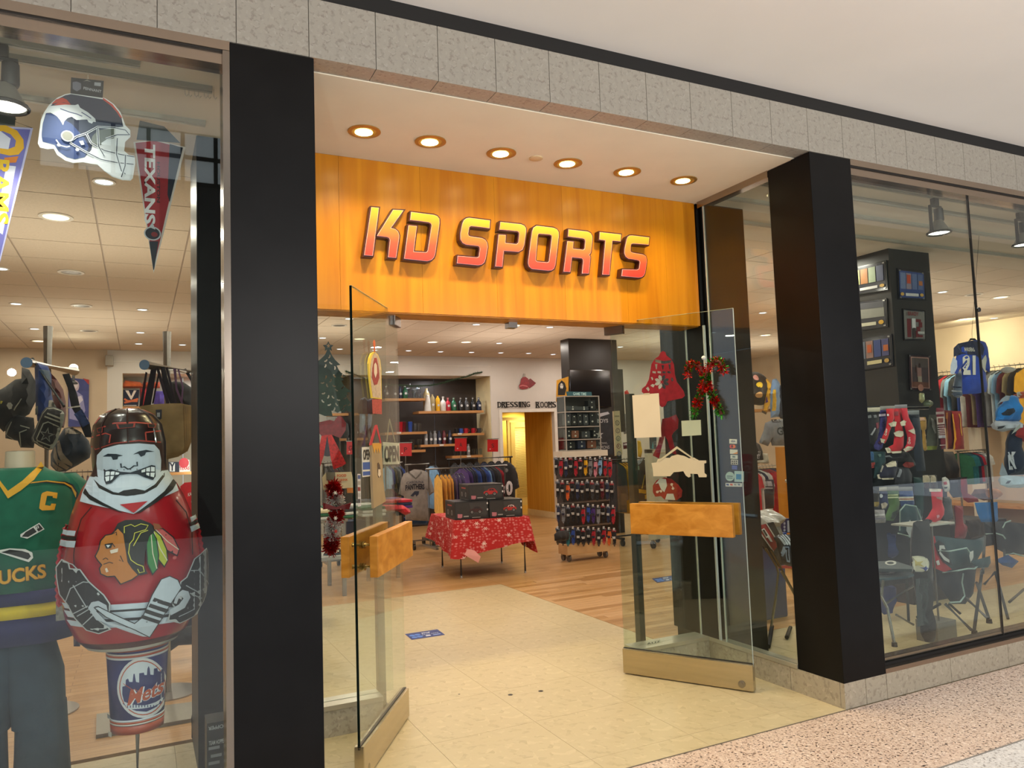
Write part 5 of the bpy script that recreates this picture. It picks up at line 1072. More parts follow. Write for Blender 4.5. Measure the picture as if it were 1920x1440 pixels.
# ================================================================= SOFT GOODS BUILDERS
VX, VY, VZ = Vector((1, 0, 0)), Vector((0, 1, 0)), Vector((0, 0, 1))
def puff(name, pts, P0, a, b, n, d, m, parent, o, step=None, fold=.15, soft=.35):
    """pillow-like solid: outline pts (u, v) in the plane P0 + a u + b v, swelling by d to both sides"""
    us = [p[0] for p in pts]; vs_ = [p[1] for p in pts]; W_, H_ = max(us)-min(us), max(vs_)-min(vs_); st = step or max(W_, H_)/11
    q = []
    for i, p in enumerate(pts):
        p2 = pts[(i+1) % len(pts)]; k = max(1, int(math.dist(p, p2)/st)); q += [(p[0]+(p2[0]-p[0])*t/k, p[1]+(p2[1]-p[1])*t/k) for t in range(k)]
    vs = [Vector(p) for p in q]
    for i in range(1, int(W_/st)+1):
        for j in range(1, int(H_/st)+1): vs.append(Vector((min(us)+(i-.5*(j % 2)*.5)*st, min(vs_)+j*st)))
    r = delaunay_2d_cdt(vs, [], [list(range(len(q)))], 1, 1e-6); V, F = r[0], r[2]; E = [(Vector(q[i]), Vector(q[(i+1) % len(q)])) for i in range(len(q))]
    sc_w = soft*min(W_, H_); mb = MB(o); bo = {}; fr_, bk = [], []
    for v in V:
        dd = 1e9
        for e0, e1 in E:
            t = max(0, min(1, (v-e0).dot(e1-e0)/max(1e-12, (e1-e0).length_squared))); dd = min(dd, (v-(e0+(e1-e0)*t)).length)
        k = math.sqrt(max(0, min(1, dd/sc_w))) if dd > 1e-5 else 0
        w = d*k*(1+fold*math.sin(v[0]*37/max(.2, W_)*.5+v[1]*5)+fold*.7*math.sin(v[1]*23/max(.2, H_)*.5-v[0]*9))
        base = P0+a*v[0]+b*v[1]
        fr_.append(len(mb.v)); mb.v.append(base+n*max(w, .0008 if k == 0 else .001)); bk.append(len(mb.v)); mb.v.append(base-n*max(w*.8, .0008))
    cnt = {}
    for f in F:
        for i in range(len(f)): e = (f[i], f[(i+1) % len(f)]); cnt[e] = 1
    for f in F: mb.f.append([fr_[i] for i in f]); mb.mi.append(0); mb.f.append([bk[i] for i in reversed(f)]); mb.mi.append(0)
    for (i, j) in cnt:
        if (j, i) not in cnt: mb.f.append([fr_[j], fr_[i], bk[i], bk[j]]); mb.mi.append(0)
    return mb.build(name, m, parent, smooth=True)
NM = Vector((0, -1, 0))
def M_(c): return cloth(c) if isinstance(c, str) else c
def PX(name, lab, cat, y, L, d, m, extras=(), group=None, part='body', fold=.15, prints=None):
    """a soft thing facing the mall at depth y, outlined by L; extras = (part, outline, colour, lift[, d])"""
    pts = [uv(px, py, y) for px, py in L]; cx = sum(p[0] for p in pts)/len(pts); cz = sum(p[1] for p in pts)/len(pts); o = Vector((cx, y, cz))
    t = thing(name, o, lab, cat, group); P0 = Vector((0, y, 0)); b = puff(part, pts, P0, VX, VZ, NM, d, M_(m), t, o, fold=fold)
    if extras or prints: bv = surf([b])
    for e in extras:
        nm, L2, c, lf = e[:4]; p2 = [uv(px, py, y-d) for px, py in L2]; d2 = e[4] if len(e) > 4 else .0015
        if d2 > .003: puff(nm, p2, Vector((0, y-d*lf, 0)), VX, VZ, NM, d2, M_(c), t, o, fold=.1)
        else:
            def pj(u, v, k, bv=bv, lf=lf):
                h = bv.ray_cast(Vector((u, y-1, v)), VY); return Vector((u, (h[0].y if h[0] else y-d*.4)-.002-.0015*lf-k, v))
            q = Print(pj, o, .0004, max(.012, max(p[0] for p in p2)-min(p[0] for p in p2))/7 if d > .004 else 0); q.poly(p2, M_(c) if isinstance(c, str) else c); q.build(nm, t)
    if prints:
        def pj(u, v, k):
            h = bv.ray_cast(Vector((u, y-1, v)), VY); return Vector((u, (h[0].y if h[0] else y-d*.4)-.004-k, v))
        q = Print(pj, o, .0006); prints(q, lambda px, py: uv(px, py, y-d)); q.build('print', t)
    return t
ORD = ('first', 'second', 'third', 'fourth', 'fifth', 'sixth', 'seventh', 'eighth', 'ninth', 'tenth', 'eleventh', 'twelfth', 'thirteenth', 'fourteenth', 'fifteenth', 'sixteenth', 'seventeenth', 'eighteenth', 'nineteenth', 'twentieth', 'twenty-first', 'twenty-second', 'twenty-third', 'twenty-fourth', 'twenty-fifth', 'twenty-sixth')
HK = mat('141414', .4, 0, 0, name='black hanger')
_G = {}
def garment_proto(kind):
    """seen from the side on a rail: width along y, thickness along x; origin at the hook"""
    if kind in _G: return None, _G[kind]
    t = bpy.data.objects.new('shirt', None); COL.objects.link(t)
    h = {'tee': .68, 'long': .76, 'jersey': .72, 'jacket': .66}[kind]; slv = .26 if kind in ('tee', 'jersey') else .52; w = .225
    pts = [(-.06, -.05), (.06, -.05), (.2, -.10), (.25, -.15), (.285, -.05-slv), (.225, -.07-slv), (w, -.2-.05*(slv > .3)), (w, -h*.6), (w+.005, -h), (0, -h-.01), (-w-.005, -h), (-w, -.25), (-.225, -.07-slv), (-.285, -.05-slv), (-.25, -.15), (-.2, -.10)]
    o = puff('fabric', pts, Vector(), VY, VZ, VX, .016 if kind != 'jacket' else .03, HK, t, Vector(), fold=.3)
    hb = MB().tube([(0, -.19, -.10), (0, -.05, -.045), (0, .05, -.045), (0, .19, -.10)], .006, 5).tube([(0, 0, -.045), (0, 0, -.0), (0, .012, .018), (0, .028, .012)], .0025, 5).build('hanger', HK, t)
    _G[kind] = t; return t, t
COLN = {'w': ('white', 'c9c8c4'), 'n': ('navy', '1c2440'), 'b': ('blue', '2c4c9c'), 'l': ('light blue', '7fb0d6'), 'p': ('purple', '43266c'), 'y': ('yellow', 'dba516'), 'r': ('red', 'a8182a'), 'k': ('black', '17171a'), 'g': ('grey', '7c7e82'), 'd': ('dark grey', '3a3c40'), 't': ('tan', '9a8a62'), 'o': ('orange', 'c85a1e'), 'm': ('maroon', '5a1420'), 'e': ('green', '1c5a3c'), 'c': ('cream', 'cbbf9c'), 's': ('teal', '1c6a72'), 'i': ('pink', 'c27a88')}
_used = set()
def garments(cols, p0, p1, kind, lab, group, yaw=0, name='shirt', cat='shirt', jit=.06, scale=1, seed=0):
    rr = random.Random(seed+len(cols)); p0, p1 = Vector(p0), Vector(p1); n = len(cols)
    for i, c in enumerate(cols):
        _, base = garment_proto(kind); p = p0.lerp(p1, (i+.5)/n); cn, hx = COLN[c]
        if kind in _used: t = dup(base, p)
        else: t = base; _used.add(kind); t.location = p
        t.name = name; t.rotation_euler = (0, 0, yaw+rr.uniform(-jit, jit)); t.scale = (1, scale, scale*(1+rr.uniform(-.03, .05)))
        tag(t, f'{cn} {cat}, {ORD[i]} from the left {lab}', cat, group)
        for ch in t.children:
            if ch.name.startswith('fabric'): ch.material_slots[0].link = 'OBJECT'; ch.material_slots[0].material = cloth(hx)
CHR = mat('8e8a84', .3, .8, .05, 3, name='chrome tube')
def rack(x0, x1, y, z, lab, rz=0, dy=.28, casters=True, label_cat='rack', name='clothes_rack', m=CHR, base=True):
    c = Vector(((x0+x1)/2, y, 0)); t = thing(name, c, lab, label_cat, rz=rz); hw = (x1-x0)/2; o = Vector()
    MB().tube([(-hw-.04, 0, z), (hw+.04, 0, z)], .014, 8).build('rail', m, t, smooth=True)
    for s in (-1, 1):
        MB().tube([(s*hw, 0, .1), (s*hw, 0, z)], .014, 8).build('upright', m, t, smooth=True)
        if base: MB().box((s*hw-.02, -dy, .09), (s*hw+.02, dy, .12)).build('foot_bar', m, t)
        if casters and base:
            for q in (-1, 1): MB((s*hw, q*dy*.9, .05)).lathe((s*hw-.015, q*dy*.9, .045), [(0, 0), (.045, 0), (.045, .03), (0, .03)], 14, 'x').box((s*hw-.02, q*dy*.9-.015, .06), (s*hw+.02, q*dy*.9+.015, .1)).build('caster', mat('26241f', .5), t, loc=Vector((s*hw, q*dy*.9, .05)))
    if base: MB().box((-hw, -.012, .095), (hw, .012, .115)).build('base_bar', m, t)
    return t
def bxs(mb, L): 
    for a, b in L: mb.box(a, b)
    return mb
# vessels: profile protos by kind
VES = {'growler': [(0, 0), (.055, 0), (.058, .02), (.058, .16), (.04, .2), (.018, .225), (.018, .27), (.024, .27), (.024, .285), (0, .287)],
 'tall': [(0, 0), (.05, 0), (.052, .02), (.05, .26), (.035, .3), (.02, .32), (.02, .35), (0, .35)], 'tumbler': [(0, 0), (.032, 0), (.042, .17), (.044, .175), (.03, .182), (0, .182)],
 'flask': [(0, 0), (.037, 0), (.037, .2), (.022, .225), (.02, .24), (.026, .24), (.026, .265), (0, .267)], 'mug': [(0, 0), (.043, 0), (.045, .01), (.045, .105), (.041, .105), (.04, .012), (0, .012)],
 'pint': [(0, 0), (.03, 0), (.042, .15), (.039, .15), (.028, .01), (0, .01)], 'wine': [(0, 0), (.035, 0), (.035, .004), (.005, .01), (.004, .09), (.03, .12), (.038, .17), (.033, .21), (.031, .21), (.035, .17), (.027, .125), (0, .1)], 'cone': [(0, 0), (.07, 0), (.05, .2), (.03, .3), (0, .31)]}
VN = {'growler': 'jug', 'tall': 'tall bottle', 'tumbler': 'tumbler', 'flask': 'drinks flask', 'mug': 'mug', 'pint': 'pint glass', 'wine': 'wine glass', 'cone': 'cone shaped bottle'}
_V = {}
def vessel(kind, px, y, z, c, where, sc_=1):
    x = at(px, 800, y).x if z is None else (CAMP+ray(px, 800)*((y-CAMP.y)/ray(px, 800).y)).x
    for _ in range(3):
        p = at(px, 800, y)
    if kind not in _V: _V[kind] = MB().lathe((0, 0, 0), VES[kind], 18, caps=False).build('x', JAR, None, smooth=True, loc=(0, 0, 0)).data; bpy.data.objects.remove([o for o in COL.objects if o.data == _V[kind]][0])
    cn, hx = COLN.get(c, ('clear', None)); t = thing(VN[kind].replace(' ', '_'), (p.x, y, z), f'{cn} {VN[kind]} {where}', 'bottle' if kind in ('growler', 'tall', 'flask', 'cone') else ('mug' if kind == 'mug' else 'glass'), 'drinkware on the back wall shelves')
    b = bpy.data.objects.new('vessel', _V[kind]); link(b, t); b.material_slots[0].link = 'OBJECT'; b.material_slots[0].material = mat(hx, .3, .1, .05, 9, name='glazed') if hx else JAR; t.scale = (sc_,)*3
    if kind == 'mug': MB().tube([(.044, 0, .09), (.075, 0, .085), (.078, 0, .045), (.044, 0, .025)], .006, 6).build('handle', mat(hx or 'b9b9b9', .3), t, smooth=True)
    if kind in ('growler', 'flask', 'tall'):
        h = VES[kind][-1][1]; MB().lathe((0, 0, 0), [(0, h+.001), (.019, h+.001), (.019, h-.025), (.0205, h-.03)], 14, caps=False).build('cap', mat('c9c6c0' if kind != 'flask' else '26262a', .4), t, smooth=True)
        if hx: MB((0, 0, 0)).prism([(.026*math.cos(a*PI/6), -VES[kind][1][0]-.0025, h*.38+.026*math.sin(a*PI/6)) for a in range(12)], (0, .004, 0)).build('emblem', mat('c9ccd0', .5), t)
    return t
# ================================================================= BACK WALL
SY = 10.35
def shelf(px0, px1, py, lab, yf=10.3, th=.045, dep=.35, m=OAK):
    a = at(px0, py, yf); b = at(px1, py, yf); t = MB(((a.x+b.x)/2, yf, a.z)).box((a.x, yf, a.z-th), (b.x, yf+dep, a.z)).build('wall_shelf', m); tag(t, lab, 'shelf', 'oak shelves in the back wall niche'); return a.z
s1 = shelf(722, 798, 747, 'upper left oak shelf of the dark niche, carrying wine and dark bottles'); s2 = shelf(785, 907, 771, 'long oak shelf of the dark niche, carrying the row of jugs')
s3 = shelf(722, 801, 811, 'left middle oak shelf of the dark niche, carrying red tumblers'); s5 = shelf(789, 854, 834, 'centre oak shelf of the dark niche, carrying tall drinks flasks')
s4 = shelf(850, 908, 813, 'right oak shelf of the dark niche, carrying small mugs'); s6 = shelf(740, 798, 845, 'left lower oak shelf of the dark niche, behind a red placard'); s7 = shelf(848, 905, 855, 'lowest right oak shelf of the dark niche, carrying clear glasses')
s8 = shelf(620, 700, 775, 'pale oak shelf behind the tree ornament in the left glass'); s9 = shelf(636, 690, 822, 'short oak shelf behind the red bow ornament')
VYY = 10.38
for i, (px, k, c) in enumerate([(708, 'growler', 'k'), (722, 'growler', 'k'), (738, 'flask', 'k'), (748, 'flask', 'n'), (757, 'growler', 'e')]): vessel(k, px+4, VYY, s1, c, f'on the upper left niche shelf, {ORD[i]} in its row', .85)
for i, px in enumerate((768, 779, 788)): vessel(('wine', 'pint', 'tumbler')[i], px, VYY, s1, 'x', 'on the upper left niche shelf'+(', with stem', ', open pint', ', rightmost')[i], 1.25)
vessel('tall', 801, VYY+.12, s2, 't', 'standing tallest at the left end of the jug shelf', 1.25)
for i, (px, k, c, s) in enumerate([(803, 'cone', 'w', 1), (812, 'tall', 't', .9), (822, 'tall', 'y', .82), (832, 'growler', 'w', .95), (841, 'growler', 'r', .88), (852, 'growler', 'e', .88), (865, 'growler', 'k', .88), (876, 'growler', 'd', .88), (888, 'growler', 'k', .88), (899, 'growler', 'n', .88)]): vessel(k, px, VYY, s2, c, f'on the long jug shelf, {ORD[i]} from its left end', s)
for i, (px, k, c) in enumerate([(745, 'tumbler', 'm'), (751, 'tumbler', 'r'), (757, 'tumbler', 'm'), (769, 'tumbler', 'b'), (778, 'pint', 'x'), (786, 'pint', 'x')]): vessel(k, px, VYY, s3, c, f'on the left middle niche shelf, {ORD[i]} in its row', 1.05)
for i, (px, c) in enumerate([(798, 'g'), (807, 'd'), (815, 'g'), (823, 'n'), (832, 'm'), (843, 'n')]): vessel('flask', px, VYY, s5, c, f'on the centre niche shelf, {ORD[i]} from the left', .95)
for i, (px, c) in enumerate([(856, 'k'), (864, 'b'), (873, 'r'), (887, 'r'), (898, 'd')]): vessel('mug', px, VYY, s4, c, f'on the right niche shelf, {ORD[i]} from the left', .9)
for i, px in enumerate((772, 785)): vessel('pint', px, VYY, s6, 'x', ('on the left lower niche shelf beside the placard', 'on the left lower niche shelf, right one')[i], 1.3)
for i, px in enumerate((851, 858, 868, 877, 886, 893, 900)): vessel('pint' if i not in (3,) else 'flask', px, VYY, s7, 'x' if i != 3 else 'g', f'on the lowest right niche shelf, {ORD[i]} from the left', .8)
for i, (px, c) in enumerate([(652, 'n'), (668, 'n')]): vessel('growler', px, VYY, s9, c, ('on the short shelf behind the red bow', 'on the short shelf behind the door edge')[i], .9)
for i, (px, py) in enumerate([(748, 810), (862, 812), (828, 833), (879, 854), (655, 821)]): p = at(px, py+2, 10.29); tag(MB(p).box((p.x-.04, 10.285, p.z-.012), (p.x+.04, 10.295, p.z+.02)).build('price_ticket', mat('cfccc4', .6)), ('white price ticket on the left middle niche shelf', 'white price ticket under the mugs', 'white price ticket under the flasks', 'white price ticket on the lowest niche shelf', 'white price ticket on the short shelf')[i], 'ticket')
# garland
pts = [at(x, y, BACK-.05) for x, y in ((648, 696), (665, 702), (690, 712), (715, 720), (740, 722), (775, 724), (805, 723), (830, 718), (850, 712), (875, 706), (890, 700), (904, 698))]
t = thing('garland', pts[4], 'thin green Christmas garland draped across the top of the niche', 'garland'); MB(pts[4]).tube(pts, .008, 5).build('wire_core', mat('1c3018', .7), t)
rr = random.Random(5); mb = MB(pts[4])
for _ in range(1500):
    i = rr.randrange(len(pts)-1); p = pts[i].lerp(pts[i+1], rr.random()); v = Vector((rr.gauss(0, 1), rr.gauss(0, 1), rr.gauss(0, 1))).normalized()*.04*rr.uniform(.5, 1.1); w = v.cross(VY).normalized()*.004; mb.add([p+w, p-w, p+v], [(0, 1, 2)])
mb.build('needles', mat('1f4028', .7, 0, .3, 30), t, fix=False)['kind'] = 'stuff'
# red bells on the wall, lettering
Zb = lambda L: sc(L, 740, 660, 5.5375)
flat_group('bell_ornament', 'small pair of dark red bells hung on the white wall above the lettering', 'ornament', 0, Vector((0, BACK-.01, 0)), NM, [
 ('bell', Zb([(1290, 350), (1305, 330), (1315, 280), (1335, 260), (1360, 258), (1385, 275), (1395, 320), (1400, 360), (1380, 380), (1330, 388), (1300, 380)]), mat('8a1420', .4, 0, .25, 30), .008, .01), ('bell', Zb([(1385, 290), (1410, 275), (1440, 300), (1468, 322), (1440, 350), (1400, 378), (1385, 350)]), mat('741018', .4, 0, .25, 30), .006, 0),
 ('rim', Zb([(1290, 352), (1330, 340), (1375, 350), (1392, 375), (1380, 362), (1330, 352), (1292, 362)]), 'c46a6a', .002, .013), ('ring', Zb([(1340, 225), (1358, 225), (1358, 262), (1340, 262)]), mat('9a9488', .4), .004, .008)])
q = Print(plane_proj(BACK-.002), (6.8, BACK, 2.27), .001)
lt = thing('wall_lettering', (6.8, BACK, 2.27), 'black serif letters DRESSING ROOMS above the doorway', 'lettering')
def serif(txt, px0, px1, py0, py1):
    a, b = uv(px0, py1, BACK-.02), uv(px1, py0, BACK-.02); n = len(txt); wd = (b[0]-a[0])/n
    for i, ch in enumerate(txt):
        vs, fs_ = glyphs(ch, .0); w_ = wd*(.5 if ch == 'I' else .84); x0 = a[0]+wd*i+(wd-w_)/2; h_ = b[1]-a[1]
        mb = MB(lt.location); mb.add([(x0+u*w_, BACK-.03, a[1]+v*h_) for u, v in vs], fs_); mb.add([(x0+u*w_, BACK-.002, a[1]+v*h_) for u, v in vs], [f[::-1] for f in fs_])
        for z0 in (a[1]+.0, b[1]-.009):
            if ch in 'DREINM': mb.box((x0-.006, BACK-.03, z0), (x0+w_*.35, BACK-.002, z0+.009))
            if ch in 'INRM': mb.box((x0+w_*.65, BACK-.03, z0), (x0+w_+.006, BACK-.002, z0+.009))
        mb.build('letter', mat('16120f', .5, 0, 0), lt, fix=False)
serif('DRESSING', 933, 994, 753, 764); serif('ROOMS', 1005, 1043, 753, 764.5)
# ceiling camera, speaker on the left back wall, divider pier
p = at(206, 678, BACK-.05); tag(MB(p).box((p.x-.06, BACK-.14, p.z-.07), (p.x+.05, BACK, p.z+.09)).build('wall_speaker', mat('8f8678', .5), bevel=.01), 'small grey wall speaker high on the pier in the left window', 'speaker')
# player poster on the cream wall
t, q, f = card('poster', 'purple blue poster of a padded football player on the cream wall', BACK-.03, [(128, 708), (167, 712), (166, 800), (128, 800)], 'poster', .02, mat('3a3f7c', .5, 0, .2, 8))
q.poly(f([(155, 709), (167, 712), (167, 722)]), 'a8302c'); q.ell(*uv(140, 724, BACK-.03), .06, .09, 'b9a8b4'); q.ell(*uv(140, 722, BACK-.031), .045, .055, 'd4c8cc'); q.poly(f([(130, 742), (142, 732), (155, 742), (160, 770), (150, 790), (130, 785)]), '8a88b4'); q.poly(f([(142, 745), (152, 742), (156, 750), (148, 758)]), 'c9c2d4')
q.stroke(f([(150, 768), (162, 785), (166, 795)]), .03, 'c0b6c8'); q.build('print', t)
def glow_lamp(px, py, y, lab, r=.055, e=30):
    p = at(px, py, y); t = thing('lamp', p, lab, 'lamp'); MB(p).ball(p, r, 14, 9).build('bulb', emis('fff4dc', e), t, smooth=True); MB(p).lathe(p+Vector((0, .02, 0)), [(0, -.22), (.05, -.22), (.05, -.2), (.015, -.18), (.02, -.05), (.05, -.03)], 14, caps=False).build('lamp_socket', mat('1c1a18', .5), t, smooth=True)
    l = bpy.data.lights.new('bulb_light', 'POINT'); l.energy = 6; l.color = (1, .93, .8); l.shadow_soft_size = r; o = bpy.data.objects.new('bulb_light', l); COL.objects.link(o); o.location = p+Vector((0, -.1, 0))
glow_lamp(138, 690, 8.8, 'glaring bare lamp beside the poster in the left window', .055, 9); glow_lamp(370, 868, 5.92, 'glaring bulb on a dark clamp in front of the framed letters, left window', .06, 5)
# niche goods in the left window: blankets and folded flags
def rowthings(name, lab, cat, y, items, group, d):
    for i, (L, c, w) in enumerate(items): PX(name, w+' '+lab, cat, y, L, d, c, group=group, part='fabric')
sz = shelf(230, 420, 762, 'pale shelf carrying folded flags in the left window niche', 10.3)
rowthings('rolled_blanket', 'rolled blanket on top of the folded flags, left window niche', 'blanket', 10.42, [([(228, 722), (235, 713), (262, 716), (270, 722), (268, 728), (230, 728)], 'c8602e', 'leftmost pale orange'), ([(268, 716), (300, 716), (300, 728), (266, 728)], 'b04a2a', 'darker orange'), ([(362, 711), (384, 711), (384, 724), (362, 724)], 'c05426', 'rightmost striped orange')], 'rolled blankets', .08)
t, q, f = card('folded_flag', 'navy folded flag with white V over crossed orange sabres', 10.36, [(229, 731), (261, 731), (259, 762), (229, 761)], 'flag', .12, cloth('20243a'))
q.poly(f([(235, 732), (241, 732), (246, 743), (251, 732), (256, 732), (247, 749), (245, 749)]), 'd8c8c0'); q.stroke(f([(233, 748), (240, 752), (258, 752)]), .03, 'c8602e'); q.stroke(f([(233, 755), (246, 752), (259, 748)]), .03, 'c8602e'); q.rect(uv(232, 761, 10.36)[0], uv(232, 761, 10.36)[1], uv(256, 761, 10.36)[0], uv(256, 759.5, 10.36)[1], 'cfc8c4'); q.build('print', t)
rowthings('folded_flag', 'folded flag in the left window niche', 'flag', 10.4, [([(262, 728), (278, 728), (274, 762), (262, 762)], 'a8242c', 'red and white'), ([(289, 733), (310, 733), (310, 762), (288, 762)], '4a3a8c', 'violet'), ([(364, 726), (386, 726), (386, 800), (364, 800)], '33265c', 'dark purple')], 'folded flags', .06)
t, q, f = card('framed_letter', 'small framed picture of a white monogram on dark navy, left one on its shelf', 6.0, [(316, 866), (336, 866), (336, 885), (316, 885)], 'picture', .03, '1b2438'); q.poly(f([(318, 867), (328, 867), (328, 884), (318, 884)]), 'c4c8d0'); q.text('Y', *uv(323, 875, 5.99), .06, .09, '1b2438', .04); q.build('print', t)
t, q, f = card('framed_letter', 'small framed picture of a red emblem above red lettering, right one on its shelf', 6.0, [(338, 862), (355, 862), (357, 885), (336, 885)], 'picture', .03, 'c6c4cc'); q.ell(*uv(345, 868, 5.99), .05, .055, 'a8283a'); q.text('TEXAS', uv(346, 878, 5.99)[0], uv(346, 878, 5.99)[1], .1, .035, 'a8283a', .03); q.build('print', t)
a = at(316, 886, 5.95); b = at(400, 888, 5.95); tag(MB(a).box((a.x, 5.93, a.z-.03), (b.x, 6.2, a.z)).build('display_shelf', OAK), 'narrow oak shelf under the framed letters in the left window', 'shelf')
# posts with bag bars
def bagpost(px, pt, e0, e1, lab):
    y = 2.45; p = at(px, pt, y); t = thing('bag_stand', (p.x, y, 0), lab, 'stand', 'bag stands in the left window'); o = t.location
    MB(o).tube([(p.x, y, .012), (p.x, y, p.z)], .027, 14).build('post', steel('a5a19a', .3), t, smooth=True); MB(o).lathe((p.x, y, 0), [(0, 0), (.19, 0), (.19, .008), (0, .012)], 36).build('base_plate', steel('a9a49c', .35), t, smooth=True)
    a, b = at(*e0, 1.95), at(*e1, 2.75); MB(o).tube([a, b], .029, 16).build('bar', steel('a39f99', .35), t, smooth=True); MB(o).tube([a+(a-b).normalized()*.004, a], .031, 16).build('end_cap', mat('6f88a8', .4), t); return a, b
B1 = bagpost(90, 612, (50, 680), (140, 696), 'steel post stand with a bar of dark bags, left in the window'); B2 = bagpost(313, 622, (271, 684), (385, 702), 'steel post stand whose bar carries long straps and tan bags')
p = at(62, 605, 2.45)
Zl = lambda L: sc(L, 0, 660, 6); Zr = lambda L: sc(L, 200, 670, 6.26)
GR = mat('8a8678', .6, name='grey piping')
p = at(120, 762, 1.74); tag(MB(p).tube([B1[0].lerp(B1[1], .1)+Vector((0, 0, .03)), p], .008, 6).build('bag_strap', mat('1a1816', .7)), 'thin black strap holding the star bag on the first bar', 'strap')
def ring(L, k=.88):
    cx = sum(p[0] for p in L)/len(L); cy = sum(p[1] for p in L)/len(L); return [(cx+(x-cx)*k, cy+(y-cy)*k) for x, y in L]
PX('backpack', 'big black backpack with small white round emblem, leftmost of the hanging bags', 'bag', 1.9, Zl([(240, 300), (170, 310), (60, 390), (-40, 450), (-60, 800), (40, 900), (120, 850), (220, 760), (330, 700), (400, 560), (400, 330), (330, 200), (245, 170)]), .12, '1a1613', [('emblem', Zl([(75, 600), (95, 572), (130, 572), (150, 600), (135, 640), (100, 645)]), '9a958c', 1), ('zip', Zl([(150, 650), (235, 520), (242, 526), (158, 660)]), GR, 1), ('mark', Zl([(-5, 545), (25, 550), (10, 580), (-5, 580)]), '9a8a2a', 1)])
PX('drawstring_bag', 'blue drawstring bag hanging beside the black backpack', 'bag', 1.98, Zl([(390, 180), (420, 120), (540, 160), (578, 260), (582, 480), (620, 640), (560, 760), (420, 780), (400, 600)]), .06, '2c3f7a', [('strap', Zl([(430, 190), (545, 200), (578, 400), (575, 440), (470, 240)]), '5f6c7c', 1), ('label', Zl([(390, 600), (420, 605), (420, 700), (388, 705)]), '8a8880', 1), ('tag', Zl([(545, 540), (580, 535), (630, 620), (540, 620)]), '9a948a', 1)])
PX('backpack', 'plain dark red brown bag hanging behind the star bag', 'bag', 2.15, Zl([(575, 240), (640, 310), (710, 420), (740, 560), (745, 700), (720, 850), (620, 860), (590, 600)]), .08, '5a2620', [('hook_mark', Zl([(585, 445), (610, 450), (612, 475), (590, 478)]), 'a09084', 1)])
PX('duffel_bag', 'small black bag with grey piping, behind and left of the star bag', 'bag', 1.86, Zl([(60, 830), (160, 700), (240, 720), (380, 740), (400, 960), (380, 1080), (230, 1075), (200, 1000), (60, 970)]), .05, '1c1815', [('piping', Zl([(215, 1065), (215, 900), (300, 870), (302, 880), (226, 910), (228, 1066)]), GR, 1), ('piping', Zl([(225, 820), (330, 850), (330, 862), (225, 832)]), GR, 1), ('piping', Zl([(45, 920), (120, 780), (130, 786), (62, 930), (150, 985), (140, 992)]), GR, 1)])
SB = [(520, 620), (600, 615), (700, 650), (728, 690), (720, 760), (640, 1020), (590, 1095), (540, 1105), (440, 1060), (365, 1010), (350, 970), (400, 850), (470, 680)]
PX('star_bag', 'black bag with grey piping and a grey outlined star', 'bag', 1.72, Zl(SB), .05, '1c1714', [('piping', Zl(ring(SB, .97)), GR, 1), ('panel', Zl(ring(SB, .92)), '1c1714', 2), ('stripe', Zl([(530, 680), (710, 750), (705, 768), (524, 698)]), GR, 3), ('stripe', Zl([(500, 715), (700, 790), (695, 805), (495, 732)]), GR, 3),
 ('pocket_piping', Zl([(540, 780), (670, 840), (680, 870), (600, 1040), (560, 1060), (410, 1000), (405, 970), (480, 800)]), GR, 3), ('pocket', Zl([(543, 793), (660, 848), (668, 872), (592, 1030), (558, 1046), (422, 992), (418, 972), (490, 812)]), '1a1512', 4),
 ('star', Zl([(525+(92 if i % 2 == 0 else 36)*math.sin(i*PI/5+.2), 935-(92 if i % 2 == 0 else 36)*math.cos(i*PI/5+.2)) for i in range(10)]), '77736a', 5), ('star_inner', Zl([(525+(62 if i % 2 == 0 else 24)*math.sin(i*PI/5+.2), 935-(62 if i % 2 == 0 else 24)*math.cos(i*PI/5+.2)) for i in range(10)]), '2a2420', 6)])
PX('duffel_bag', 'round navy bag with tan stripes, lowest of the hanging bags', 'bag', 2.1, Zl([(720, 860), (800, 840), (910, 900), (1000, 1000), (1030, 1100), (1010, 1190), (880, 1270), (740, 1345), (640, 1350), (570, 1280), (570, 1150), (640, 980)]), .1, '17202c', [('stripe', Zl([(630, 1000), (660, 990), (700, 1130), (810, 1260), (800, 1290), (690, 1240), (640, 1120)]), '7a6a58', 1), ('stripe', Zl([(590, 1080), (610, 1060), (650, 1200), (770, 1300), (740, 1330), (640, 1270), (590, 1180)]), '7a6a58', 1), ('stripe', Zl([(575, 1230), (600, 1250), (700, 1325), (640, 1345), (580, 1290)]), '7a6a58', 1), ('top', Zl([(720, 860), (800, 840), (915, 905), (900, 920), (780, 920), (730, 930)]), '85796a', 1)])
PX('bag_strap', 'broad dark strap with white buckle hanging down to the navy bag', 'strap', 2.3, Zl([(700, 250), (780, 240), (870, 480), (900, 620), (1010, 800), (1040, 960), (960, 960), (860, 720), (800, 620), (760, 400)]), .015, '1a1a1e', [('buckle', Zl([(745, 622), (905, 600), (905, 616), (745, 636)]), 'c4beb4', 1), ('panel', Zl([(830, 700), (920, 640), (1010, 800), (930, 850)]), '2a3c68', 1)])
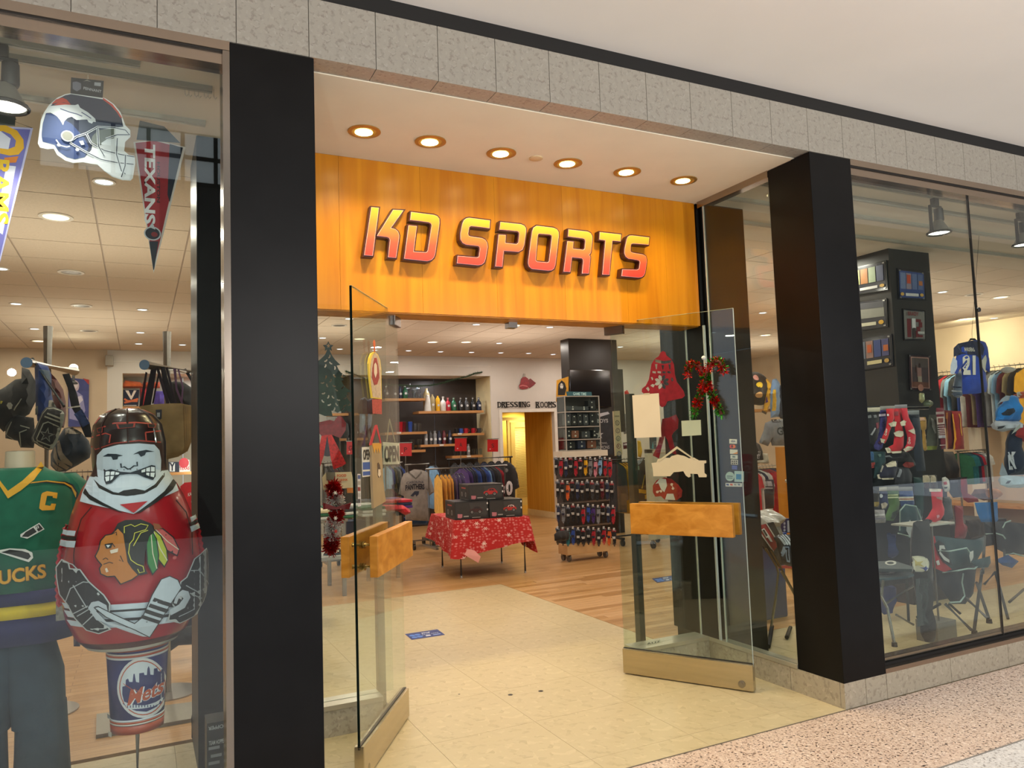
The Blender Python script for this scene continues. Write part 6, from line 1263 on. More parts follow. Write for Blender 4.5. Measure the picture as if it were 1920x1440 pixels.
# second stand: tan bags and straps
for i in range(5): PX('tan_bag', ('frontmost tan flat bag with a small tag', 'second tan flat bag from the front', 'third tan flat bag from the front', 'fourth tan flat bag from the front', 'rearmost tan flat bag, farthest right')[i]+' under the second bar', 'bag', 1.98+.05*i, Zr([(380+22*i, 575), (560+22*i, 550), (780+22*i, 540), (895+25*i, 545+5*i), (912+24*i, 1060-25*i), (850+25*i, 1165-15*i), (700+25*i, 1200-15*i), (640, 1100), (560, 800), (440, 650)]), .012, 'a08458', [('tag', Zr([(575, 615), (648, 612), (645, 720), (620, 735), (580, 690)]), '3a3a44', 1), ('tag_print', Zr([(590, 650), (625, 648), (625, 700), (590, 700)]), 'b9b9c0', 2)] if i == 0 else (), 'tan bags under the second bar', fold=.05)
mbs = [([(455, 170), (478, 180), (425, 560), (380, 590)], '2a1c22'), ([(520, 130), (555, 95), (590, 120), (520, 560), (430, 570)], '241820'), ([(580, 130), (610, 115), (740, 540), (700, 545)], '2c1e26'), ([(630, 110), (680, 110), (800, 545), (745, 545), (660, 300)], '1f161c'), ([(600, 200), (620, 200), (550, 545), (530, 545)], '2a1c22'), ([(690, 110), (715, 110), (830, 560), (795, 560)], '2a1c26'), ([(780, 130), (815, 130), (830, 360), (905, 555), (880, 555), (810, 380)], '5f3f5c'), ([(830, 140), (850, 140), (905, 350), (890, 540), (870, 540), (885, 350)], '6a4a68')]
for i, (L, c) in enumerate(mbs): PX('bag_strap', f'long hanging bag strap, {ORD[i]} from the left on the second bar', 'strap', 2.0+.03*i, Zr(L), .006, c, group='long straps on the second bar', fold=.05)
PX('backpack', 'black rounded backpack behind the straps at the right of the second bar', 'bag', 2.4, Zr([(750, 290), (800, 280), (900, 290), (990, 350), (1010, 480), (1000, 640), (900, 600), (780, 540)]), .08, '17161a')
PX('backpack', 'dark purple bag hanging at the far right of the second bar', 'bag', 2.75, Zr([(1000, 360), (1060, 340), (1150, 370), (1160, 820), (1090, 870), (1030, 700)]), .07, '2c2058')
PX('drawstring_bag', 'mauve drawstring bag hanging below the tan bags', 'bag', 2.6, Zr([(1010, 680), (1030, 680), (1150, 1060), (1100, 1120), (1020, 1110), (1000, 900)]), .03, '5a3a58')
PX('bag_strap', 'black strap curving over the right end of the second bar', 'strap', 2.5, Zr([(900, 140), (930, 130), (1000, 230), (1030, 340), (1000, 380), (985, 280)]), .02, '15141a')
# behind the figure: red tee, dark jacket, black bag
PX('t_shirt', 'red t-shirt with white round print hanging behind the inflatable figure', 't-shirt', 4.0, [(338, 912), (346, 905), (378, 902), (388, 908), (392, 1010), (380, 1015), (350, 1010), (343, 960)], .03, 'b01822', prints=lambda q, f: (q.text('KANSAS CITY', *f(368, 927), .13, .03, 'd8ccc8', .02, bend=.4), q.ell(*f(369, 940), .045, .03, 'd8ccc8'), q.ell(*f(369, 940), .036, .023, 'b01822'), q.text('KC', *f(369, 940), .04, .025, 'd8ccc8', .02), q.text('CHIEFS', *f(370, 952), .09, .022, 'd8ccc8', .02)))
PX('jacket', 'dark navy jacket hanging low behind the inflatable figure', 'jacket', 3.4, [(330, 1040), (375, 1010), (392, 1015), (395, 1150), (382, 1168), (340, 1180), (318, 1165)], .05, '151c34'); PX('bag', 'black bag below the navy jacket behind the figure', 'bag', 3.2, [(322, 1180), (372, 1170), (380, 1200), (372, 1208), (335, 1210), (318, 1222), (312, 1200)], .05, '1a1716')
PX('jacket', 'dark blue garment hanging between the jersey and the figure', 'jacket', 3.6, [(135, 1060), (160, 1060), (160, 1175), (150, 1212), (138, 1212)], .04, '22305c')
garments('rrnkrr', at(118, 885, 6.2), at(180, 884, 6.2), 'tee', 'on the low rack behind the bags', 'shirts on the low rack in the left window'); rack(at(118, 885, 6.2).x, at(180, 884, 6.2).x, 6.2, at(150, 885, 6.2).z, 'low rack of red and navy shirts behind the bags, left window')
# base plates and small things on the floor of the left window
pts = [fl(*q_) for q_ in ((181, 1345), (360, 1322), (370, 1352), (180, 1385))]; c = sum(pts, Vector())/4
t = MB(c).prism([p+VZ*.02 for p in pts], (0, 0, -.02)).build('base_plate', mat('8a8578', .4, .3)); t.name = 'flat_plate'; tag(t, 'grey rectangular floor plate behind the wastebasket', 'plate')
p = fl(375, 1388); t = thing('spray_bottle', p, 'small white bottle with dark cap on the floor beside the plate', 'bottle'); MB(p).lathe(p, [(0, 0), (.028, 0), (.028, .05), (.012, .065), (.012, .075)], 14, caps=False).build('bottle_body', mat('c9c2b8', .4), t, smooth=True); MB(p).lathe(p, [(.013, .072), (.013, .095), (0, .096)], 12, caps=False).build('cap', mat('2a2624', .5), t)
tag(MB(p).tube([p+Vector((-.04, 0, .02)), p+Vector((-.04, .02, .12)), p+Vector((-.01, .1, .2)), p+Vector((.06, .2, .24))], .003, 6).build('cable', mat('1c1a18', .5)), 'thin black cable curving up beside the white bottle', 'cable')
# ================================================================= MIDDLE OF THE SHOP
# red snowflake table: corners from the legs on the floor
FL_, FR_, BL_, BR_ = fl(865, 1083), fl(985, 1074), fl(835, 1068), fl(941, 1056)
BL_ = FL_+(BR_-FR_); ax = (FR_-FL_).normalized(); ay = (BL_-FL_); ayn = ay.normalized(); Lw, Ld = (FR_-FL_).length, ay.length; TZ = .665; ang = math.atan2(ax.y, ax.x)
o = (FL_+FR_+BL_+BR_)/4; t = thing('folding_table', o, 'folding table with thin black legs under the red snowflake cloth', 'table')
for p in (FL_, FR_, BL_, BR_):
    lg = MB(o).tube([p, p+VZ*(TZ-.02)], .012, 8).build('leg', mat('1e1a1a', .4), t); MB(o).tube([p, p+VZ*.02], .017, 8).build('leg_cap', mat('c9c4bc', .5), lg)
P4 = lambda u, v, z: FL_+ax*(u*Lw)+ay*v+VZ*z
MB(o).prism([P4(-.12, -.12, TZ-.025), P4(1.02, -.12, TZ-.025), P4(1.02, 1.12, TZ-.025), P4(-.12, 1.12, TZ-.025)], VZ*.022).build('tabletop', mat('8a857c', .5), t)
def snow_mat():
    m = bpy.data.materials.new('snowflake cloth'); m.use_nodes = True; n = m.node_tree.nodes; l = m.node_tree.links; b = n['Principled BSDF']; b.inputs['Roughness'].default_value = .85
    tc = n.new('ShaderNodeTexCoord'); mx0 = None
    for sc_, th, c in ((26, .36, 'd98c86'), (9, .24, 'e6cfc4')):
        v = n.new('ShaderNodeTexVoronoi'); v.inputs['Scale'].default_value = sc_; v.inputs['Randomness'].default_value = .6; l.new(tc.outputs['UV'], v.inputs['Vector'])
        # six-armed star: distance scaled by angle around the cell point
        sb = n.new('ShaderNodeVectorMath'); sb.operation = 'SUBTRACT'; sc2 = n.new('ShaderNodeVectorMath'); sc2.operation = 'SCALE'; sc2.inputs['Scale'].default_value = 1.0
        l.new(tc.outputs['UV'], sb.inputs[0]); l.new(v.outputs['Position'], sb.inputs[1]); sx = n.new('ShaderNodeSeparateXYZ'); l.new(sb.outputs[0], sx.inputs[0])
        at_ = n.new('ShaderNodeMath'); at_.operation = 'ARCTAN2'; l.new(sx.outputs[1], at_.inputs[0]); l.new(sx.outputs[0], at_.inputs[1])
        m6 = n.new('ShaderNodeMath'); m6.operation = 'MULTIPLY'; m6.inputs[1].default_value = 6; l.new(at_.outputs[0], m6.inputs[0]); cs = n.new('ShaderNodeMath'); cs.operation = 'COSINE'; l.new(m6.outputs[0], cs.inputs[0])
        ma = n.new('ShaderNodeMath'); ma.operation = 'MULTIPLY_ADD'; ma.inputs[1].default_value = th*.5; ma.inputs[2].default_value = th*.75; l.new(cs.outputs[0], ma.inputs[0])
        lt_ = n.new('ShaderNodeMath'); lt_.operation = 'LESS_THAN'; l.new(v.outputs['Distance'], lt_.inputs[0]); l.new(ma.outputs[0], lt_.inputs[1])
        mx = n.new('ShaderNodeMix'); mx.data_type = 'RGBA'; l.new(lt_.outputs[0], mx.inputs[0]); mx.inputs[7].default_value = (*rgb(c), 1)
        if mx0: l.new(mx0.outputs[2], mx.inputs[6])
        else: mx.inputs[6].default_value = (*rgb('b01f1c'), 1)
        mx0 = mx
    l.new(mx0.outputs[2], b.inputs['Base Color']); return m
# cloth: top plus skirts whose hem height varies round the table
N_ = 64; hem = []
def per(s):
    s = s % 4; e = int(s); f = s-e; lo, hi = -.13, 1.13; q = lo+(hi-lo)*f
    return [(q, lo), (hi, q), (1.13-(q+.13), hi), (lo, 1.13-(q+.13))][e]
drop = [(0, .42), (.12, .44), (.2, .40), (.45, .36), (.8, .30), (.97, .28), (1.0, .42), (1.08, .40), (1.5, .34), (2, .34), (2.5, .3), (3, .3), (3.5, .36), (3.9, .42), (4, .42)]
def dr_(s):
    for (a, x), (b, y) in zip(drop, drop[1:]):
        if a <= s <= b: return x+(y-x)*(s-a)/(b-a)
    return .4
vs, fs_, uvl = [], [], []
rows_ = 7
for j in range(rows_+1):
    for i in range(N_*2):
        s = 4*i/(N_*2); u, v = per(s); k = j/rows_; nx, ny = u-.5, v-.5; w = .012*math.sin(s*23)*k+.03*k; ln_ = math.hypot(nx, ny)
        cor = max(0, 1-abs((s+.5) % 1-.5)*9)*.07*k
        p = P4(u*.93-.01, v, TZ+.002-dr_(s)*k)+(ax*nx/ln_+ayn*ny/ln_)*(w+cor); vs.append(p); uvl.append((s*.95, k*dr_(s)*1.4+3))
for j in range(rows_):
    for i in range(N_*2): a, b = i, (i+1) % (N_*2); fs_.append((j*N_*2+a, j*N_*2+b, (j+1)*N_*2+b, (j+1)*N_*2+a))
b0 = len(vs); G_ = 8
for j in range(G_+1):
    for i in range(G_+1): u, v = -.13+1.26*i/G_, -.13+1.26*j/G_; vs.append(P4(u*.93-.01, v, TZ+.0025)); uvl.append((u, v))
for j in range(G_):
    for i in range(G_): fs_.append((b0+j*(G_+1)+i, b0+j*(G_+1)+i+1, b0+(j+1)*(G_+1)+i+1, b0+(j+1)*(G_+1)+i))
me = bpy.data.meshes.new('tablecloth'); me.from_pydata([v-o for v in vs], [], fs_); me.materials.append(snow_mat()); ul = me.uv_layers.new(name='uv')
for lp_ in me.loops: ul.data[lp_.index].uv = uvl[lp_.vertex_index]
me.shade_smooth(); ob = bpy.data.objects.new('tablecloth', me); ob.location = o; link(ob); tag(ob, 'red cloth printed with white snowflakes draped over the folding table', 'tablecloth')
fp = [P4(.0, -.17, .28), P4(.2, -.2, .18), P4(.24, -.2, .25), P4(.16, -.17, .32), P4(.06, -.16, .34)]; MB(o).prism(fp, (0, -.004, 0)).build('folded_corner', mat('d9958c', .85), ob)
# toy car boxes
def toybox(u0, u1, v0, v1, z, h, lab, car, roof, side=True):
    c = P4((u0+u1)/2, (v0+v1)/2, z); t = thing('toy_box', c, lab, 'box', 'black toy car boxes on the red cloth'); A = lambda u, v, zz_: P4(u, v, z+zz_)
    mb = MB(c); mb.add([A(u0, v0, 0), A(u1, v0, 0), A(u1, v1, 0), A(u0, v1, 0), A(u0, v0, h), A(u1, v0, h), A(u1, v1, h), A(u0, v1, h)], [(0, 3, 2, 1), (4, 5, 6, 7), (0, 1, 5, 4), (1, 2, 6, 5), (2, 3, 7, 6), (3, 0, 4, 7)]); mb.build('carton', mat('17130f', .35, 0, .1, 9), t, bevel=.003)
    W_ = (u1-u0)*Lw; nf_ = -ayn; nl = -ax
    q = Print(lambda u, v, k: A(u0, v0, 0)+ax*u+VZ*v+nf_*k, c, .0006)
    q.rect(.01, h*.12, W_-.03, h*.93, '2b2723'); q.poly([(W_*.42, h*.9), (W_*.95, h*.93), (W_*.95, h*.2), (W_*.5, h*.3)], '353230')
    cx = W_*.62; s = min(W_*.42, h*1.25); P = lambda L: [(cx+x*s, h*.5+y*s) for x, y in L]
    q.poly(P([(-.45, -.12), (-.47, .0), (-.38, .06), (-.2, .09), (-.12, .2), (.12, .24), (.28, .2), (.38, .08), (.46, .03), (.47, -.1), (.3, -.14), (-.3, -.16)]), car); q.poly(P([(-.15, .09), (-.1, .19), (.11, .23), (.25, .19), (.33, .08)]), roof); q.poly(P([(-.1, .09), (-.06, .17), (.05, .19), (.05, .09)]), '1c1a1a'); q.poly(P([(.08, .09), (.08, .19), (.2, .17), (.26, .08)]), '1c1a1a')
    for wx in (-.28, .27): q.ell(cx+wx*s, h*.5-.14*s, .13*s, .13*s, '100e0e'); q.ell(cx+wx*s, h*.5-.14*s, .075*s, .075*s, '8c8884'); q.ell(cx+wx*s, h*.5-.14*s, .04*s, .04*s, '3a3836')
    q.poly([(.03, h*.1), (.07, h*.08), (.085, h*.14), (.085, h*.3), (.03, h*.32)], 'b06a72'); q.rect(.1, h*.13, W_*.4, h*.2, '8f8a84'); q.rect(W_*.5, h*.07, W_*.75, h*.1, '9a958e'); q.ell(W_-.015, h*.85, .008, .012, 'd8d4d0'); q.ell(W_-.015, h*.5, .008, .012, 'd8d4d0'); q.build('print', t)
    if side:
        D_ = (v1-v0)*Ld; q = Print(lambda u, v, k: A(u0, v1, 0)-ayn*u+VZ*v+nl*k, c, .0006); q.rect(.01, h*.08, D_-.01, h*.92, '231f1c'); q.rect(D_*.25, h*.72, D_*.7, h*.8, 'a04038')
        for wx in (.3, .7): q.ell(D_*wx, h*.4, D_*.14, h*.28, '0f0d0d'); q.ell(D_*wx, h*.36, D_*.08, h*.16, '6f6b68'); q.ell(D_*wx, h*.36, D_*.03, h*.07, '2a2826')
        q.build('side_print', t)
TB = TZ+.006
pA = [at(829, 970, 5.0)]; toybox(-.1, .42, -.10, .4, TB, .205, 'black toy car box with a dark car picture, lower left on the red cloth', '3a1a18', '2a2220'); toybox(.43, .95, -.10, .4, TB, .205, 'black toy car box with a red and white car, lower right on the red cloth', 'a8281c', 'd8cfc8', False)
toybox(.13, .68, -.06, .4, TB+.207, .185, 'black toy car box with a red car, stacked on top of the two others', 'a8201c', '7c1c18')
# racks behind the table
def gr(cols, pxa, pxb, py, y, kind, lab, group, name='shirt', cat='shirt', **k):
    a, b = at(pxa, py, y), at(pxb, py, y); b.z = a.z; garments(cols, a, b, kind, lab, group, name=name, cat=cat, **k); return a, b
a, b = gr('yyyyppp', 817, 868, 884, 6.9, 'long', 'on the rail behind the toy boxes', 'shirts on the rail behind the toy boxes', yaw=-.12, scale=1.02)
a2, b2 = gr('ppnnbnnblnkdr', 862, 930, 872, 7.5, 'tee', 'in the row above the toy boxes', 'tees above the toy boxes', yaw=.1)
rack(a.x, b2.x, 7.2, (a.z+a2.z)/2, 'chrome clothes rack behind the red table', rz=0, casters=False)
gr('kdkknkkk', 845, 955, 864, 8.7, 'tee', 'on the black rack before the doorway', 'shirts on the rearmost rack', seed=4); a, b = at(842, 864, 8.7), at(957, 866, 8.7); rack(a.x, b.x, 8.7, a.z+.02, 'black topped clothes rack nearest the dressing room doorway', m=mat('1d1a18', .5))
PX('shirt', 'black jersey with big white number 90 facing the entrance', 'jersey', 7.6, [(936, 876), (948, 868), (956, 867), (964, 874), (970, 888), (974, 914), (966, 918), (966, 936), (930, 936), (930, 900), (926, 885)], .06, '141315', prints=lambda q, f: (q.text('90', *f(949, 916), .23, .23, 'cfcdd0', .04), q.ell(*f(950, 882), .03, .03, '5a5856')))
PX('shirt', 'grey tee with dark team lettering and panther head facing the entrance', 't-shirt', 7.9, [(768, 884), (776, 880), (790, 881), (801, 885), (808, 898), (815, 922), (804, 930), (802, 920), (804, 977), (760, 975), (757, 930), (747, 926), (752, 900), (757, 888)], .07, '85807a', extras=[('neckline', [(768, 883), (780, 896), (792, 883), (793, 887), (780, 899), (767, 887)], '5a5650', 1)],
   prints=lambda q, f: (q.text('CAROLINA', *f(779, 905), .27, .035, '3a3a44', .01, bend=.3), q.text('PANTHERS', *f(779, 914), .3, .085, '22222a', .045, bend=.15), q.poly([f(770, 930), f(778, 921), f(786, 921), f(785, 927), f(781, 931), f(779, 927), f(775, 931)], '1c2236')))
a = at(752, 872, 8.0); b = at(800, 872, 8.0); t = rack(a.x+.1, b.x, 8.0, a.z, 'two way rack on casters holding the grey lettered tee', dy=.25)
PX('folded_shirt', 'wide bright blue fabric lying under the grey lettered tee', 'shirt', 8.2, [(757, 970), (780, 964), (803, 967), (803, 984), (757, 984)], .12, '2a5a9c')
gr('lbtgkb', 722, 750, 868, 8.6, 'tee', 'on the rack left of the grey lettered tee', 'shirts left of the grey tee', yaw=.1, seed=2); gr('kmk', 725, 745, 912, 8.2, 'tee', 'low behind the door plank', 'dark shirts low behind the door', yaw=.1)
gr('ln', 806, 818, 868, 8.3, 'tee', 'right of the grey lettered tee', 'shirts right of the grey tee', yaw=.05)
p0 = at(752, 872, 8.6); rack(at(722, 868, 8.6).x, at(750, 868, 8.6).x, 8.6, at(730, 868, 8.6).z, 'rack of blue and tan shirts left of the grey tee')
# red letter placards
for i, (x0, x1, y0, y1, yy, ch, lab) in enumerate([(650, 664, 828, 852, 7.9, 'G', 'behind the left glass, beside the red bow'), (749, 772, 831, 855, 7.9, 'P', 'above the grey lettered tee'), (853, 875, 822, 846, 8.1, 'A', 'in front of the lowest niche shelves'), (914, 934, 824, 847, 8.7, 'S', 'beside the dressing room doorway'), (0, 0, 0, 0, 0, '', '')]):
    if not x1: continue
    t, q, f = card('placard', f'square red size placard on a thin stem {lab}', yy, [(x0, y0), (x1, y0), (x1, y1), (x0, y1)], 'sign', .006, mat('b5191c', .3, 0, .1, 12))
    q.text(ch, *uv((x0+x1)/2, (y0+y1)/2, yy), .05, .07, '5a1012', .02); q.ell(*uv(x0+5, y1-5, yy), .012, .01, 'd8a0a0'); q.build('print', t); MB(t.location).tube([at((x0+x1)/2, y1, yy+.003), at((x0+x1)/2, y1+34, yy+.003)], .006, 6).build('stem', CHR, t)
    MB(t.location).box((at(x0, y0, yy).x-.01, yy-.004, at(x0, y0, yy).z), (at(x1, y0, yy).x+.01, yy+.01, at(x0, y0, yy).z+.012)).build('frame', CHR, t)
# tables with folded goods seen through the left door
def goods_table(px0, px1, y0, y1, z, lab):
    a, b = at(px0, 960, y0), at(px1, 960, y0); c = Vector(((a.x+b.x)/2, (y0+y1)/2, 0)); t = thing('display_table', c, lab, 'table')
    MB(c).box((a.x, y0, z-.03), (b.x, y1, z)).build('tabletop', mat('7c746a', .4), t, bevel=.004)
    for x in (a.x+.04, b.x-.04):
        for y in (y0+.04, y1-.04): MB(c).box((x-.02, y-.02, 0), (x+.02, y+.02, z-.03)).build('leg', CHR, t)
    return a.x, b.x
xa, xb = goods_table(560, 652, 4.92, 5.7, .80, 'steel legged table behind the left fixed glass'); xc, xd = goods_table(684, 752, 5.62, 6.3, .80, 'steel legged table of red and navy folded shirts behind the left door')
def folded(x, y, z, c, lab, n=3, w=.26, d=.3):
    if y > 5.6: w = .18
    for i in range(n):
        cn, hx = COLN[c[i % len(c)]]; tag(MB((x, y, z+i*.035)).cbox((x+random.uniform(-.01, .01), y, z+i*.035+.016), (w, d, .031)).build('folded_shirt', cloth(hx), bevel=.012), f'{cn} folded shirt, {("bottom", "middle", "top")[i]} of the {lab}', 'shirt', 'folded shirts on the display tables')
for i, c in enumerate(('wec', 'ewd', 'wwe')): folded(xa+.2+.3*i, 5.1, .801, c, f'{ORD[i]} stack, table behind fixed glass'); folded(xa+.2+.3*i, 5.5, .801, c[::-1], f'{ORD[i]} rear stack, table behind fixed glass')
for i, c in enumerate(('nbk', 'nkr', 'pnr')): folded(xc+.12+.19*i, 5.8, .801, c, f'{ORD[i]} stack, table behind left door'); folded(xc+.12+.19*i, 6.12, .801, c[::-1], f'{ORD[i]} rear stack, table behind left door')
PX('folded_shirt', 'bright red shirt spread over the corner of the table behind the left door', 'shirt', 5.6, [(700, 950), (720, 946), (755, 947), (768, 955), (770, 962), (760, 966), (745, 958), (700, 956)], .09, 'b8202a')
t, q, f = card('crate', 'blue crate on the floor behind the left fixed glass', 5.9, [(650, 978), (688, 976), (688, 1000), (650, 1002)], 'crate', .3, mat('2a3c5a', .6)); q.build('print', t)
for i, (x0, lab) in enumerate(((606, 'left black and white sneaker behind the tinsel ornament'), (622, 'right black and white sneaker behind the tinsel ornament'))): PX('sneaker', lab, 'shoe', 3.6, [(x0, 1040), (x0+4, 1034), (x0+10, 1028), (x0+18, 1030), (x0+22, 1036), (x0+22, 1044), (x0, 1045)], .03, '17171a', [('sole', [(x0, 1042), (x0+22, 1041), (x0+22, 1045), (x0, 1046)], 'c4bfb4', 1), ('laces', [(x0+6, 1033), (x0+14, 1031), (x0+14, 1034), (x0+7, 1037)], 'b9b4aa', 1)])
a = at(600, 1046, 3.5); b = at(650, 1046, 3.5); tag(MB(a).box((a.x-.3, 3.5, a.z-.03), (b.x, 4.1, a.z)).build('shoe_shelf', mat('8d8a84', .4)), 'grey shelf carrying sneakers behind the left fixed glass', 'shelf')
# bright bay clothes seen through the left door
for i, (L, c, w) in enumerate([([(670, 765), (676, 748), (684, 744), (690, 752), (694, 768), (690, 776), (672, 776)], '1c2030', 'dark hooded top, left'), ([(684, 768), (690, 750), (698, 746), (706, 756), (708, 770), (702, 776), (686, 776)], '3a2a34', 'dark plum hooded top, right'), ([(674, 778), (682, 762), (686, 762), (684, 815), (674, 812)], '7c9cb4', 'light blue jersey sleeve'), ([(690, 778), (694, 762), (698, 780), (697, 800), (690, 806)], '8a9cb8', 'pale blue jersey')]): PX('top', w+' in the bright bay seen through the left door', 'clothing', 10.2+.03*i, L, .06, c, group='clothes in the bright bay')
gr('nkdnbk', 605, 700, 785, 10.45, 'tee', 'in the bay behind the tree ornament', 'clothes in the rear bay', seed=9); gr('dknmkd', 606, 640, 868, 6.8, 'jacket', 'behind the left fixed glass', 'coats behind the left fixed glass', name='coat', cat='coat', seed=8); rack(at(606, 868, 6.8).x, at(640, 868, 6.8).x, 6.8, at(620, 868, 6.8).z, 'rack of dark coats behind the left fixed glass')
# ================================================================= GLOVE GONDOLA
GY = 5.55; gx = lambda px: at(px, 940, GY-.2).x; gz = lambda py: at(1098, py, GY-.2).z
g0, g1 = gx(1060), gx(1141); gc = Vector(((g0+g1)/2, GY, 0)); gw = (g1-g0)/2; t = thing('display_tower', gc, 'white wooden tower on casters hung with rows of gloves', 'display tower'); WHP = mat('c4b8a4', .5)
MB(gc).box((g0, GY-.2, gz(1038)), (g1, GY+.03, gz(1022)+.02)).build('base_box', mat('c09a68', .5, 0, .08, 5), t, bevel=.004)
MB(gc).box((gc.x-gw*.85, GY-.06, gz(1022)), (gc.x+gw*.85, GY+.1, gz(852))).build('back_panel', mat('3a332c', .6), t); MB(gc).box((g0-.02, GY-.2, gz(856)), (g1+.02, GY+.03, gz(845))).build('top_shelf', WHP, t)
for i, (x, y) in enumerate(((g0+.05, GY-.15), (g1-.05, GY-.15), (g0+.05, GY-.01), (g1-.05, GY-.01))): MB(gc).lathe((x-.015, y, .045), [(0, 0), (.043, 0), (.043, .03), (0, .03)], 16, 'x').build('caster_wheel', mat('5a544c', .5), t); MB(gc).box((x-.022, y-.02, .06), (x+.022, y+.02, gz(1038))).build('caster_fork', CHR, t)
for py in (893, 938, 983): MB(gc).box((g0-.05, GY-.16, gz(py+5)), (g1+.05, GY-.14, gz(py+2))).build('wire_rail', CHR, t)
GLV = [(-.42, 1), (.42, 1), (.46, .55), (.62, .35), (.66, .05), (.5, .12), (.44, .3), (.42, -.1), (.40, -.75), (.26, -.78), (.2, -.2), (.17, -.95), (.02, -1), (-.02, -.2), (-.06, -.98), (-.2, -.97), (-.22, -.2), (-.27, -.8), (-.4, -.78), (-.45, .1)]
GVc = [('krnkrkygilrr', 1043, 1144, 858, 892), ('kkoknkkdkmnk', 1046, 1148, 902, 936), ('ngkkkrbpgknr', 1047, 1150, 947, 980), ('kksbkkkrkrok', 1046, 1152, 990, 1022)]
gid = 0
for ri, (cols, xa_, xb_, y0, y1) in enumerate(GVc):
    n = len(cols)
    for i, c in enumerate(cols):
        px = xa_+(xb_-xa_)*i/(n-1); cn, hx = COLN[c]; y = GY-.2-.02*(i % 3); hh = (y1-y0)/2; ww = 7.2; fl_ = -1 if i % 2 else 1; cy_ = (y0+y1)/2+(i % 3)*1.5
        L = [(px+ww*u*fl_, cy_-hh*v) for u, v in GLV]; L = L if fl_ < 0 else L[::-1]
        dark = c in 'knmd'; cuff = [(px-3.5, cy_-hh), (px+3.5, cy_-hh), (px+3.6, cy_-hh*.72), (px-3.6, cy_-hh*.72)]
        PX('glove', f'{cn} knitted glove, {ORD[i]} from the left in the {("top", "second", "third", "bottom")[ri]} row of the tower', 'glove', y, L, .03, hx, [('cuff', cuff, '1a1a1c' if not dark else ('7c2228' if i % 2 else '4a4e58'), 1), ('emblem', [(px-2.2, cy_-2.5), (px+1.8, cy_-3), (px+2, cy_+1.5), (px-1.8, cy_+2)], 'b9b6b0' if dark else '2a2a38', 1), ('ticket', [(px-1.6, cy_-hh-3), (px+2, cy_-hh-3), (px+2, cy_-hh+2), (px-1.6, cy_-hh+2)], 'b9b6b2', 2)], group='gloves hung on the display tower')
PX('cap', 'black cap lying on the lowest rail at the left of the glove tower', 'cap', GY-.25, [(1039, 1002), (1046, 996), (1060, 994), (1067, 997), (1066, 1012), (1056, 1015), (1040, 1014)], .06, '211e1c')
# clear display case with black goods
cy0 = GY-.18; c0, c1 = at(1060, 790, cy0).x, at(1124, 790, cy0).x; cz = lambda py: at(1092, py, cy0).z; cc = Vector(((c0+c1)/2, cy0+.1, cz(845))); t = thing('display_case', cc, 'clear acrylic case with four shelves of dark accessories on top of the glove tower', 'display case')
MB(cc).box((c0, cy0+.2, cz(845)), (c1, cy0+.205, cz(742))).build('back_pane', mat('2c2824', .4), t)
for nm, lo, hi in (('side_pane', (c0, cy0, cz(845)), (c0+.008, cy0+.2, cz(742))), ('side_pane', (c1-.008, cy0, cz(845)), (c1, cy0+.2, cz(742))), ('front_pane', (c0, cy0-.004, cz(845)), (c1, cy0, cz(742)))): MB(cc).box(lo, hi).build(nm, GLASS, t)
for py in (844, 824, 800, 772, 743): MB(cc).box((c0-.004, cy0-.008, cz(py)-.006), (c1+.004, cy0+.2, cz(py)+.006)).build('shelf', mat('a39c92', .25, .2), t)
for x in (c0, c1): MB(cc).box((x-.006, cy0-.01, cz(845)), (x+.006, cy0+.0, cz(742))).build('corner_strip', mat('a8a298', .25, .2), t)
sz_ = {0: 842, 1: 822, 2: 798, 3: 770}
for r_, items in enumerate([[(1071, 'k', 18, 13), (1092, 'n', 15, 15), (1111, 't', 17, 15)], [(1068, 'k', 8, 16), (1080, 't', 14, 14), (1100, 'd', 16, 12), (1116, 'k', 6, 14)], [(1067, 'd', 10, 22), (1078, 'k', 10, 20), (1089, 'k', 10, 22), (1100, 'd', 10, 20), (1112, 'k', 10, 22)], [(1075, 'd', 20, 8), (1096, 'd', 24, 7), (1111, 'k', 14, 18)]]):
    for i, (px, c, w, h) in enumerate(items):
        cn, hx = COLN[c]; a = at(px-w/2, sz_[r_], cy0+.02); b = at(px+w/2, sz_[r_], cy0+.02); hz_ = cz(sz_[r_]-h)-cz(sz_[r_]); x0, z0 = a.x, cz(sz_[r_])+.007
        t2 = thing('wallet_box', (x0, cy0+.05, z0), f'{cn} small boxed accessory, {ORD[i]} on the {("lowest", "second", "third", "top")[r_]} shelf of the acrylic case', 'box', 'boxed accessories in the acrylic case')
        MB(t2.location).box((x0, cy0+.03, z0), (b.x-.004, cy0+.12, z0+hz_)).build('carton', mat(hx if c != 't' else '7c4a34', .4), t2, bevel=.003)
        q = Print(plane_proj(cy0+.03), t2.location, .0006); q.ell((x0+b.x)/2, z0+hz_*.3, .014, .012, 'b9b6b2'); q.ell((x0+b.x)/2, z0+hz_*.82, .008, .008, 'd8d6d2'); q.build('emblem', t2)
t, q, f = card('shop_placard', 'teal placard reading GAME TIME on top of the acrylic case', GY-.12, [(1062, 734), (1109, 735), (1110, 742), (1064, 743)], 'sign', .01, mat('1c5058', .5)); c_ = uv(1087, 738.5, GY-.12); q.text('GAME TIME', c_[0], c_[1], .20, .038, 'a8ccc8', .02, rot=-.02); q.build('lettering', t)
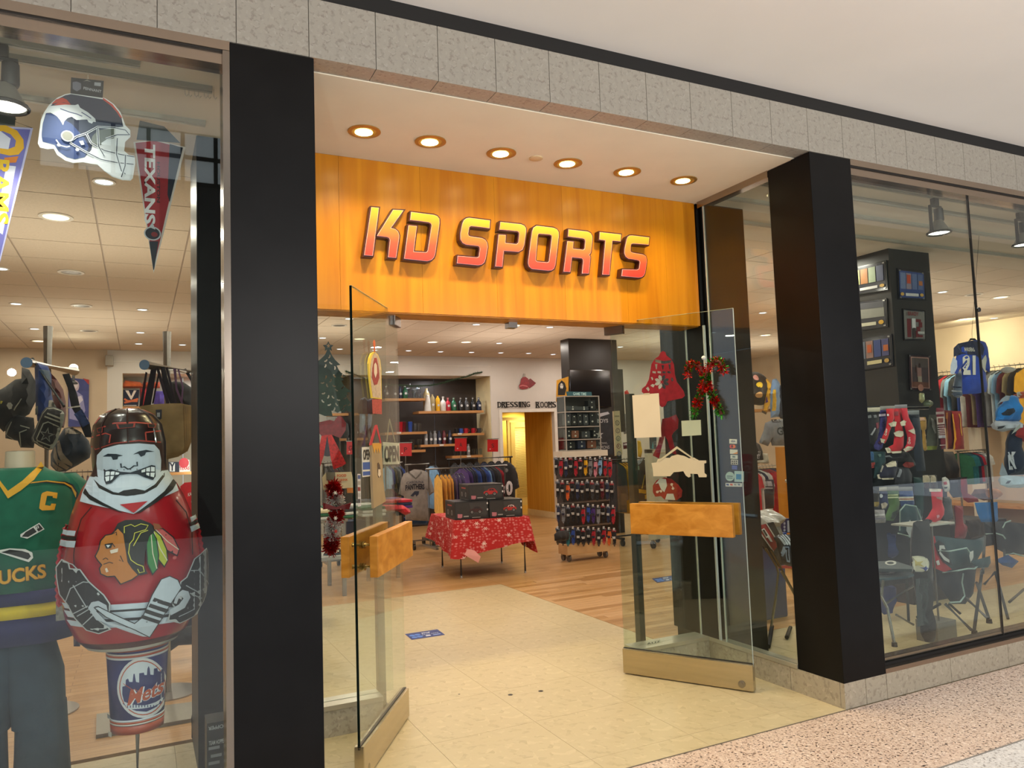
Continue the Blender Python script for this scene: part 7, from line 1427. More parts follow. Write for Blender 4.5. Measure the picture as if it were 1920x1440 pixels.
# column dressings
t = thing('television', at(1108, 730, 7.3), 'large glossy dark screen mounted on the square column', 'screen'); a, b = at(1068, 693, 7.34), at(1147, 763, 7.34)
MB(t.location).box((a.x, 7.34, b.z), (b.x, 7.41, a.z)).build('screen_panel', mat('120a06', .12, 0, .1, 2, coat=.6), t, bevel=.008); a, b = at(1148, 692, 7.5), at(1171, 765, 7.5)
t = thing('side_panel', at(1160, 730, 7.5), 'second dark flat panel at the right of the column screen', 'panel'); MB(t.location).box((a.x, 7.5, b.z-.4), (b.x, 7.56, a.z)).build('panel_board', mat('1e1a15', .3), t, bevel=.005)
t, q, f = card('banner', 'yellow and black pointed banner with a hooded white face on the column side', 7.35, [(1044, 713), (1066, 706), (1066, 788), (1056, 776), (1043, 752)], 'banner', .01, cloth('c9922a')); q.poly(f([(1047, 720), (1053, 713), (1059, 718), (1062, 728), (1059, 741), (1046, 741), (1046, 730)]), '16120f'); q.ell(*f([(1053, 724)])[0], .03, .045, 'd2cdc4'); q.ell(*f([(1053, 729)])[0], .008, .016, '1a1614')
for dx in (-1.3, 1.5): q.ell(*f([(1053+dx, 722)])[0], .007, .01, '1a1614')
q.poly(f([(1044, 751), (1066, 750), (1066, 762), (1045, 763)]), '16120f'); q.text('Ste', *f([(1054, 757)])[0], .09, .05, 'c9922a', .03); q.poly(f([(1044, 762), (1052, 776), (1048, 782), (1044, 770)]), '16120f'); q.build('print', t)
t, q, f = card('banner', 'black hanging banner with grey star and grey lettering right of the acrylic case', 6.9, [(1118, 766), (1148, 770), (1150, 852), (1112, 852)], 'banner', .01, mat('26282c', .8, 0, .2, 14, .3)); q.text('BOYS', *f([(1130, 789)])[0], .2, .06, '9a9a9c', .03); q.text('BOWL', *f([(1131, 831)])[0], .16, .035, '8c8c8e', .02); q.text('CHAMPIONS', *f([(1126, 839)])[0], .33, .055, '8c8c8e', .03); q.poly([(f([(1124, 815)])[0][0]+(.075 if i % 2 == 0 else .03)*math.sin(i*PI/5), f([(1124, 815)])[0][1]+(.075 if i % 2 == 0 else .03)*math.cos(i*PI/5)) for i in range(10)], '9c9c9e'); q.poly(f([(1120, 776), (1140, 772), (1143, 776), (1124, 782)]), 'a8a8b0'); q.build('print', t)
t, q, f = card('sign', 'tall narrow cream sign with a column of round club emblems', 6.3, [(1149, 771), (1162, 770), (1167, 852), (1153, 855)], 'sign', .01, mat('b0a482', .6))
for i, c in enumerate(('2a2a2a', '5a4a4c', '3c4a44', '6a2c34', '34406a')):
    cx_, cy__ = uv(1157.5+i*.8, 793+i*14.5, 6.3); q.ell(cx_, cy__, .038, .038, c); q.ell(cx_, cy__, .028, .028, 'b0a482'); q.text('CCURC'[i], cx_, cy__, .03, .036, c, .03)
q.rect(uv(1152, 782, 6.3)[0], uv(1152, 782, 6.3)[1], uv(1161, 779, 6.3)[0], uv(1161, 779, 6.3)[1], '7a7258'); q.build('print', t)
# yellow shirts rack right of the tower and neighbours
a, b = gr('kyyyykm', 1152, 1190, 862, 6.4, 'long', 'on the rack right of the glove tower', 'shirts on the rack right of the glove tower', yaw=.0, seed=3); rack(a.x-.1, b.x+.15, 6.4, a.z, 'black clothes rack holding yellow shirts right of the glove tower', m=mat('1c1a18', .5), dy=.3)
PX('top', 'red top hanging high behind the security post', 'clothing', 9.0, [(1171, 734), (1176, 731), (1180, 740), (1182, 752), (1172, 752)], .05, 'b02820'); PX('shirt', 'grey tee hanging behind the security post', 't-shirt', 8.8, [(1167, 776), (1180, 776), (1183, 800), (1180, 812), (1170, 814), (1167, 800)], .05, '77767a', [('label', [(1174, 803), (1178, 802), (1178, 805), (1174, 806)], '2a2a2e', 1)])
PX('folded_shirt', 'maroon and white folded shirts on a shelf behind the cream emblem sign', 'shirt', 8.6, [(1168, 830), (1182, 828), (1184, 840), (1169, 842)], .05, '5a1a28', [('stripe', [(1170, 832), (1180, 831), (1181, 834), (1171, 835)], 'b9a8ac', 1)])
PX('coat', 'black jacket with yellow tags hanging left of the white partition', 'jacket', 5.9, [(1196, 868), (1206, 862), (1213, 862), (1216, 950), (1212, 956), (1196, 954), (1190, 940), (1192, 890)], .05, '1b1a17', [('white_collar', [(1196, 864), (1208, 859), (1206, 866), (1199, 873)], '8f9cae', 1), ('tag', [(1199, 917), (1213, 919), (1212, 926), (1199, 924)], 'c9961c', 2), ('tag', [(1209, 928), (1216, 926), (1216, 935), (1209, 936)], 'c9961c', 2), ('cord', [(1208, 890), (1210, 890), (1205, 916), (1203, 916)], 'a08c30', 1), ('patch', [(1196, 875), (1201, 873), (1201, 881), (1197, 882)], '5a7a6c', 1)])
PX('top', 'yellow top glimpsed above the black jacket', 'clothing', 6.6, [(1195, 826), (1200, 826), (1204, 844), (1202, 858), (1196, 856)], .04, 'c49a1c'); 
p0, p1 = at(1213, 843, 5.64), at(1330, 1012, 5.64); t = thing('partition', Vector((p0.x, 5.64, 0)), 'white wheeled partition behind the right glass door', 'partition'); WP = mat('b5b09c', .6)
MB(t.location).box((p0.x, 5.64, .12), (p0.x+.09, 5.7, p0.z)).box((p0.x, 5.64, p0.z-.05), (p1.x, 5.7, p0.z)).build('frame', WP, t); MB(t.location).box((p0.x+.09, 5.65, .12), (p1.x, 5.69, p0.z-.05)).build('panel_board', mat('aaa796', .7), t)
MB(t.location).lathe((p0.x+.03, 5.66, .05), [(0, 0), (.05, 0), (.05, .03), (0, .03)], 16, 'x').build('caster_wheel', mat('2a2622', .5), t); MB(t.location).box((p0.x+.025, 5.65, .06), (p0.x+.065, 5.68, .12)).build('caster_fork', CHR, t)
t, q, f = card('picture', 'small dark picture with a teal bottle on the white partition', 5.6, [(1219, 818), (1231, 818), (1231, 842), (1220, 842)], 'picture', .02, mat('1c3440', .5)); q.poly(f([(1222, 838), (1224, 828), (1226, 838), (1226, 841), (1222, 841)]), '2c7c88'); q.build('print', t)
PX('folded_chair', 'bright blue tall padded cover standing beside the dark column behind the door', 'cover', 1.95, [(1257, 1008), (1262, 1004), (1280, 1003), (1300, 1008), (1305, 1040), (1306, 1120), (1306, 1160), (1290, 1176), (1276, 1168), (1268, 1140), (1262, 1090)], .09, '1e4c94')
# ================================================================= BETWEEN THE DARK COLUMN AND THE RIGHT PILLAR
Zj = lambda L: sc(L, 1340, 620, 4.8)
a = at(1386, 768, 8.0); b = at(1452, 773, 8.0); tag(MB(a).box((a.x, 7.9, a.z-.05), (b.x, 8.3, a.z)).build('wall_shelf', OAK), 'oak shelf under the black patched jacket', 'shelf')
t = PX('jacket', 'black varsity jacket covered with round club patches on a form', 'jacket', 8.0, Zj([(330, 372), (385, 372), (440, 400), (480, 450), (475, 560), (460, 690), (300, 690), (290, 640), (240, 620), (238, 520), (252, 430), (290, 395)]), .14, '17130f', [
 ('patch', Zj([(290+22*math.cos(i*.52)+15, 432+26*math.sin(i*.52)) for i in range(12)]), 'c98a2a', 1), ('patch', Zj([(388+22*math.cos(i*.52), 420+26*math.sin(i*.52)) for i in range(12)]), 'c8908a', 1), ('patch', Zj([(405+32*math.cos(i*.52), 487+26*math.sin(i*.52)) for i in range(12)]), 'd8b62a', 1),
 ('patch', Zj([(323+28*math.cos(i*.52), 523+28*math.sin(i*.52)) for i in range(12)]), 'b98a80', 1), ('patch', Zj([(407+28*math.cos(i*.52), 577+27*math.sin(i*.52)) for i in range(12)]), 'b08a5a', 1), ('patch', Zj([(300, 585), (345, 572), (362, 600), (355, 625), (335, 636), (310, 620)]), '8fa4bc', 1), ('patch_core', Zj([(323+14*math.cos(i*.52), 523+14*math.sin(i*.52)) for i in range(12)]), '5a2a24', 2)])
MB(t.location).box((at(1402, 768, 8.0).x, 7.95, at(1402, 770, 8.0).z), (at(1430, 760, 8.0).x, 8.1, at(1402, 750, 8.0).z)).build('form_base', SK, t)
PX('jacket', 'yellow satin jacket with blue trim hanging beside the patched jacket', 'jacket', 7.9, Zj([(450, 440), (475, 430), (500, 470), (498, 560), (490, 660), (470, 745), (440, 720), (455, 620), (478, 520)]), .08, 'c99a2e', [('trim', Zj([(478, 600), (490, 590), (492, 640), (480, 650)]), '5a3a7c', 1), ('hem', Zj([(440, 715), (485, 735), (478, 755), (440, 735)]), '4a4034', 1)])
PX('jacket', 'light blue denim jacket hanging next to the yellow one', 'jacket', 7.85, Zj([(520, 440), (555, 430), (585, 470), (590, 600), (600, 780), (560, 775), (505, 785), (498, 640), (505, 520)]), .08, '6a86ac', [('stripe', Zj([(540, 530), (558, 525), (555, 720), (535, 722)]), 'b9962e', 1)])
PX('jacket', 'dark blue patterned jacket at the edge of the right pillar', 'jacket', 7.8, Zj([(575, 500), (620, 480), (640, 800), (590, 790), (568, 700)]), .08, '2c3444')
PX('jersey', 'grey button jersey with dark letters GRA, cut off by the right pillar', 'jersey', 5.5, Zj([(530, 800), (625, 795), (640, 1035), (515, 1035), (500, 985), (480, 1040), (400, 1010), (405, 985), (440, 900), (455, 830)]), .09, '6c7076', [('collar', Zj([(530, 798), (620, 796), (618, 822), (545, 824)]), '22262e', 1), ('collar', Zj([(545, 800), (608, 799), (606, 814), (550, 815)]), 'b9bcc0', 2)],
   prints=lambda q, f: q.text('GRAYS', *f(1475.5, 806), .37, .12, '1c2026', .03, rot=.12))
PX('t_shirt', 'black tee with two lines of white lettering hanging low', 't-shirt', 6.2, Zj([(310, 1000), (345, 985), (400, 1020), (430, 1090), (440, 1190), (350, 1200), (300, 1190), (285, 1100)]), .08, '1d1b22', prints=lambda q, f: (q.text('BILLS', *f(1419, 850), .16, .07, 'b9bac0', .03), q.text('DIRT', *f(1419, 857), .16, .06, 'b9bac0', .03)))
PX('folded_shirt', 'folded white shirts on the counter below the black tee', 'shirt', 6.1, Zj([(430, 1105), (480, 1105), (490, 1195), (450, 1198), (370, 1190), (372, 1170), (440, 1165)]), .04, 'aaa595')
a, b = at(1396, 876, 5.9), at(1452, 876, 5.9); b.z = a.z; garments('rwnwrrrpm', a, b, 'jersey', 'on the jersey rack behind the corner glass', 'jerseys behind the corner glass', name='jersey', cat='jersey', yaw=.3, scale=1.0); rack(a.x-.1, b.x+.3, 5.9, a.z, 'rack of red and navy jerseys behind the corner glass')
PX('jersey', 'dark printed jersey front with white block pattern beside the wooden post', 'jersey', 5.3, Zj([(455, 1340), (530, 1340), (535, 1440), (530, 1600), (460, 1600)]), .05, '26242c', [('print', Zj([(465, 1355), (520, 1355), (520, 1400), (465, 1400)]), '8c8a90', 1), ('print', Zj([(468, 1410), (520, 1410), (520, 1425), (468, 1425)]), '8c8a90', 1)])
t = thing('wood_post', at(1470, 990, 3.2), 'honey coloured wooden cabinet post behind the right pillar', 'post'); a, b = at(1453, 838, 3.5), at(1474, 985, 3.5)
WPst = wood('honey post', 'a5691c', 'b97c2a'); MB(t.location).box((a.x, 3.2, 0), (a.x+.10, 3.5, a.z)).build('post', WPst, t, bevel=.003); MB(t.location).box((a.x+.10, 3.24, 0), (a.x+.75, 3.3, a.z)).build('side_board', WPst, t); MB(t.location).ball((at(1478, 902, 3.2).x, 3.22, at(1478, 902, 3.2).z), .022).build('knob', steel(), t)
Zc = lambda L: sc(L, 1400, 860, 3.79)
PX('plastic_bag', 'crumpled clear plastic bag on the blue tub behind the corner glass', 'bag', 1.75, Zc([(10, 385), (60, 372), (110, 365), (150, 355), (195, 370), (200, 450), (190, 560), (60, 585), (18, 590)]), .14, mat('9a968e', .35, 0, .35, 22, .5, coat=.4, name='clear plastic'), fold=.4)
a, b = at(1410, 1012, 1.75), at(1480, 1185, 1.75); t = thing('storage_tub', Vector((a.x, 1.75, 0)), 'large dark blue storage tub behind the corner glass', 'tub'); MB(t.location).box((a.x-.1, 1.75, 0), (b.x, 2.4, a.z)).build('tub_body', mat('1a2c5c', .45, 0, .15, 2), t, bevel=.02); MB(t.location).box((a.x-.12, 1.73, a.z), (b.x+.02, 2.42, a.z+.03)).build('lid', mat('22408c', .4), t, bevel=.008)
CH1 = 1.2; TT = lambda L, y: [at(*(q_), y) for q_ in Zc(L)]
t = thing('folding_chair', at(1450, 1150, CH1), 'folding chair with red and black fabric back behind the corner glass', 'chair'); oc = t.location
def slab(nm, L, y0, y1, m, par, o, th=.012):
    """flat panel through four photograph points, each with its own depth"""
    P = [at(px, py, y) for (px, py), y in zip(L, (y0 if isinstance(y0, tuple) else (y0,)*len(L)))]; n = (P[1]-P[0]).cross(P[2]-P[0]).normalized()*th; return MB(o).add(P+[p+n for p in P], [tuple(range(len(P))), tuple(range(2*len(P)-1, len(P)-1, -1))]+[(i, (i+1) % len(P), len(P)+(i+1) % len(P), len(P)+i) for i in range(len(P))]).build(nm, m, par)
slab('backrest', Zc([(30, 490), (190, 450), (320, 700), (235, 770), (130, 645)]), CH1, 0, cloth('1c1a18'), t, oc); slab('red_band', Zc([(65, 482), (142, 462), (230, 610), (190, 660)]), CH1-.012, 0, cloth('9c2420'), t, oc, .004)
for L in ([(62, 482), (68, 480), (195, 658), (188, 662)], [(139, 463), (145, 461), (235, 606), (230, 612)]): slab('piping', Zc(L), CH1-.018, 0, mat('c4b8a8', .6), t, oc, .003)
slab('emblem', Zc([(105, 505), (125, 495), (160, 545), (185, 590), (170, 590), (150, 560), (140, 565), (125, 535)]), CH1-.02, 0, mat('d0c8bc', .6), t, oc, .003); slab('emblem_core', Zc([(115, 508), (125, 503), (150, 545), (142, 552)]), CH1-.024, 0, mat('2a1614', .6), t, oc, .002)
slab('seat', Zc([(215, 765), (330, 755), (345, 778), (225, 780)]), CH1+.02, 0, cloth('a5302a'), t, oc, .02)
for L in ([(135, 640), (215, 770), (225, 810)], [(225, 810), (205, 1000), (175, 1190)], [(175, 650), (330, 940)], [(245, 800), (330, 945), (400, 1080)]): MB(oc).tube(TT(L, CH1-.03), .009, 8).build('leg', mat('7c6c4c', .35, .7), t, smooth=True)
for L in ([(180, 1190), (155, 1335)], [(310, 1200), (285, 1270)]): MB(oc).tube([fl(*q_, .02) for q_ in Zc(L)], .016, 6).build('foot', mat('1a1814', .5), t)
PX('cap', 'navy cap with white striped crown resting on the folding chair', 'cap', CH1-.12, Zc([(190, 560), (240, 535), (310, 540), (330, 770), (250, 750), (225, 650), (215, 600)]), .05, '18202e', [('stripe', Zc([(240+20*i, 545), (250+20*i, 542), (285+14*i, 610), (275+14*i, 616)]), 'b4bac4', 1) for i in range(4)]+[('letter', Zc([(270, 625), (300, 625), (318, 740), (300, 735), (285, 660), (280, 700), (268, 690)]), '8c9cb4', 1), ('letter_core', Zc([(276, 632), (297, 632), (310, 725), (302, 722), (290, 650), (282, 650)]), '18202e', 2)])
t, q, f = card('box', 'navy carton with small round emblems behind the folding chair', 1.9, Zc([(235, 430), (310, 425), (312, 525), (258, 530)]), 'box', .2, mat('1c2454', .5)); q.poly(f(Zc([(288, 440), (312, 438), (312, 520), (290, 522)])), 'b8b4bc')
for yy in (460, 485, 508): q.ell(*f(Zc([(268, yy)]))[0], .012, .012, 'a8a8b8')
q.build('print', t)
# ================================================================= RIGHT SHOP WINDOW: PLAQUES ON THE COLUMN
def quad_px(Q, u, v):
    (ax_, ay_), (bx_, by_), (cx_, cy_), (dx_, dy_) = Q; return (ax_*(1-u)*(1-v)+bx_*u*(1-v)+cx_*u*v+dx_*(1-u)*v, ay_*(1-u)*(1-v)+by_*u*(1-v)+cy_*u*v+dy_*(1-u)*v)
def plaque(lab, Q, P0, N, items, board='17191c', octo=True):
    k = .07 if octo else 0; R_ = lambda u0, v0, u1, v1: [quad_px(Q, u, v) for u, v in ((u0, v0), (u1, v0), (u1, v1), (u0, v1))]
    O_ = [quad_px(Q, u, v) for u, v in ((k, 0), (1-k, 0), (1, k), (1, 1-k), (1-k, 1), (k, 1), (0, 1-k), (0, k))] if octo else R_(0, 0, 1, 1)
    its = [('board', R_(-.04, -.03, 1.04, 1.03) if octo else O_, mat(board, .25, coat=.4), .012, .014), ('plate', O_, mat('2a2c33', .25, coat=.4), .003, .0165)]
    for nm, r, c in items: its.append((nm, R_(*r) if len(r) == 4 else [quad_px(Q, r[0]+r[2]*math.cos(i*.6), r[1]+r[3]*math.sin(i*.6)) for i in range(10)], c, .0012, .018+.0013*(len(its)-1)))
    for u, v in ((.05, .04), (.95, .04), (.95, .96), (.05, .96)): its.append(('stand_off', R_(u-.03, v-.025, u+.03, v+.025), mat('a9a9a6', .2, .6), .004, .022))
    return flat_group('plaque', lab, 'plaque', 0, P0, N, its, 'framed plaques on the charcoal column')
PXL, NXL = Vector((6.1, 0, 0)), Vector((-1, 0, 0)); PFR = Vector((0, 1.46, 0))
Zp = lambda L: sc(L, 1590, 320, 4.8); Zq = lambda L: sc(L, 1600, 600, 4.5); Zs = lambda L: sc(L, 1600, 480, 4.5)
coins = [('name_strip', (.25, .8, .75, .9), 'c8c6c4'), ('coin', (.12, .84, .07, .06, 0), 'c8a050'), ('coin', (.88, .84, .07, .06, 0), 'c8a050')]
tick = lambda cs: [('ticket', (.06+.225*i, .1, .26+.225*i, .66), c) for i, c in enumerate(cs)]
plaque('uppermost plaque on the column side facing the doorway, four muted tickets', Zp([(20, 890), (330, 815), (345, 1065), (30, 1120)]), PXL, NXL, tick(('8a8a5a', '94602c', '8a9678', '3a3e5a'))+coins, '20241f')
plaque('middle plaque on the column side facing the doorway, crowd photo with coin', Zp([(30, 1190), (335, 1155), (345, 1400), (40, 1440)]), PXL, NXL, [('photo', (.0, .06, .95, .62), '8a8a80'), ('crowd', (.0, .06, .95, .28), '55555a'), ('name_strip', (.25, .78, .7, .9), 'c8c4ac'), ('coin', (.85, .82, .08, .08, 0), 'd8a838')], '1c1c18')
plaque('lowest plaque on the column side facing the doorway, orange and blue tickets', Zq([(20, 170), (310, 125), (325, 380), (30, 425)]), PXL, NXL, tick(('6a7484', '9a7a70', '3c4c84', '50507c'))+[('picture', (.32, .22, .44, .48), 'c05a28'), ('picture', (.78, .3, .92, .5), 'b8642c'), ('name_strip', (.3, .76, .72, .88), 'd8cc9c'), ('coin', (.86, .82, .07, .07, 0), 'c8a050')], '1a1d24')
plaque('upper plaque on the column front, blue mat with red and blue tickets', Zp([(455, 885), (685, 915), (695, 1160), (465, 1150)]), PFR, NM, [('mat', (.02, .04, .98, .96), '34467c')]+tick(('6c7a9c', '8a7c88', '5c6c94', '55648c'))+[('picture', (.32, .16, .46, .46), 'b8482a'), ('picture', (.78, .34, .92, .5), 'b06a3a')]+coins, '1c2026')
t = plaque('middle plaque on the column front, grey mat with dark red number 12', Zs([(425, 450), (600, 465), (605, 705), (435, 705)]), PFR, NM, [('mat', (.0, .03, 1, .97), '77746f'), ('digit', (.14, .3, .33, .92), '6a1a1e'), ('digit', (.56, .3, .82, .4), '6a1a1e'), ('digit', (.72, .4, .88, .58), '6a1a1e'), ('digit', (.6, .56, .78, .72), '6a1a1e'), ('digit', (.56, .7, .7, .92), '6a1a1e'), ('digit', (.7, .84, .9, .92), '6a1a1e'), ('player', (.38, .28, .56, .62), 'cfcfcf'), ('player', (.42, .6, .55, .95), '3a2c28'), ('flag', (.66, .72, .98, .8), 'b9b9b4')], '181612')
a, b = uv(*Zs([(458, 505)])[0], 1.43), uv(*Zs([(545, 470)])[0], 1.43); q = Print(plane_proj(1.425), t.location, .0006); q.text('BRADY', (a[0]+b[0])/2, (a[1]+b[1])/2, b[0]-a[0], (b[1]-a[1])*.8, '7a2022', .02); q.build('lettering', t)
plaque('lowest plaque on the column front, basketball player photo in pink border', Zs([(470, 830), (650, 840), (660, 1140), (480, 1130)]), PFR, NM, [('mat', (.0, .02, 1, .98), '3a1c1c'), ('border', (.08, .06, .92, .93), 'd8a898'), ('photo', (.12, .09, .88, .91), '5a4a48'), ('crowd', (.12, .09, .88, .35), '6c6058'), ('player', (.36, .36, .56, .62), 'b98c80'), ('player', (.38, .6, .56, .76), 'c4b49a'), ('player', (.44, .24, .52, .36), '4a2e24'), ('arm', (.3, .3, .36, .5), '5a3a2c'), ('floor', (.12, .76, .88, .91), '7a4a34'), ('hoop', (.5, .92, .14, .1, 0), 'b9806c')], '171310', False)
Z0 = lambda L: sc(L, 1620, 740, 6)
for L, lab, c in ([(630, -20), (665, -20), (665, 60), (650, 95), (632, 60)], 'pale green paddle shape hung below the basketball plaque', 'a5ab84'), ([(718+45*math.cos(i*.52), 103+45*math.sin(i*.52)) for i in range(12)], 'pale green glass ball ornament beside the scarves', '6f7c66'): PX('ornament', lab, 'ornament', 1.3, Z0(L), .03, mat(c, .3, .2, .1, 9))
# sock and scarf wall in the window
SKY = 1.0
def soft(name, lab, cat, L, c, ex=(), y=SKY, d=.022, grp='socks and scarves in the right window', **k): return PX(name, lab, cat, y, Z0(L), d, c, [(n_, Z0(l_), c_, lf_) for n_, l_, c_, lf_ in ex], group=grp, **k)
WT = 'b9b09c'
t = thing('sock_display', at(1690, 900, 1.2), 'dark freestanding panel carrying rows of socks and scarves', 'display rack'); a, b = at(1617, 762, 1.12), at(1738, 990, 1.12)
MB(t.location).box((a.x, 1.12, .3), (b.x, 1.16, a.z)).build('panel_board', mat('1d2226', .6, 0, .15, 4), t)
for py in (764, 766, 850, 914): a_, b_ = at(1620, py+2, 1.1), at(1740 if py != 850 else 1700, py+2, 1.1); MB(t.location).box((a_.x, 1.09, a_.z-.01), (b_.x, 1.12, a_.z+.01)).build('rail', CHR, t)
for x0, x1, y0, c, lab in ((30, 180, 148, 'a9a290', 'cream card header above the black socks'), (180, 345, 130, '7c7a76', 'grey card header above the purple sock'), (345, 485, 115, '77757a', 'grey card header above the red socks'), (470, 620, 180, '6c7072', 'grey card header above the navy pack'), (170, 255, 1040, 'a8a298', 'cream card header above the navy sock'), (255, 390, 1035, '8c8880', 'grey card header above the green sock'), (390, 545, 1040, '7c7a78', 'grey card header above the striped sock')):
    soft('card_header', lab, 'card', [(x0, y0), (x1, y0-6), (x1, y0+42), (x0, y0+44)], mat(c, .7, 0, .1, 9), d=.006, fold=.02, grp='card headers of the sock display', y=SKY-.03)
soft('sock', 'black socks with grey emblems, leftmost pair of the top row', 'socks', [(40, 185), (165, 180), (172, 400), (150, 500), (110, 560), (60, 540), (45, 400)], '14151c', [('emblem', [(55, 235), (85, 225), (90, 260), (60, 265)], '6c6e72', 1), ('emblem', [(105, 232), (140, 225), (142, 258), (110, 262)], '6c6e72', 1), ('lettering', [(85, 450), (118, 370), (128, 376), (98, 458)], '8c8c90', 1), ('heel', [(130, 320), (170, 310), (170, 370), (135, 385)], '6a1a2c', 1)])
soft('sock', 'blue violet sock with white stripe in the top row', 'socks', [(178, 175), (248, 175), (250, 300), (235, 480), (205, 600), (170, 628), (120, 612), (110, 575), (155, 480), (180, 350)], '33306c', [('stripe', [(178, 218), (246, 214), (246, 240), (180, 245)], 'b0a8b8', 1), ('heel', [(170, 540), (215, 480), (230, 500), (200, 570)], '4a2440', 1)])
soft('sock', 'red socks with cream toes, leftmost of the bright red cluster', 'socks', [(248, 160), (335, 155), (340, 260), (295, 400), (262, 500), (235, 548), (203, 535), (195, 500), (245, 380), (262, 280)], 'b01520', [('toe', [(195, 490), (250, 505), (240, 545), (205, 537)], WT, 1), ('heel', [(288, 325), (345, 298), (380, 305), (370, 355), (310, 362)], WT, 1)], y=SKY-.06, prints=lambda q, f: (q.text('CHIEFS', *f(1663.5, 810), .055, .018, 'd8ccc0', .04, rot=1.15), q.ell(*f(1667, 778), .013, .011, 'd8ccc8')))
soft('sock', 'red socks with cream toes, middle of the bright red cluster', 'socks', [(335, 152), (415, 150), (425, 300), (450, 450), (445, 600), (400, 652), (320, 660), (262, 652), (245, 615), (270, 592), (330, 560), (350, 400)], 'a81420', [('toe', [(247, 600), (300, 592), (332, 652), (275, 656)], WT, 1), ('heel', [(345, 430), (400, 405), (460, 415), (455, 460), (415, 478), (365, 465)], WT, 1), ('toe', [(320, 640), (440, 632), (430, 655), (330, 662)], WT, 2), ('emblem', [(355, 190), (395, 185), (395, 235), (360, 235)], '7a3038', 1)], y=SKY-.03)
soft('sock', 'red socks with cream toes, rightmost of the bright red cluster', 'socks', [(412, 152), (485, 150), (500, 250), (565, 380), (582, 470), (575, 560), (545, 620), (480, 645), (440, 625), (480, 560), (490, 480), (440, 300)], 'ac1a2c', [('toe', [(452, 615), (510, 580), (560, 590), (540, 625), (480, 645)], WT, 1), ('heel', [(508, 405), (560, 375), (585, 405), (583, 445), (545, 435)], WT, 1), ('heel', [(415, 310), (460, 285), (485, 300), (480, 345), (430, 352)], WT, 2)], y=SKY-.06, prints=lambda q, f: q.text('CHIEFS', *f(1707, 826), .055, .02, 'd0b8b4', .03, rot=1.45))
soft('sock', 'dark teal sock in the second row', 'socks', [(70, 640), (240, 640), (245, 760), (200, 860), (150, 955), (110, 940), (125, 800), (75, 830)], '10343a', [('heel', [(75, 770), (130, 760), (130, 820), (90, 832)], '8a2a26', 1), ('emblem', [(160, 670), (205, 665), (200, 695), (170, 700)], '55706c', 1), ('cuff', [(70, 640), (120, 640), (118, 740), (75, 745)], '2c5078', 2)])
soft('sock', 'navy socks with cream heels and white lettering in the second row', 'socks', [(250, 780), (330, 745), (378, 745), (375, 810), (350, 940), (300, 955), (200, 955), (160, 925), (165, 890), (230, 800)], '141830', [('heel', [(255, 785), (330, 745), (378, 748), (370, 810), (345, 805), (300, 815), (270, 815)], WT, 1), ('toe', [(158, 900), (185, 895), (205, 950), (170, 945)], WT, 1), ('toe', [(210, 940), (345, 935), (340, 955), (220, 957)], WT, 2)], y=SKY-.04, prints=lambda q, f: q.text('BEARS', *f(1655.5, 879), .055, .018, 'c8c0b4', .03, rot=1.05))
soft('sock', 'black socks with red heel in the second row', 'socks', [(245, 650), (500, 650), (560, 740), (580, 800), (540, 830), (480, 830), (430, 760), (340, 740), (250, 750)], '17161c', [('heel', [(445, 790), (480, 755), (560, 765), (580, 800), (530, 825), (470, 815)], '7c2420', 1), ('emblem', [(240, 690), (300, 680), (325, 710), (290, 700), (260, 705)], '7a7c80', 1)])
soft('sock', 'dark grey sock with small white lettering in the second row', 'socks', [(375, 820), (500, 820), (540, 900), (530, 1010), (400, 1010), (345, 1000)], '23252e', [('lettering', [(388, 925), (412, 835), (432, 840), (408, 930)], '7c8088', 1)])
soft('sock', 'black and gold sock at the left of the bottom row', 'socks', [(100, 1060), (165, 1060), (168, 1270), (110, 1262)], '19170f', [('toe', [(106, 1210), (166, 1205), (166, 1262), (112, 1262)], '8a742c', 1)])
soft('sock', 'navy sock with white horseshoe emblem in the bottom row', 'socks', [(170, 1090), (258, 1088), (268, 1240), (245, 1285), (210, 1285), (200, 1230), (172, 1225)], '16244c', [('toe', [(203, 1230), (240, 1210), (266, 1230), (250, 1282), (215, 1285)], 'a89c8c', 1)], prints=lambda q, f: (q.ell(*f(1653.5, 930), .013, .016, 'c8ccd4'), q.ell(*f(1653.5, 929.5), .007, .010, '16244c')))
soft('sock', 'green socks with cream stripes in the bottom row', 'socks', [(258, 1062), (388, 1062), (400, 1230), (385, 1330), (330, 1420), (250, 1415), (240, 1370), (285, 1250), (262, 1180)], '4a6a34', [('stripe', [(260, 1125), (390, 1120), (391, 1135), (261, 1140)], 'b4bc94', 1), ('stripe', [(261, 1150), (391, 1146), (392, 1162), (262, 1168)], 'b4bc94', 1), ('dark_foot', [(320, 1330), (385, 1290), (385, 1335), (340, 1400), (310, 1400)], '1c3018', 1)])
soft('sock', 'blue sock with cream and orange stripes in the bottom row', 'socks', [(395, 1062), (545, 1060), (568, 1230), (540, 1260), (420, 1260), (400, 1180)], '30497c', [('stripe', [(398, 1150), (556, 1146), (558, 1165), (400, 1170)], 'b9b4a8', 1), ('stripe', [(400, 1170), (558, 1166), (559, 1178), (402, 1182)], 'a8643a', 1), ('stripe', [(402, 1182), (560, 1178), (561, 1192), (404, 1196)], 'b9b4a8', 1)])
soft('folded_socks', 'pale grey folded socks at the lower left of the sock display', 'socks', [(112, 1295), (228, 1292), (240, 1440), (122, 1445)], '8c8788', [('stripe', [(120, 1345), (232, 1340), (233, 1360), (121, 1366)], 'b4b0b0', 1), ('stripe', [(122, 1385), (235, 1380), (236, 1400), (123, 1406)], '6a6670', 1)])
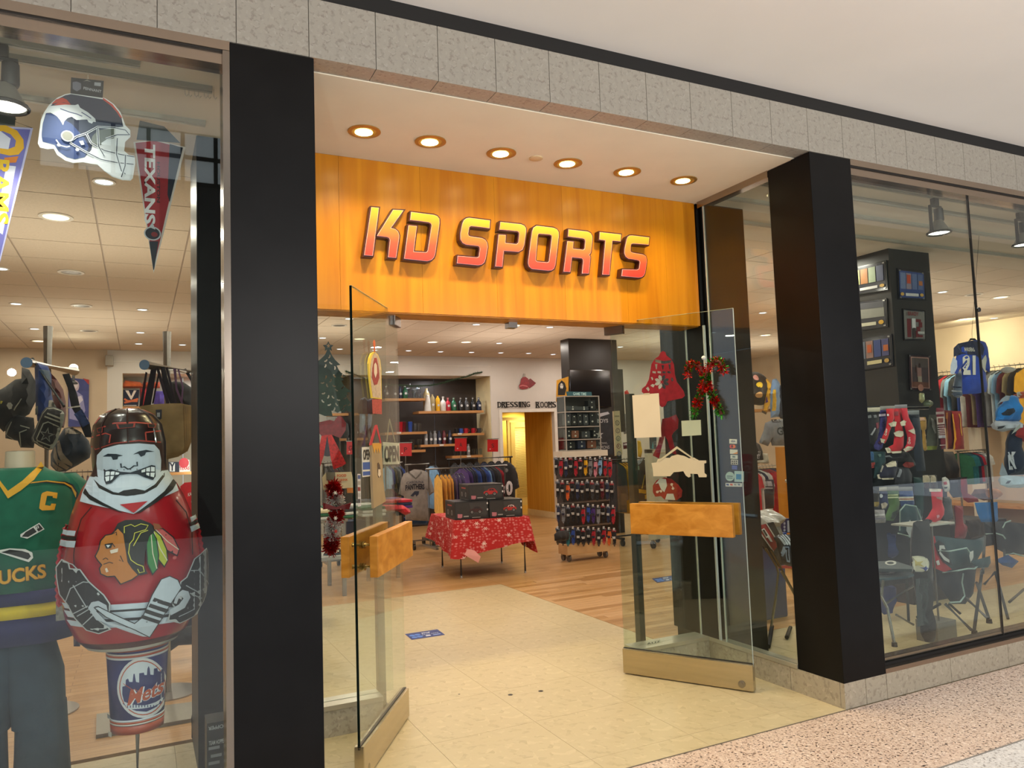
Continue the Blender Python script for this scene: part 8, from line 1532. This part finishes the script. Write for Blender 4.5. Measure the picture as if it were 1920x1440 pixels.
soft('scarf_pack', 'tall dark navy wrapped pack right of the red socks', 'scarf', [(500, 215), (618, 215), (640, 400), (695, 860), (590, 860), (560, 640), (585, 500)], '161f2c')
soft('scarf_pack', 'narrow tan and gold patterned tie on a card', 'tie', [(615, 255), (690, 252), (700, 380), (685, 400), (708, 620), (685, 635), (660, 610), (655, 400), (620, 380)], '9a7434', [('card', [(618, 255), (690, 253), (692, 290), (620, 292)], 'b08a70', 1)], y=SKY+.05)
soft('scarf_pack', 'grey olive package with small white figures', 'scarf', [(735, 225), (820, 225), (835, 560), (820, 620), (720, 622), (705, 560), (720, 300)], '4a4c42', [('figures', [(765, 260), (785, 280), (810, 430), (795, 440), (770, 360)], '9a9c94', 1), ('green_base', [(700, 580), (830, 575), (835, 618), (712, 625)], '6c7428', 1)], y=SKY+.08)
stp = [('stripe', [(815+k*.12, 165+k), (892+k*.06, 162+k), (893+k*.06, 162+k+9), (816+k*.12, 165+k+9)], 'b9a8a4', 1) for k in (30, 45, 185, 210, 232, 252, 272, 292, 400)]
soft('scarf', 'maroon scarf with white stripes and square emblem', 'scarf', [(812, 150), (895, 148), (905, 380), (920, 612), (868, 615), (850, 400), (820, 300)], '6a1f2c', stp+[('emblem', [(828, 250), (898, 246), (902, 330), (832, 336)], 'b8a49c', 2), ('emblem_core', [(845, 265), (882, 263), (884, 312), (848, 316)], '7c4038', 3), ('grey_block', [(848, 460), (908, 458), (909, 488), (850, 490)], 'a09ca4', 2)])
soft('scarf', 'dark maroon scarf with a gold line', 'scarf', [(905, 175), (992, 180), (1000, 400), (1010, 612), (940, 612), (925, 400)], '5c1614', [('line', [(940, 200), (950, 200), (958, 600), (948, 600)], '9a5a24', 1)], y=SKY+.03)
soft('scarf', 'red scarf with bright yellow stripes', 'scarf', [(990, 185), (1088, 185), (1110, 400), (1128, 612), (1015, 620), (1000, 400)], '8c1c14', [('stripe', [(1003, 215), (1020, 213), (1045, 420), (1050, 500), (1035, 612), (1015, 614), (1030, 480)], 'd08a1c', 1), ('stripe', [(1062, 215), (1078, 213), (1105, 460), (1090, 465)], 'd08a1c', 1)])
for i, (x0, lab) in enumerate(((670, 'left slipper pack with cream card and dark oval'), (742, 'right slipper pack with cream card and dark oval'))): soft('slipper_pack', lab, 'slippers', [(x0, 905), (x0+70, 900), (x0+80, 1060), (x0+50, 1130), (x0+20, 1120), (x0+2, 1050)], '25201f', [('card', [(x0+2, 910), (x0+68, 906), (x0+72, 985), (x0+4, 990)], 'a89c86', 1), ('oval', [(x0+38+24*math.cos(k*.52), 1025+32*math.sin(k*.52)) for k in range(12)], '3a2622', 2)])
soft('sock', 'white slipper sock with red marks', 'socks', [(878, 935), (915, 925), (945, 950), (958, 1060), (945, 1095), (905, 1090), (885, 1030)], 'b4b0a8', [('mark', [(905, 985), (930, 975), (935, 1010), (912, 1015)], '9a1c28', 1), ('mark', [(915, 1040), (940, 1035), (938, 1055), (920, 1060)], '2a2a34', 1)])
soft('folded_shirt', 'dark grey folded shirt behind the red sock', 'shirt', [(955, 945), (1085, 940), (1100, 1150), (1000, 1160), (960, 1100)], '34363e', [('label', [(980, 965), (1060, 960), (1062, 985), (982, 990)], '5a5c68', 1)], y=1.3)
soft('sock', 'long red stocking with a sideways foot, right of the slipper packs', 'socks', [(1088, 945), (1155, 940), (1165, 1110), (1280, 1165), (1290, 1205), (1170, 1215), (1120, 1180), (1090, 1080)], '96141e', [('cuff', [(1060, 930), (1175, 925), (1175, 945), (1062, 950)], '26242a', 1)], y=1.25)
# red sock on its own little stand
soft('sock', 'large bright red sock with white cuff standing on a small shelf', 'socks', [(748, 1065), (880, 1065), (885, 1130), (880, 1210), (905, 1290), (900, 1350), (860, 1410), (800, 1435), (700, 1420), (680, 1410), (720, 1370), (770, 1280), (765, 1200)], 'b8202c', [('cuff', [(746, 1058), (882, 1060), (880, 1092), (750, 1092)], 'c8bcae', 1), ('toe', [(670, 1415), (730, 1395), (790, 1420), (760, 1450), (690, 1450)], '211a20', 1), ('emblem', [(820, 1150), (880, 1150), (885, 1190), (830, 1170)], '9a7a74', 1), ('label', [(818, 1360), (850, 1350), (862, 1375), (830, 1395)], 'c88a94', 1)], y=.55)
p = at(1758, 979, .55); t = thing('display_stand', Vector((p.x, .6, 0)), 'small white shelf on a thin pole carrying the red sock', 'stand'); q0, q1 = at(1722, 982, .5), at(1790, 978, .5)
MB(t.location).box((q0.x, .5, p.z-.015), (q1.x, .72, p.z-.003)).build('shelf', mat('a8a69c', .5), t); MB(t.location).tube([(p.x, .6, .14), (p.x, .6, p.z-.01)], .008, 8).build('pole', CHR, t); MB(t.location).box((p.x-.09, .55, 0), (p.x+.12, .72, .15)).build('base_box', mat('6f6a60', .6), t)
PX('jersey', 'royal blue and navy football jersey number 21 with white sleeves on a hanger', 'jersey', .95, sc([(830, 120), (900, 100), (985, 120), (1010, 150), (1015, 200), (1045, 330), (1050, 470), (1000, 440), (1010, 560), (1030, 620), (1015, 690), (900, 710), (750, 715), (745, 500), (735, 400), (690, 490), (650, 480), (655, 380), (680, 300), (690, 190), (740, 140)], 1680, 620, 6), .06, '1c3c98',
   [('yoke', sc([(740, 140), (830, 120), (900, 105), (985, 120), (1010, 150), (1015, 200), (980, 280), (940, 330), (900, 270), (770, 265), (690, 290), (690, 190)], 1680, 620, 6), '141a38', 1), ('white_sleeve', sc([(690, 290), (740, 350), (735, 400), (690, 490), (650, 480), (655, 380), (680, 300)], 1680, 620, 6), 'b4bccc', 2), ('white_sleeve', sc([(945, 340), (1025, 270), (1045, 330), (1050, 470), (1000, 440), (960, 400)], 1680, 620, 6), 'b9b6a8', 2)],
   prints=lambda q, f: (q.text('ANDERS', *f(1822, 654.5), .115, .035, 'b9b4a8', .03), q.text('21', *f(1821.5, 684), .14, .165, 'c8c4ba', .05)))
p = at(1823, 636, .95); t = MB(p).tube([p+Vector((-.06, 0, -.03)), p+Vector((-.02, 0, 0)), p+Vector((.03, 0, 0)), p+Vector((.08, 0, -.03))], .009, 6).tube([p, p+Vector((0, 0, .05)), Vector((p.x, .82, CEIL-.02))], .0015, 5).build('hanger', HK, smooth=True); tag(t, 'black hanger hung by a wire from the rail, holding the blue jersey', 'hanger')
PX('sleeve', 'grey striped jersey arm hanging below the blue jersey', 'jersey', 1.6, sc([(680, 470), (730, 450), (750, 560), (745, 720), (700, 760), (650, 740), (655, 620)], 1680, 620, 6), .05, '77849a', [('stripe', sc([(655, 620+k), (745, 630+k), (745, 645+k), (655, 638+k)], 1680, 620, 6), c_, 1) for k, c_ in ((0, '2a3048'), (45, 'b9bcc4'), (80, '5a6478'))])
a = at(1833, 735, 4.2); b = at(1846, 735, 4.2); s_ = struct('wall_column', MB().box((a.x, 4.2, 0), (b.x, 4.4, 2.3)), mat('c4bcae', .5)); s_.name = 'trim_14'
# garments along the lit side wall and mid-floor racks
a, b = atx(1764, 702, 11.55), atx(1930, 700, 11.55); z = a.z+.03
rr = random.Random(4); garments('yktmlwgkptmwbklgrk', (11.55, b.y, z), (11.55, a.y, z), 'tee', 'on the lit side wall rail', 'shirts on the lit side wall rail', yaw=PI/2, scale=1.25, seed=6)
t = MB((11.55, 3, z)).tube([(11.55, b.y-.6, z), (11.55, a.y+1, z)], .014, 8).build('wall_rail', CHR, smooth=True); tag(t, 'long chrome rail of the lit side wall', 'rail'); t = MB((11.8, 3, z-1)).box((11.6, -.2+b.y, .3), (12.04, a.y+1, .34)).build('wall_shelf', OAK); tag(t, 'low shelf under the side wall shirts', 'shelf')
for y in (2.0, 4.2, 6.4): area('wall_washer', (11.2, y, 2.95), .8, 30, (1, .88, .62), (0, math.radians(-62), 0), .1)
a, b = at(1716, 700, 5.4), at(1756, 700, 5.4); b.z = a.z; garments('nnwnlw', a, b, 'tee', 'in the rack left of the blue jersey', 'shirts left of the blue jersey', yaw=.6, scale=.95, seed=11); rack(a.x, b.x+.2, 5.4, a.z, 'clothes rack of navy and white shirts seen left of the blue jersey')
a, b = at(1796, 846, 3.4), at(1838, 846, 3.4); b.z = a.z; garments('essnrgww', a, b, 'tee', 'in the low rack below the blue jersey', 'tees below the blue jersey', yaw=.5, scale=.62, seed=12); rack(a.x, b.x+.1, 3.4, a.z, 'low rack of mixed tees below the blue jersey', dy=.2)
a, b = at(1862, 872, 4.6), at(1935, 872, 4.6); b.z = a.z; garments('knkdknk', a, b, 'jacket', 'in the dark rack behind the novelty hats', 'dark coats behind the hats', name='coat', cat='coat', seed=13); rack(a.x, b.x, 4.6, a.z, 'rack of dark coats behind the novelty hats')
PX('box', 'black and grey display bin behind the socks and scarves', 'box', 3.0, Z0([(700, 640), (880, 640), (1000, 640), (1060, 820), (1060, 1040), (700, 1000)]), .1, mat('1d1d20', .7, 0, .3, 10))
# novelty hats
Zh = lambda L: sc(L, 1680, 620, 6); hg = 'novelty plush hats in the right window'
PX('plush_hat', 'bright blue plush hat with white brim and black panther mark', 'hat', .9, Zh([(1130, 1010), (1150, 870), (1190, 830), (1250, 760), (1300, 725), (1345, 730), (1370, 850), (1385, 1000), (1380, 1030), (1120, 1020)]), .08, '1e78c4', [('grey_top', Zh([(1190, 835), (1250, 760), (1300, 725), (1345, 730), (1355, 775), (1290, 790), (1240, 800)]), '8e98a4', 1), ('emblem', Zh([(1255, 930), (1290, 880), (1340, 868), (1335, 900), (1300, 955), (1262, 950)]), '16202c', 1)], group=hg)
PX('hat_brim', 'white fluffy brim of the bright blue plush hat', 'hat', .86, Zh([(1115, 1015), (1385, 1020), (1390, 1090), (1360, 1125), (1280, 1120), (1200, 1140), (1130, 1120), (1112, 1060)]), .07, 'b4bcc8', [('mark', Zh([(1210, 1080), (1235, 1065), (1228, 1100), (1208, 1105)]), '2a2e34', 1)], group=hg)
PX('hat_bobble', 'white round bobble above the blue plush hat', 'hat', 1.1, Zh([(1250+52*math.cos(i*.5), 440+38*math.sin(i*.5)) for i in range(13)]), .06, 'c4c0b8', group=hg); PX('hat_bobble', 'orange and white bobble beside the blue hat', 'hat', 1.0, Zh([(1335, 720), (1400, 690), (1440, 680), (1440, 760), (1380, 765)]), .06, 'c4502a', [('white', Zh([(1400, 690), (1440, 680), (1440, 750), (1405, 740)]), 'c4bcb4', 1)], group=hg)
Zy = lambda L: sc(L, 1600, 600, 4.5)
PX('plush_hat', 'tall navy plush hat with white interlocked letters', 'hat', .85, Zy([(1300, 1310), (1295, 1200), (1310, 1000), (1330, 930), (1370, 930), (1400, 1100), (1430, 1200), (1435, 1310)]), .08, '14243c', [('peak', Zy([(1278, 1300), (1300, 1200), (1330, 1260), (1350, 1310), (1290, 1318)]), '8e98a4', 1)], group=hg, prints=lambda q, f: (q.text('N', *f(1906, 866), .075, .12, 'b9bec8', .03), q.text('Y', *f(1907, 864), .09, .15, 'b9bec8', .01)))
PX('hat_brim', 'wide white brim of the tall navy plush hat', 'hat', .81, Zy([(1238, 1320), (1300, 1310), (1440, 1318), (1500, 1330), (1500, 1400), (1400, 1418), (1300, 1415), (1245, 1390)]), .06, 'a8bcc8', [('mark', Zy([(1320, 1360), (1335, 1350), (1330, 1380), (1318, 1382)]), '2a2e34', 1)], group=hg)
PX('plush_hat', 'red plush hat with pale rim at the picture edge', 'hat', .8, Zy([(1370, 975), (1400, 920), (1450, 880), (1500, 870), (1500, 1050), (1420, 1020)]), .07, '9c2424', [('rim', Zy([(1372, 965), (1405, 915), (1450, 870), (1450, 905), (1410, 940)]), '9aa09c', 1)], group=hg)
# ---- camp chairs, table and leg sleeve
Zd = lambda L: sc(L, 1620, 880, 4); MT = mat('2a2c2a', .35, .4, 0, name='dark tube'); TL = cloth('1c3a40'); PIPE = mat('8fa5a0', .6)
t = thing('camp_chair', at(1760, 1150, .7), 'dark teal camping chair with white emblem, piping and cup holders', 'chair'); oc = t.location
def pf(nm, L, y, c, d=.02, par=None): return puff(nm, [uv(px, py, y) for px, py in Zd(L)], Vector((0, y, 0)), VX, VZ, NM, d, c, par or t, oc, fold=.35)
pf('backrest', [(270, 300), (300, 265), (370, 270), (420, 300), (435, 380), (470, 500), (370, 520), (260, 480), (268, 380)], .95, TL, .03); pf('seat', [(485, 500), (560, 500), (700, 520), (830, 530), (900, 505), (890, 600), (830, 720), (700, 740), (590, 770), (490, 740), (480, 600)], .72, TL, .03)
pf('side_panel', [(800, 690), (945, 650), (950, 700), (930, 735), (850, 740)], .62, TL, .01); pf('storage_pouch', [(485, 700), (600, 745), (740, 730), (845, 700), (820, 930), (760, 1010), (660, 1010), (520, 820)], .8, cloth('16202c'), .04)
pf('red_fabric', [(485, 505), (530, 500), (560, 620), (600, 700), (660, 750), (600, 770), (500, 730), (485, 620)], .66, cloth('9c1c24'), .012); pf('black_emblem', [(530, 560), (560, 530), (600, 560), (640, 660), (660, 720), (600, 700), (560, 640)], .645, cloth('141416'), .006)
for L in ([(565, 570), (600, 570), (610, 600), (580, 595), (575, 620), (600, 650), (640, 680), (640, 700), (600, 680), (565, 630)], [(795, 620), (820, 610), (820, 660), (800, 700), (790, 650)], [(540, 690), (560, 680), (570, 715), (550, 720)]): pf('white_print', L, .63, mat('b9b9b6', .7), .003)
pf('emblem', [(320, 420), (345, 380), (360, 400), (375, 460), (370, 525), (340, 500), (318, 460)], .91, mat('a8acaa', .7), .003)
for L in ([(268, 460), (270, 310), (310, 265), (390, 278), (425, 370), (430, 410)], [(255, 480), (330, 500), (375, 525)], [(560, 610), (640, 615), (770, 590), (790, 620)], [(590, 775), (700, 760), (780, 745), (830, 745), (850, 725)], [(745, 780), (735, 850), (755, 950), (720, 995), (640, 1000)]): MB(oc).tube([at(*q_, .62 if L[0][0] > 500 else .9) for q_ in Zd(L)], .006, 6).build('piping', PIPE, t, smooth=True)
def leg(L, ys, m=MT, r=.011, par=None): P = [at(*q_, y_) for q_, y_ in zip(Zd(L), ys)]; return MB(oc).tube(P, r, 8).build('leg', m, par or t, smooth=True)
leg([(885, 760), (825, 1215)], (.62, .3)); leg([(610, 1010), (805, 1205)], (.5, .31)); leg([(845, 850), (940, 1130)], (.75, .47)); leg([(570, 1010), (400, 1110)], (.6, .55)); leg([(770, 970), (930, 1120)], (.7, .47)); leg([(905, 500), (890, 780)], (.8, .7)); leg([(640, 1010), (720, 1080)], (.8, .8))
for x, y in ((828, 1218), (938, 1132)): p = fl(*Zd([(x, y)])[0], .0); p = at(*Zd([(x, y)])[0], .31 if x < 900 else .47); MB(oc).lathe(p, [(0, -.02), (.022, -.02), (.018, .01), (0, .012)], 10).build('foot', MT, t)
t = thing('camp_chair', at(1890, 1150, .9), 'second camping chair with bright blue back, partly behind the glass joint', 'chair'); oc = t.location
pf('backrest', [(830, 250), (1000, 245), (1005, 380), (990, 400), (880, 395), (850, 330)], 1.1, cloth('2070b4'), .02); pf('seat', [(900, 400), (1060, 390), (1300, 420), (1300, 640), (1080, 640), (1000, 600), (920, 480)], 1.0, cloth('15171c'), .05); pf('side_panel', [(985, 680), (1080, 640), (1160, 690), (1110, 740), (1040, 720)], .9, cloth('1c4478'), .02); pf('headrest', [(900, 395), (1050, 390), (1055, 470), (960, 480), (915, 440)], 1.05, cloth('1a3a54'), .02)
for L in ([(915, 485), (990, 480), (1040, 495), (1060, 520)], [(1065, 640), (1120, 630), (1230, 660)], [(1040, 440), (1060, 400), (1100, 385)]): MB(oc).tube([at(*q_, .88) for q_ in Zd(L)], .006, 6).build('piping', PIPE, t, smooth=True)
leg([(985, 770), (1080, 1120)], (.95, .7)); leg([(1200, 900), (1090, 995)], (.9, .8)); leg([(900, 865), (985, 770)], (1.0, .95)); leg([(1045, 500), (1060, 700)], (1.0, .95)); leg([(1230, 760), (1280, 1180)], (.8, .4))
t = thing('camp_table', at(1670, 1150, .35), 'low folding table with dark cloth top and white oval letter G', 'table'); oc = t.location
tp = lambda nm, L, y, m, th: MB(oc).prism([at(*q_, y_) for q_, y_ in zip(Zd(L), y)], (0, 0, -th)).build(nm, m, t)
zt = at(*Zd([(240, 790)])[0], .45).z; FZ = lambda L, z: [fl(*q_, z) for q_ in Zd(L)]
MB(oc).prism(FZ([(60, 752), (330, 760), (375, 785), (330, 800), (60, 828)], zt), (0, 0, -.015)).build('tabletop', TL, t); MB(oc).prism(FZ([(60, 690), (230, 686), (370, 730), (360, 748), (60, 745)], zt+.06), (0, 0, -.02)).build('upper_panel', cloth('18282a'), t)
def gel(cx, cy, rx, ry, z, c): MB(oc).prism(FZ([(cx+rx*math.cos(i*PI/10), cy+ry*math.sin(i*PI/10)) for i in range(20)], z), (0, 0, .001)).build('emblem', mat(c, .6), t)
gel(200, 702, 43, 17, zt+.0605, 'b4b4ae'); gel(198, 702, 26, 9, zt+.062, '18282a'); gel(165, 768, 72, 19, zt+.0005, 'b4b4ae'); gel(150, 768, 45, 11, zt+.002, '1c3a40')
CRM = mat('8f9490', .25, .8)
for L, ys in (([(145, 830), (130, 950), (175, 1040), (228, 1310)], (.3, .3, .3, .15)), ([(155, 1010), (375, 870)], (.35, .7)), ([(320, 830), (335, 1140)], (.7, .6)), ([(240, 1090), (370, 1165)], (.6, .6))): leg(L, ys, CRM if L[0][0] < 300 else MT, .009)
p = at(*Zd([(228, 1310)])[0], .15); MB(oc).lathe(p, [(0, -.015), (.018, -.015), (.016, .01), (0, .01)], 10).build('foot', MT, t)
PX('leg_sleeve', 'long black padded tube with round white emblem standing before the teal chair', 'cushion', .42, Zd([(370, 400), (400, 385), (488, 390), (488, 800), (500, 1000), (535, 1270), (520, 1295), (460, 1295), (430, 1240), (410, 1000), (375, 800), (350, 700)]), .07, '17191c', [('emblem', Zd([(447+46*math.cos(i*.42), 715+62*math.sin(i*.42)) for i in range(15)]), 'b4b09e', 1), ('emblem_ring', Zd([(447+38*math.cos(i*.42), 715+52*math.sin(i*.42)) for i in range(15)]), 'c4c0ac', 2), ('star', Zd([(430, 680), (440, 700), (460, 690), (450, 712), (462, 735), (442, 725), (428, 740), (430, 715), (412, 705), (432, 702)]), 'b8a86c', 3), ('star', Zd([(468, 722), (474, 738), (488, 740), (474, 748), (468, 764), (460, 748), (448, 742), (462, 738)]), '2c3c7c', 4), ('faded_shin', Zd([(425, 830), (495, 815), (515, 1170), (440, 1190)]), '2c3636', 1)])
PX('storage_bin', 'blue plastic bin beside the pillar under the socks', 'bin', 1.2, Zd([(88, 450), (185, 455), (180, 680), (100, 680)]), .12, mat('1f3a7c', .4)); PX('lower_bin', 'lower part of a blue bin beside the folding table', 'bin', 1.25, Zd([(135, 860), (188, 860), (180, 1080), (150, 1090)]), .1, mat('1f3068', .4))
for L, c, lab, y in (([(370, 60), (440, 60), (430, 380), (400, 400)], '1c3634', 'dark green patterned sock at the right of the sock display', 1.02), ([(595, 210), (640, 205), (660, 380), (600, 395)], '4a4c50', 'grey striped sock right of the large red sock', .95), ([(680, 270), (735, 275), (740, 400), (765, 420), (755, 520), (680, 515), (690, 420)], '7a1c20', 'maroon and gold sock hanging behind the teal chair', .9), ([(800, 200), (830, 150), (1000, 140), (1000, 220), (900, 235)], '6a4a44', 'red and white plush toys heaped behind the blue chair', 1.6), ([(760, 380), (880, 370), (905, 500), (800, 520)], '4a3a2c', 'brown cap shaped item behind the chairs', 1.3)): PX('soft_item', lab, 'soft goods', y, Zd(L), .04, c)
PX('plush_toy', 'orange plush toy among the goods behind the blue chair', 'toy', 1.5, Zd([(920, 150), (950, 140), (1000, 145), (1010, 200), (980, 220), (930, 210)]), .06, 'b8742a')
a, b = at(1668, 975, 2.1), at(1895, 1066, 2.1); tag(MB(a).box((a.x, 2.1, .25), (b.x, 2.6, at(1780, 985, 2.1).z)).build('storage_counter', mat('1c1a19', .7, 0, .2, 6), bevel=.01), 'low dark counter behind the camping chairs', 'counter')
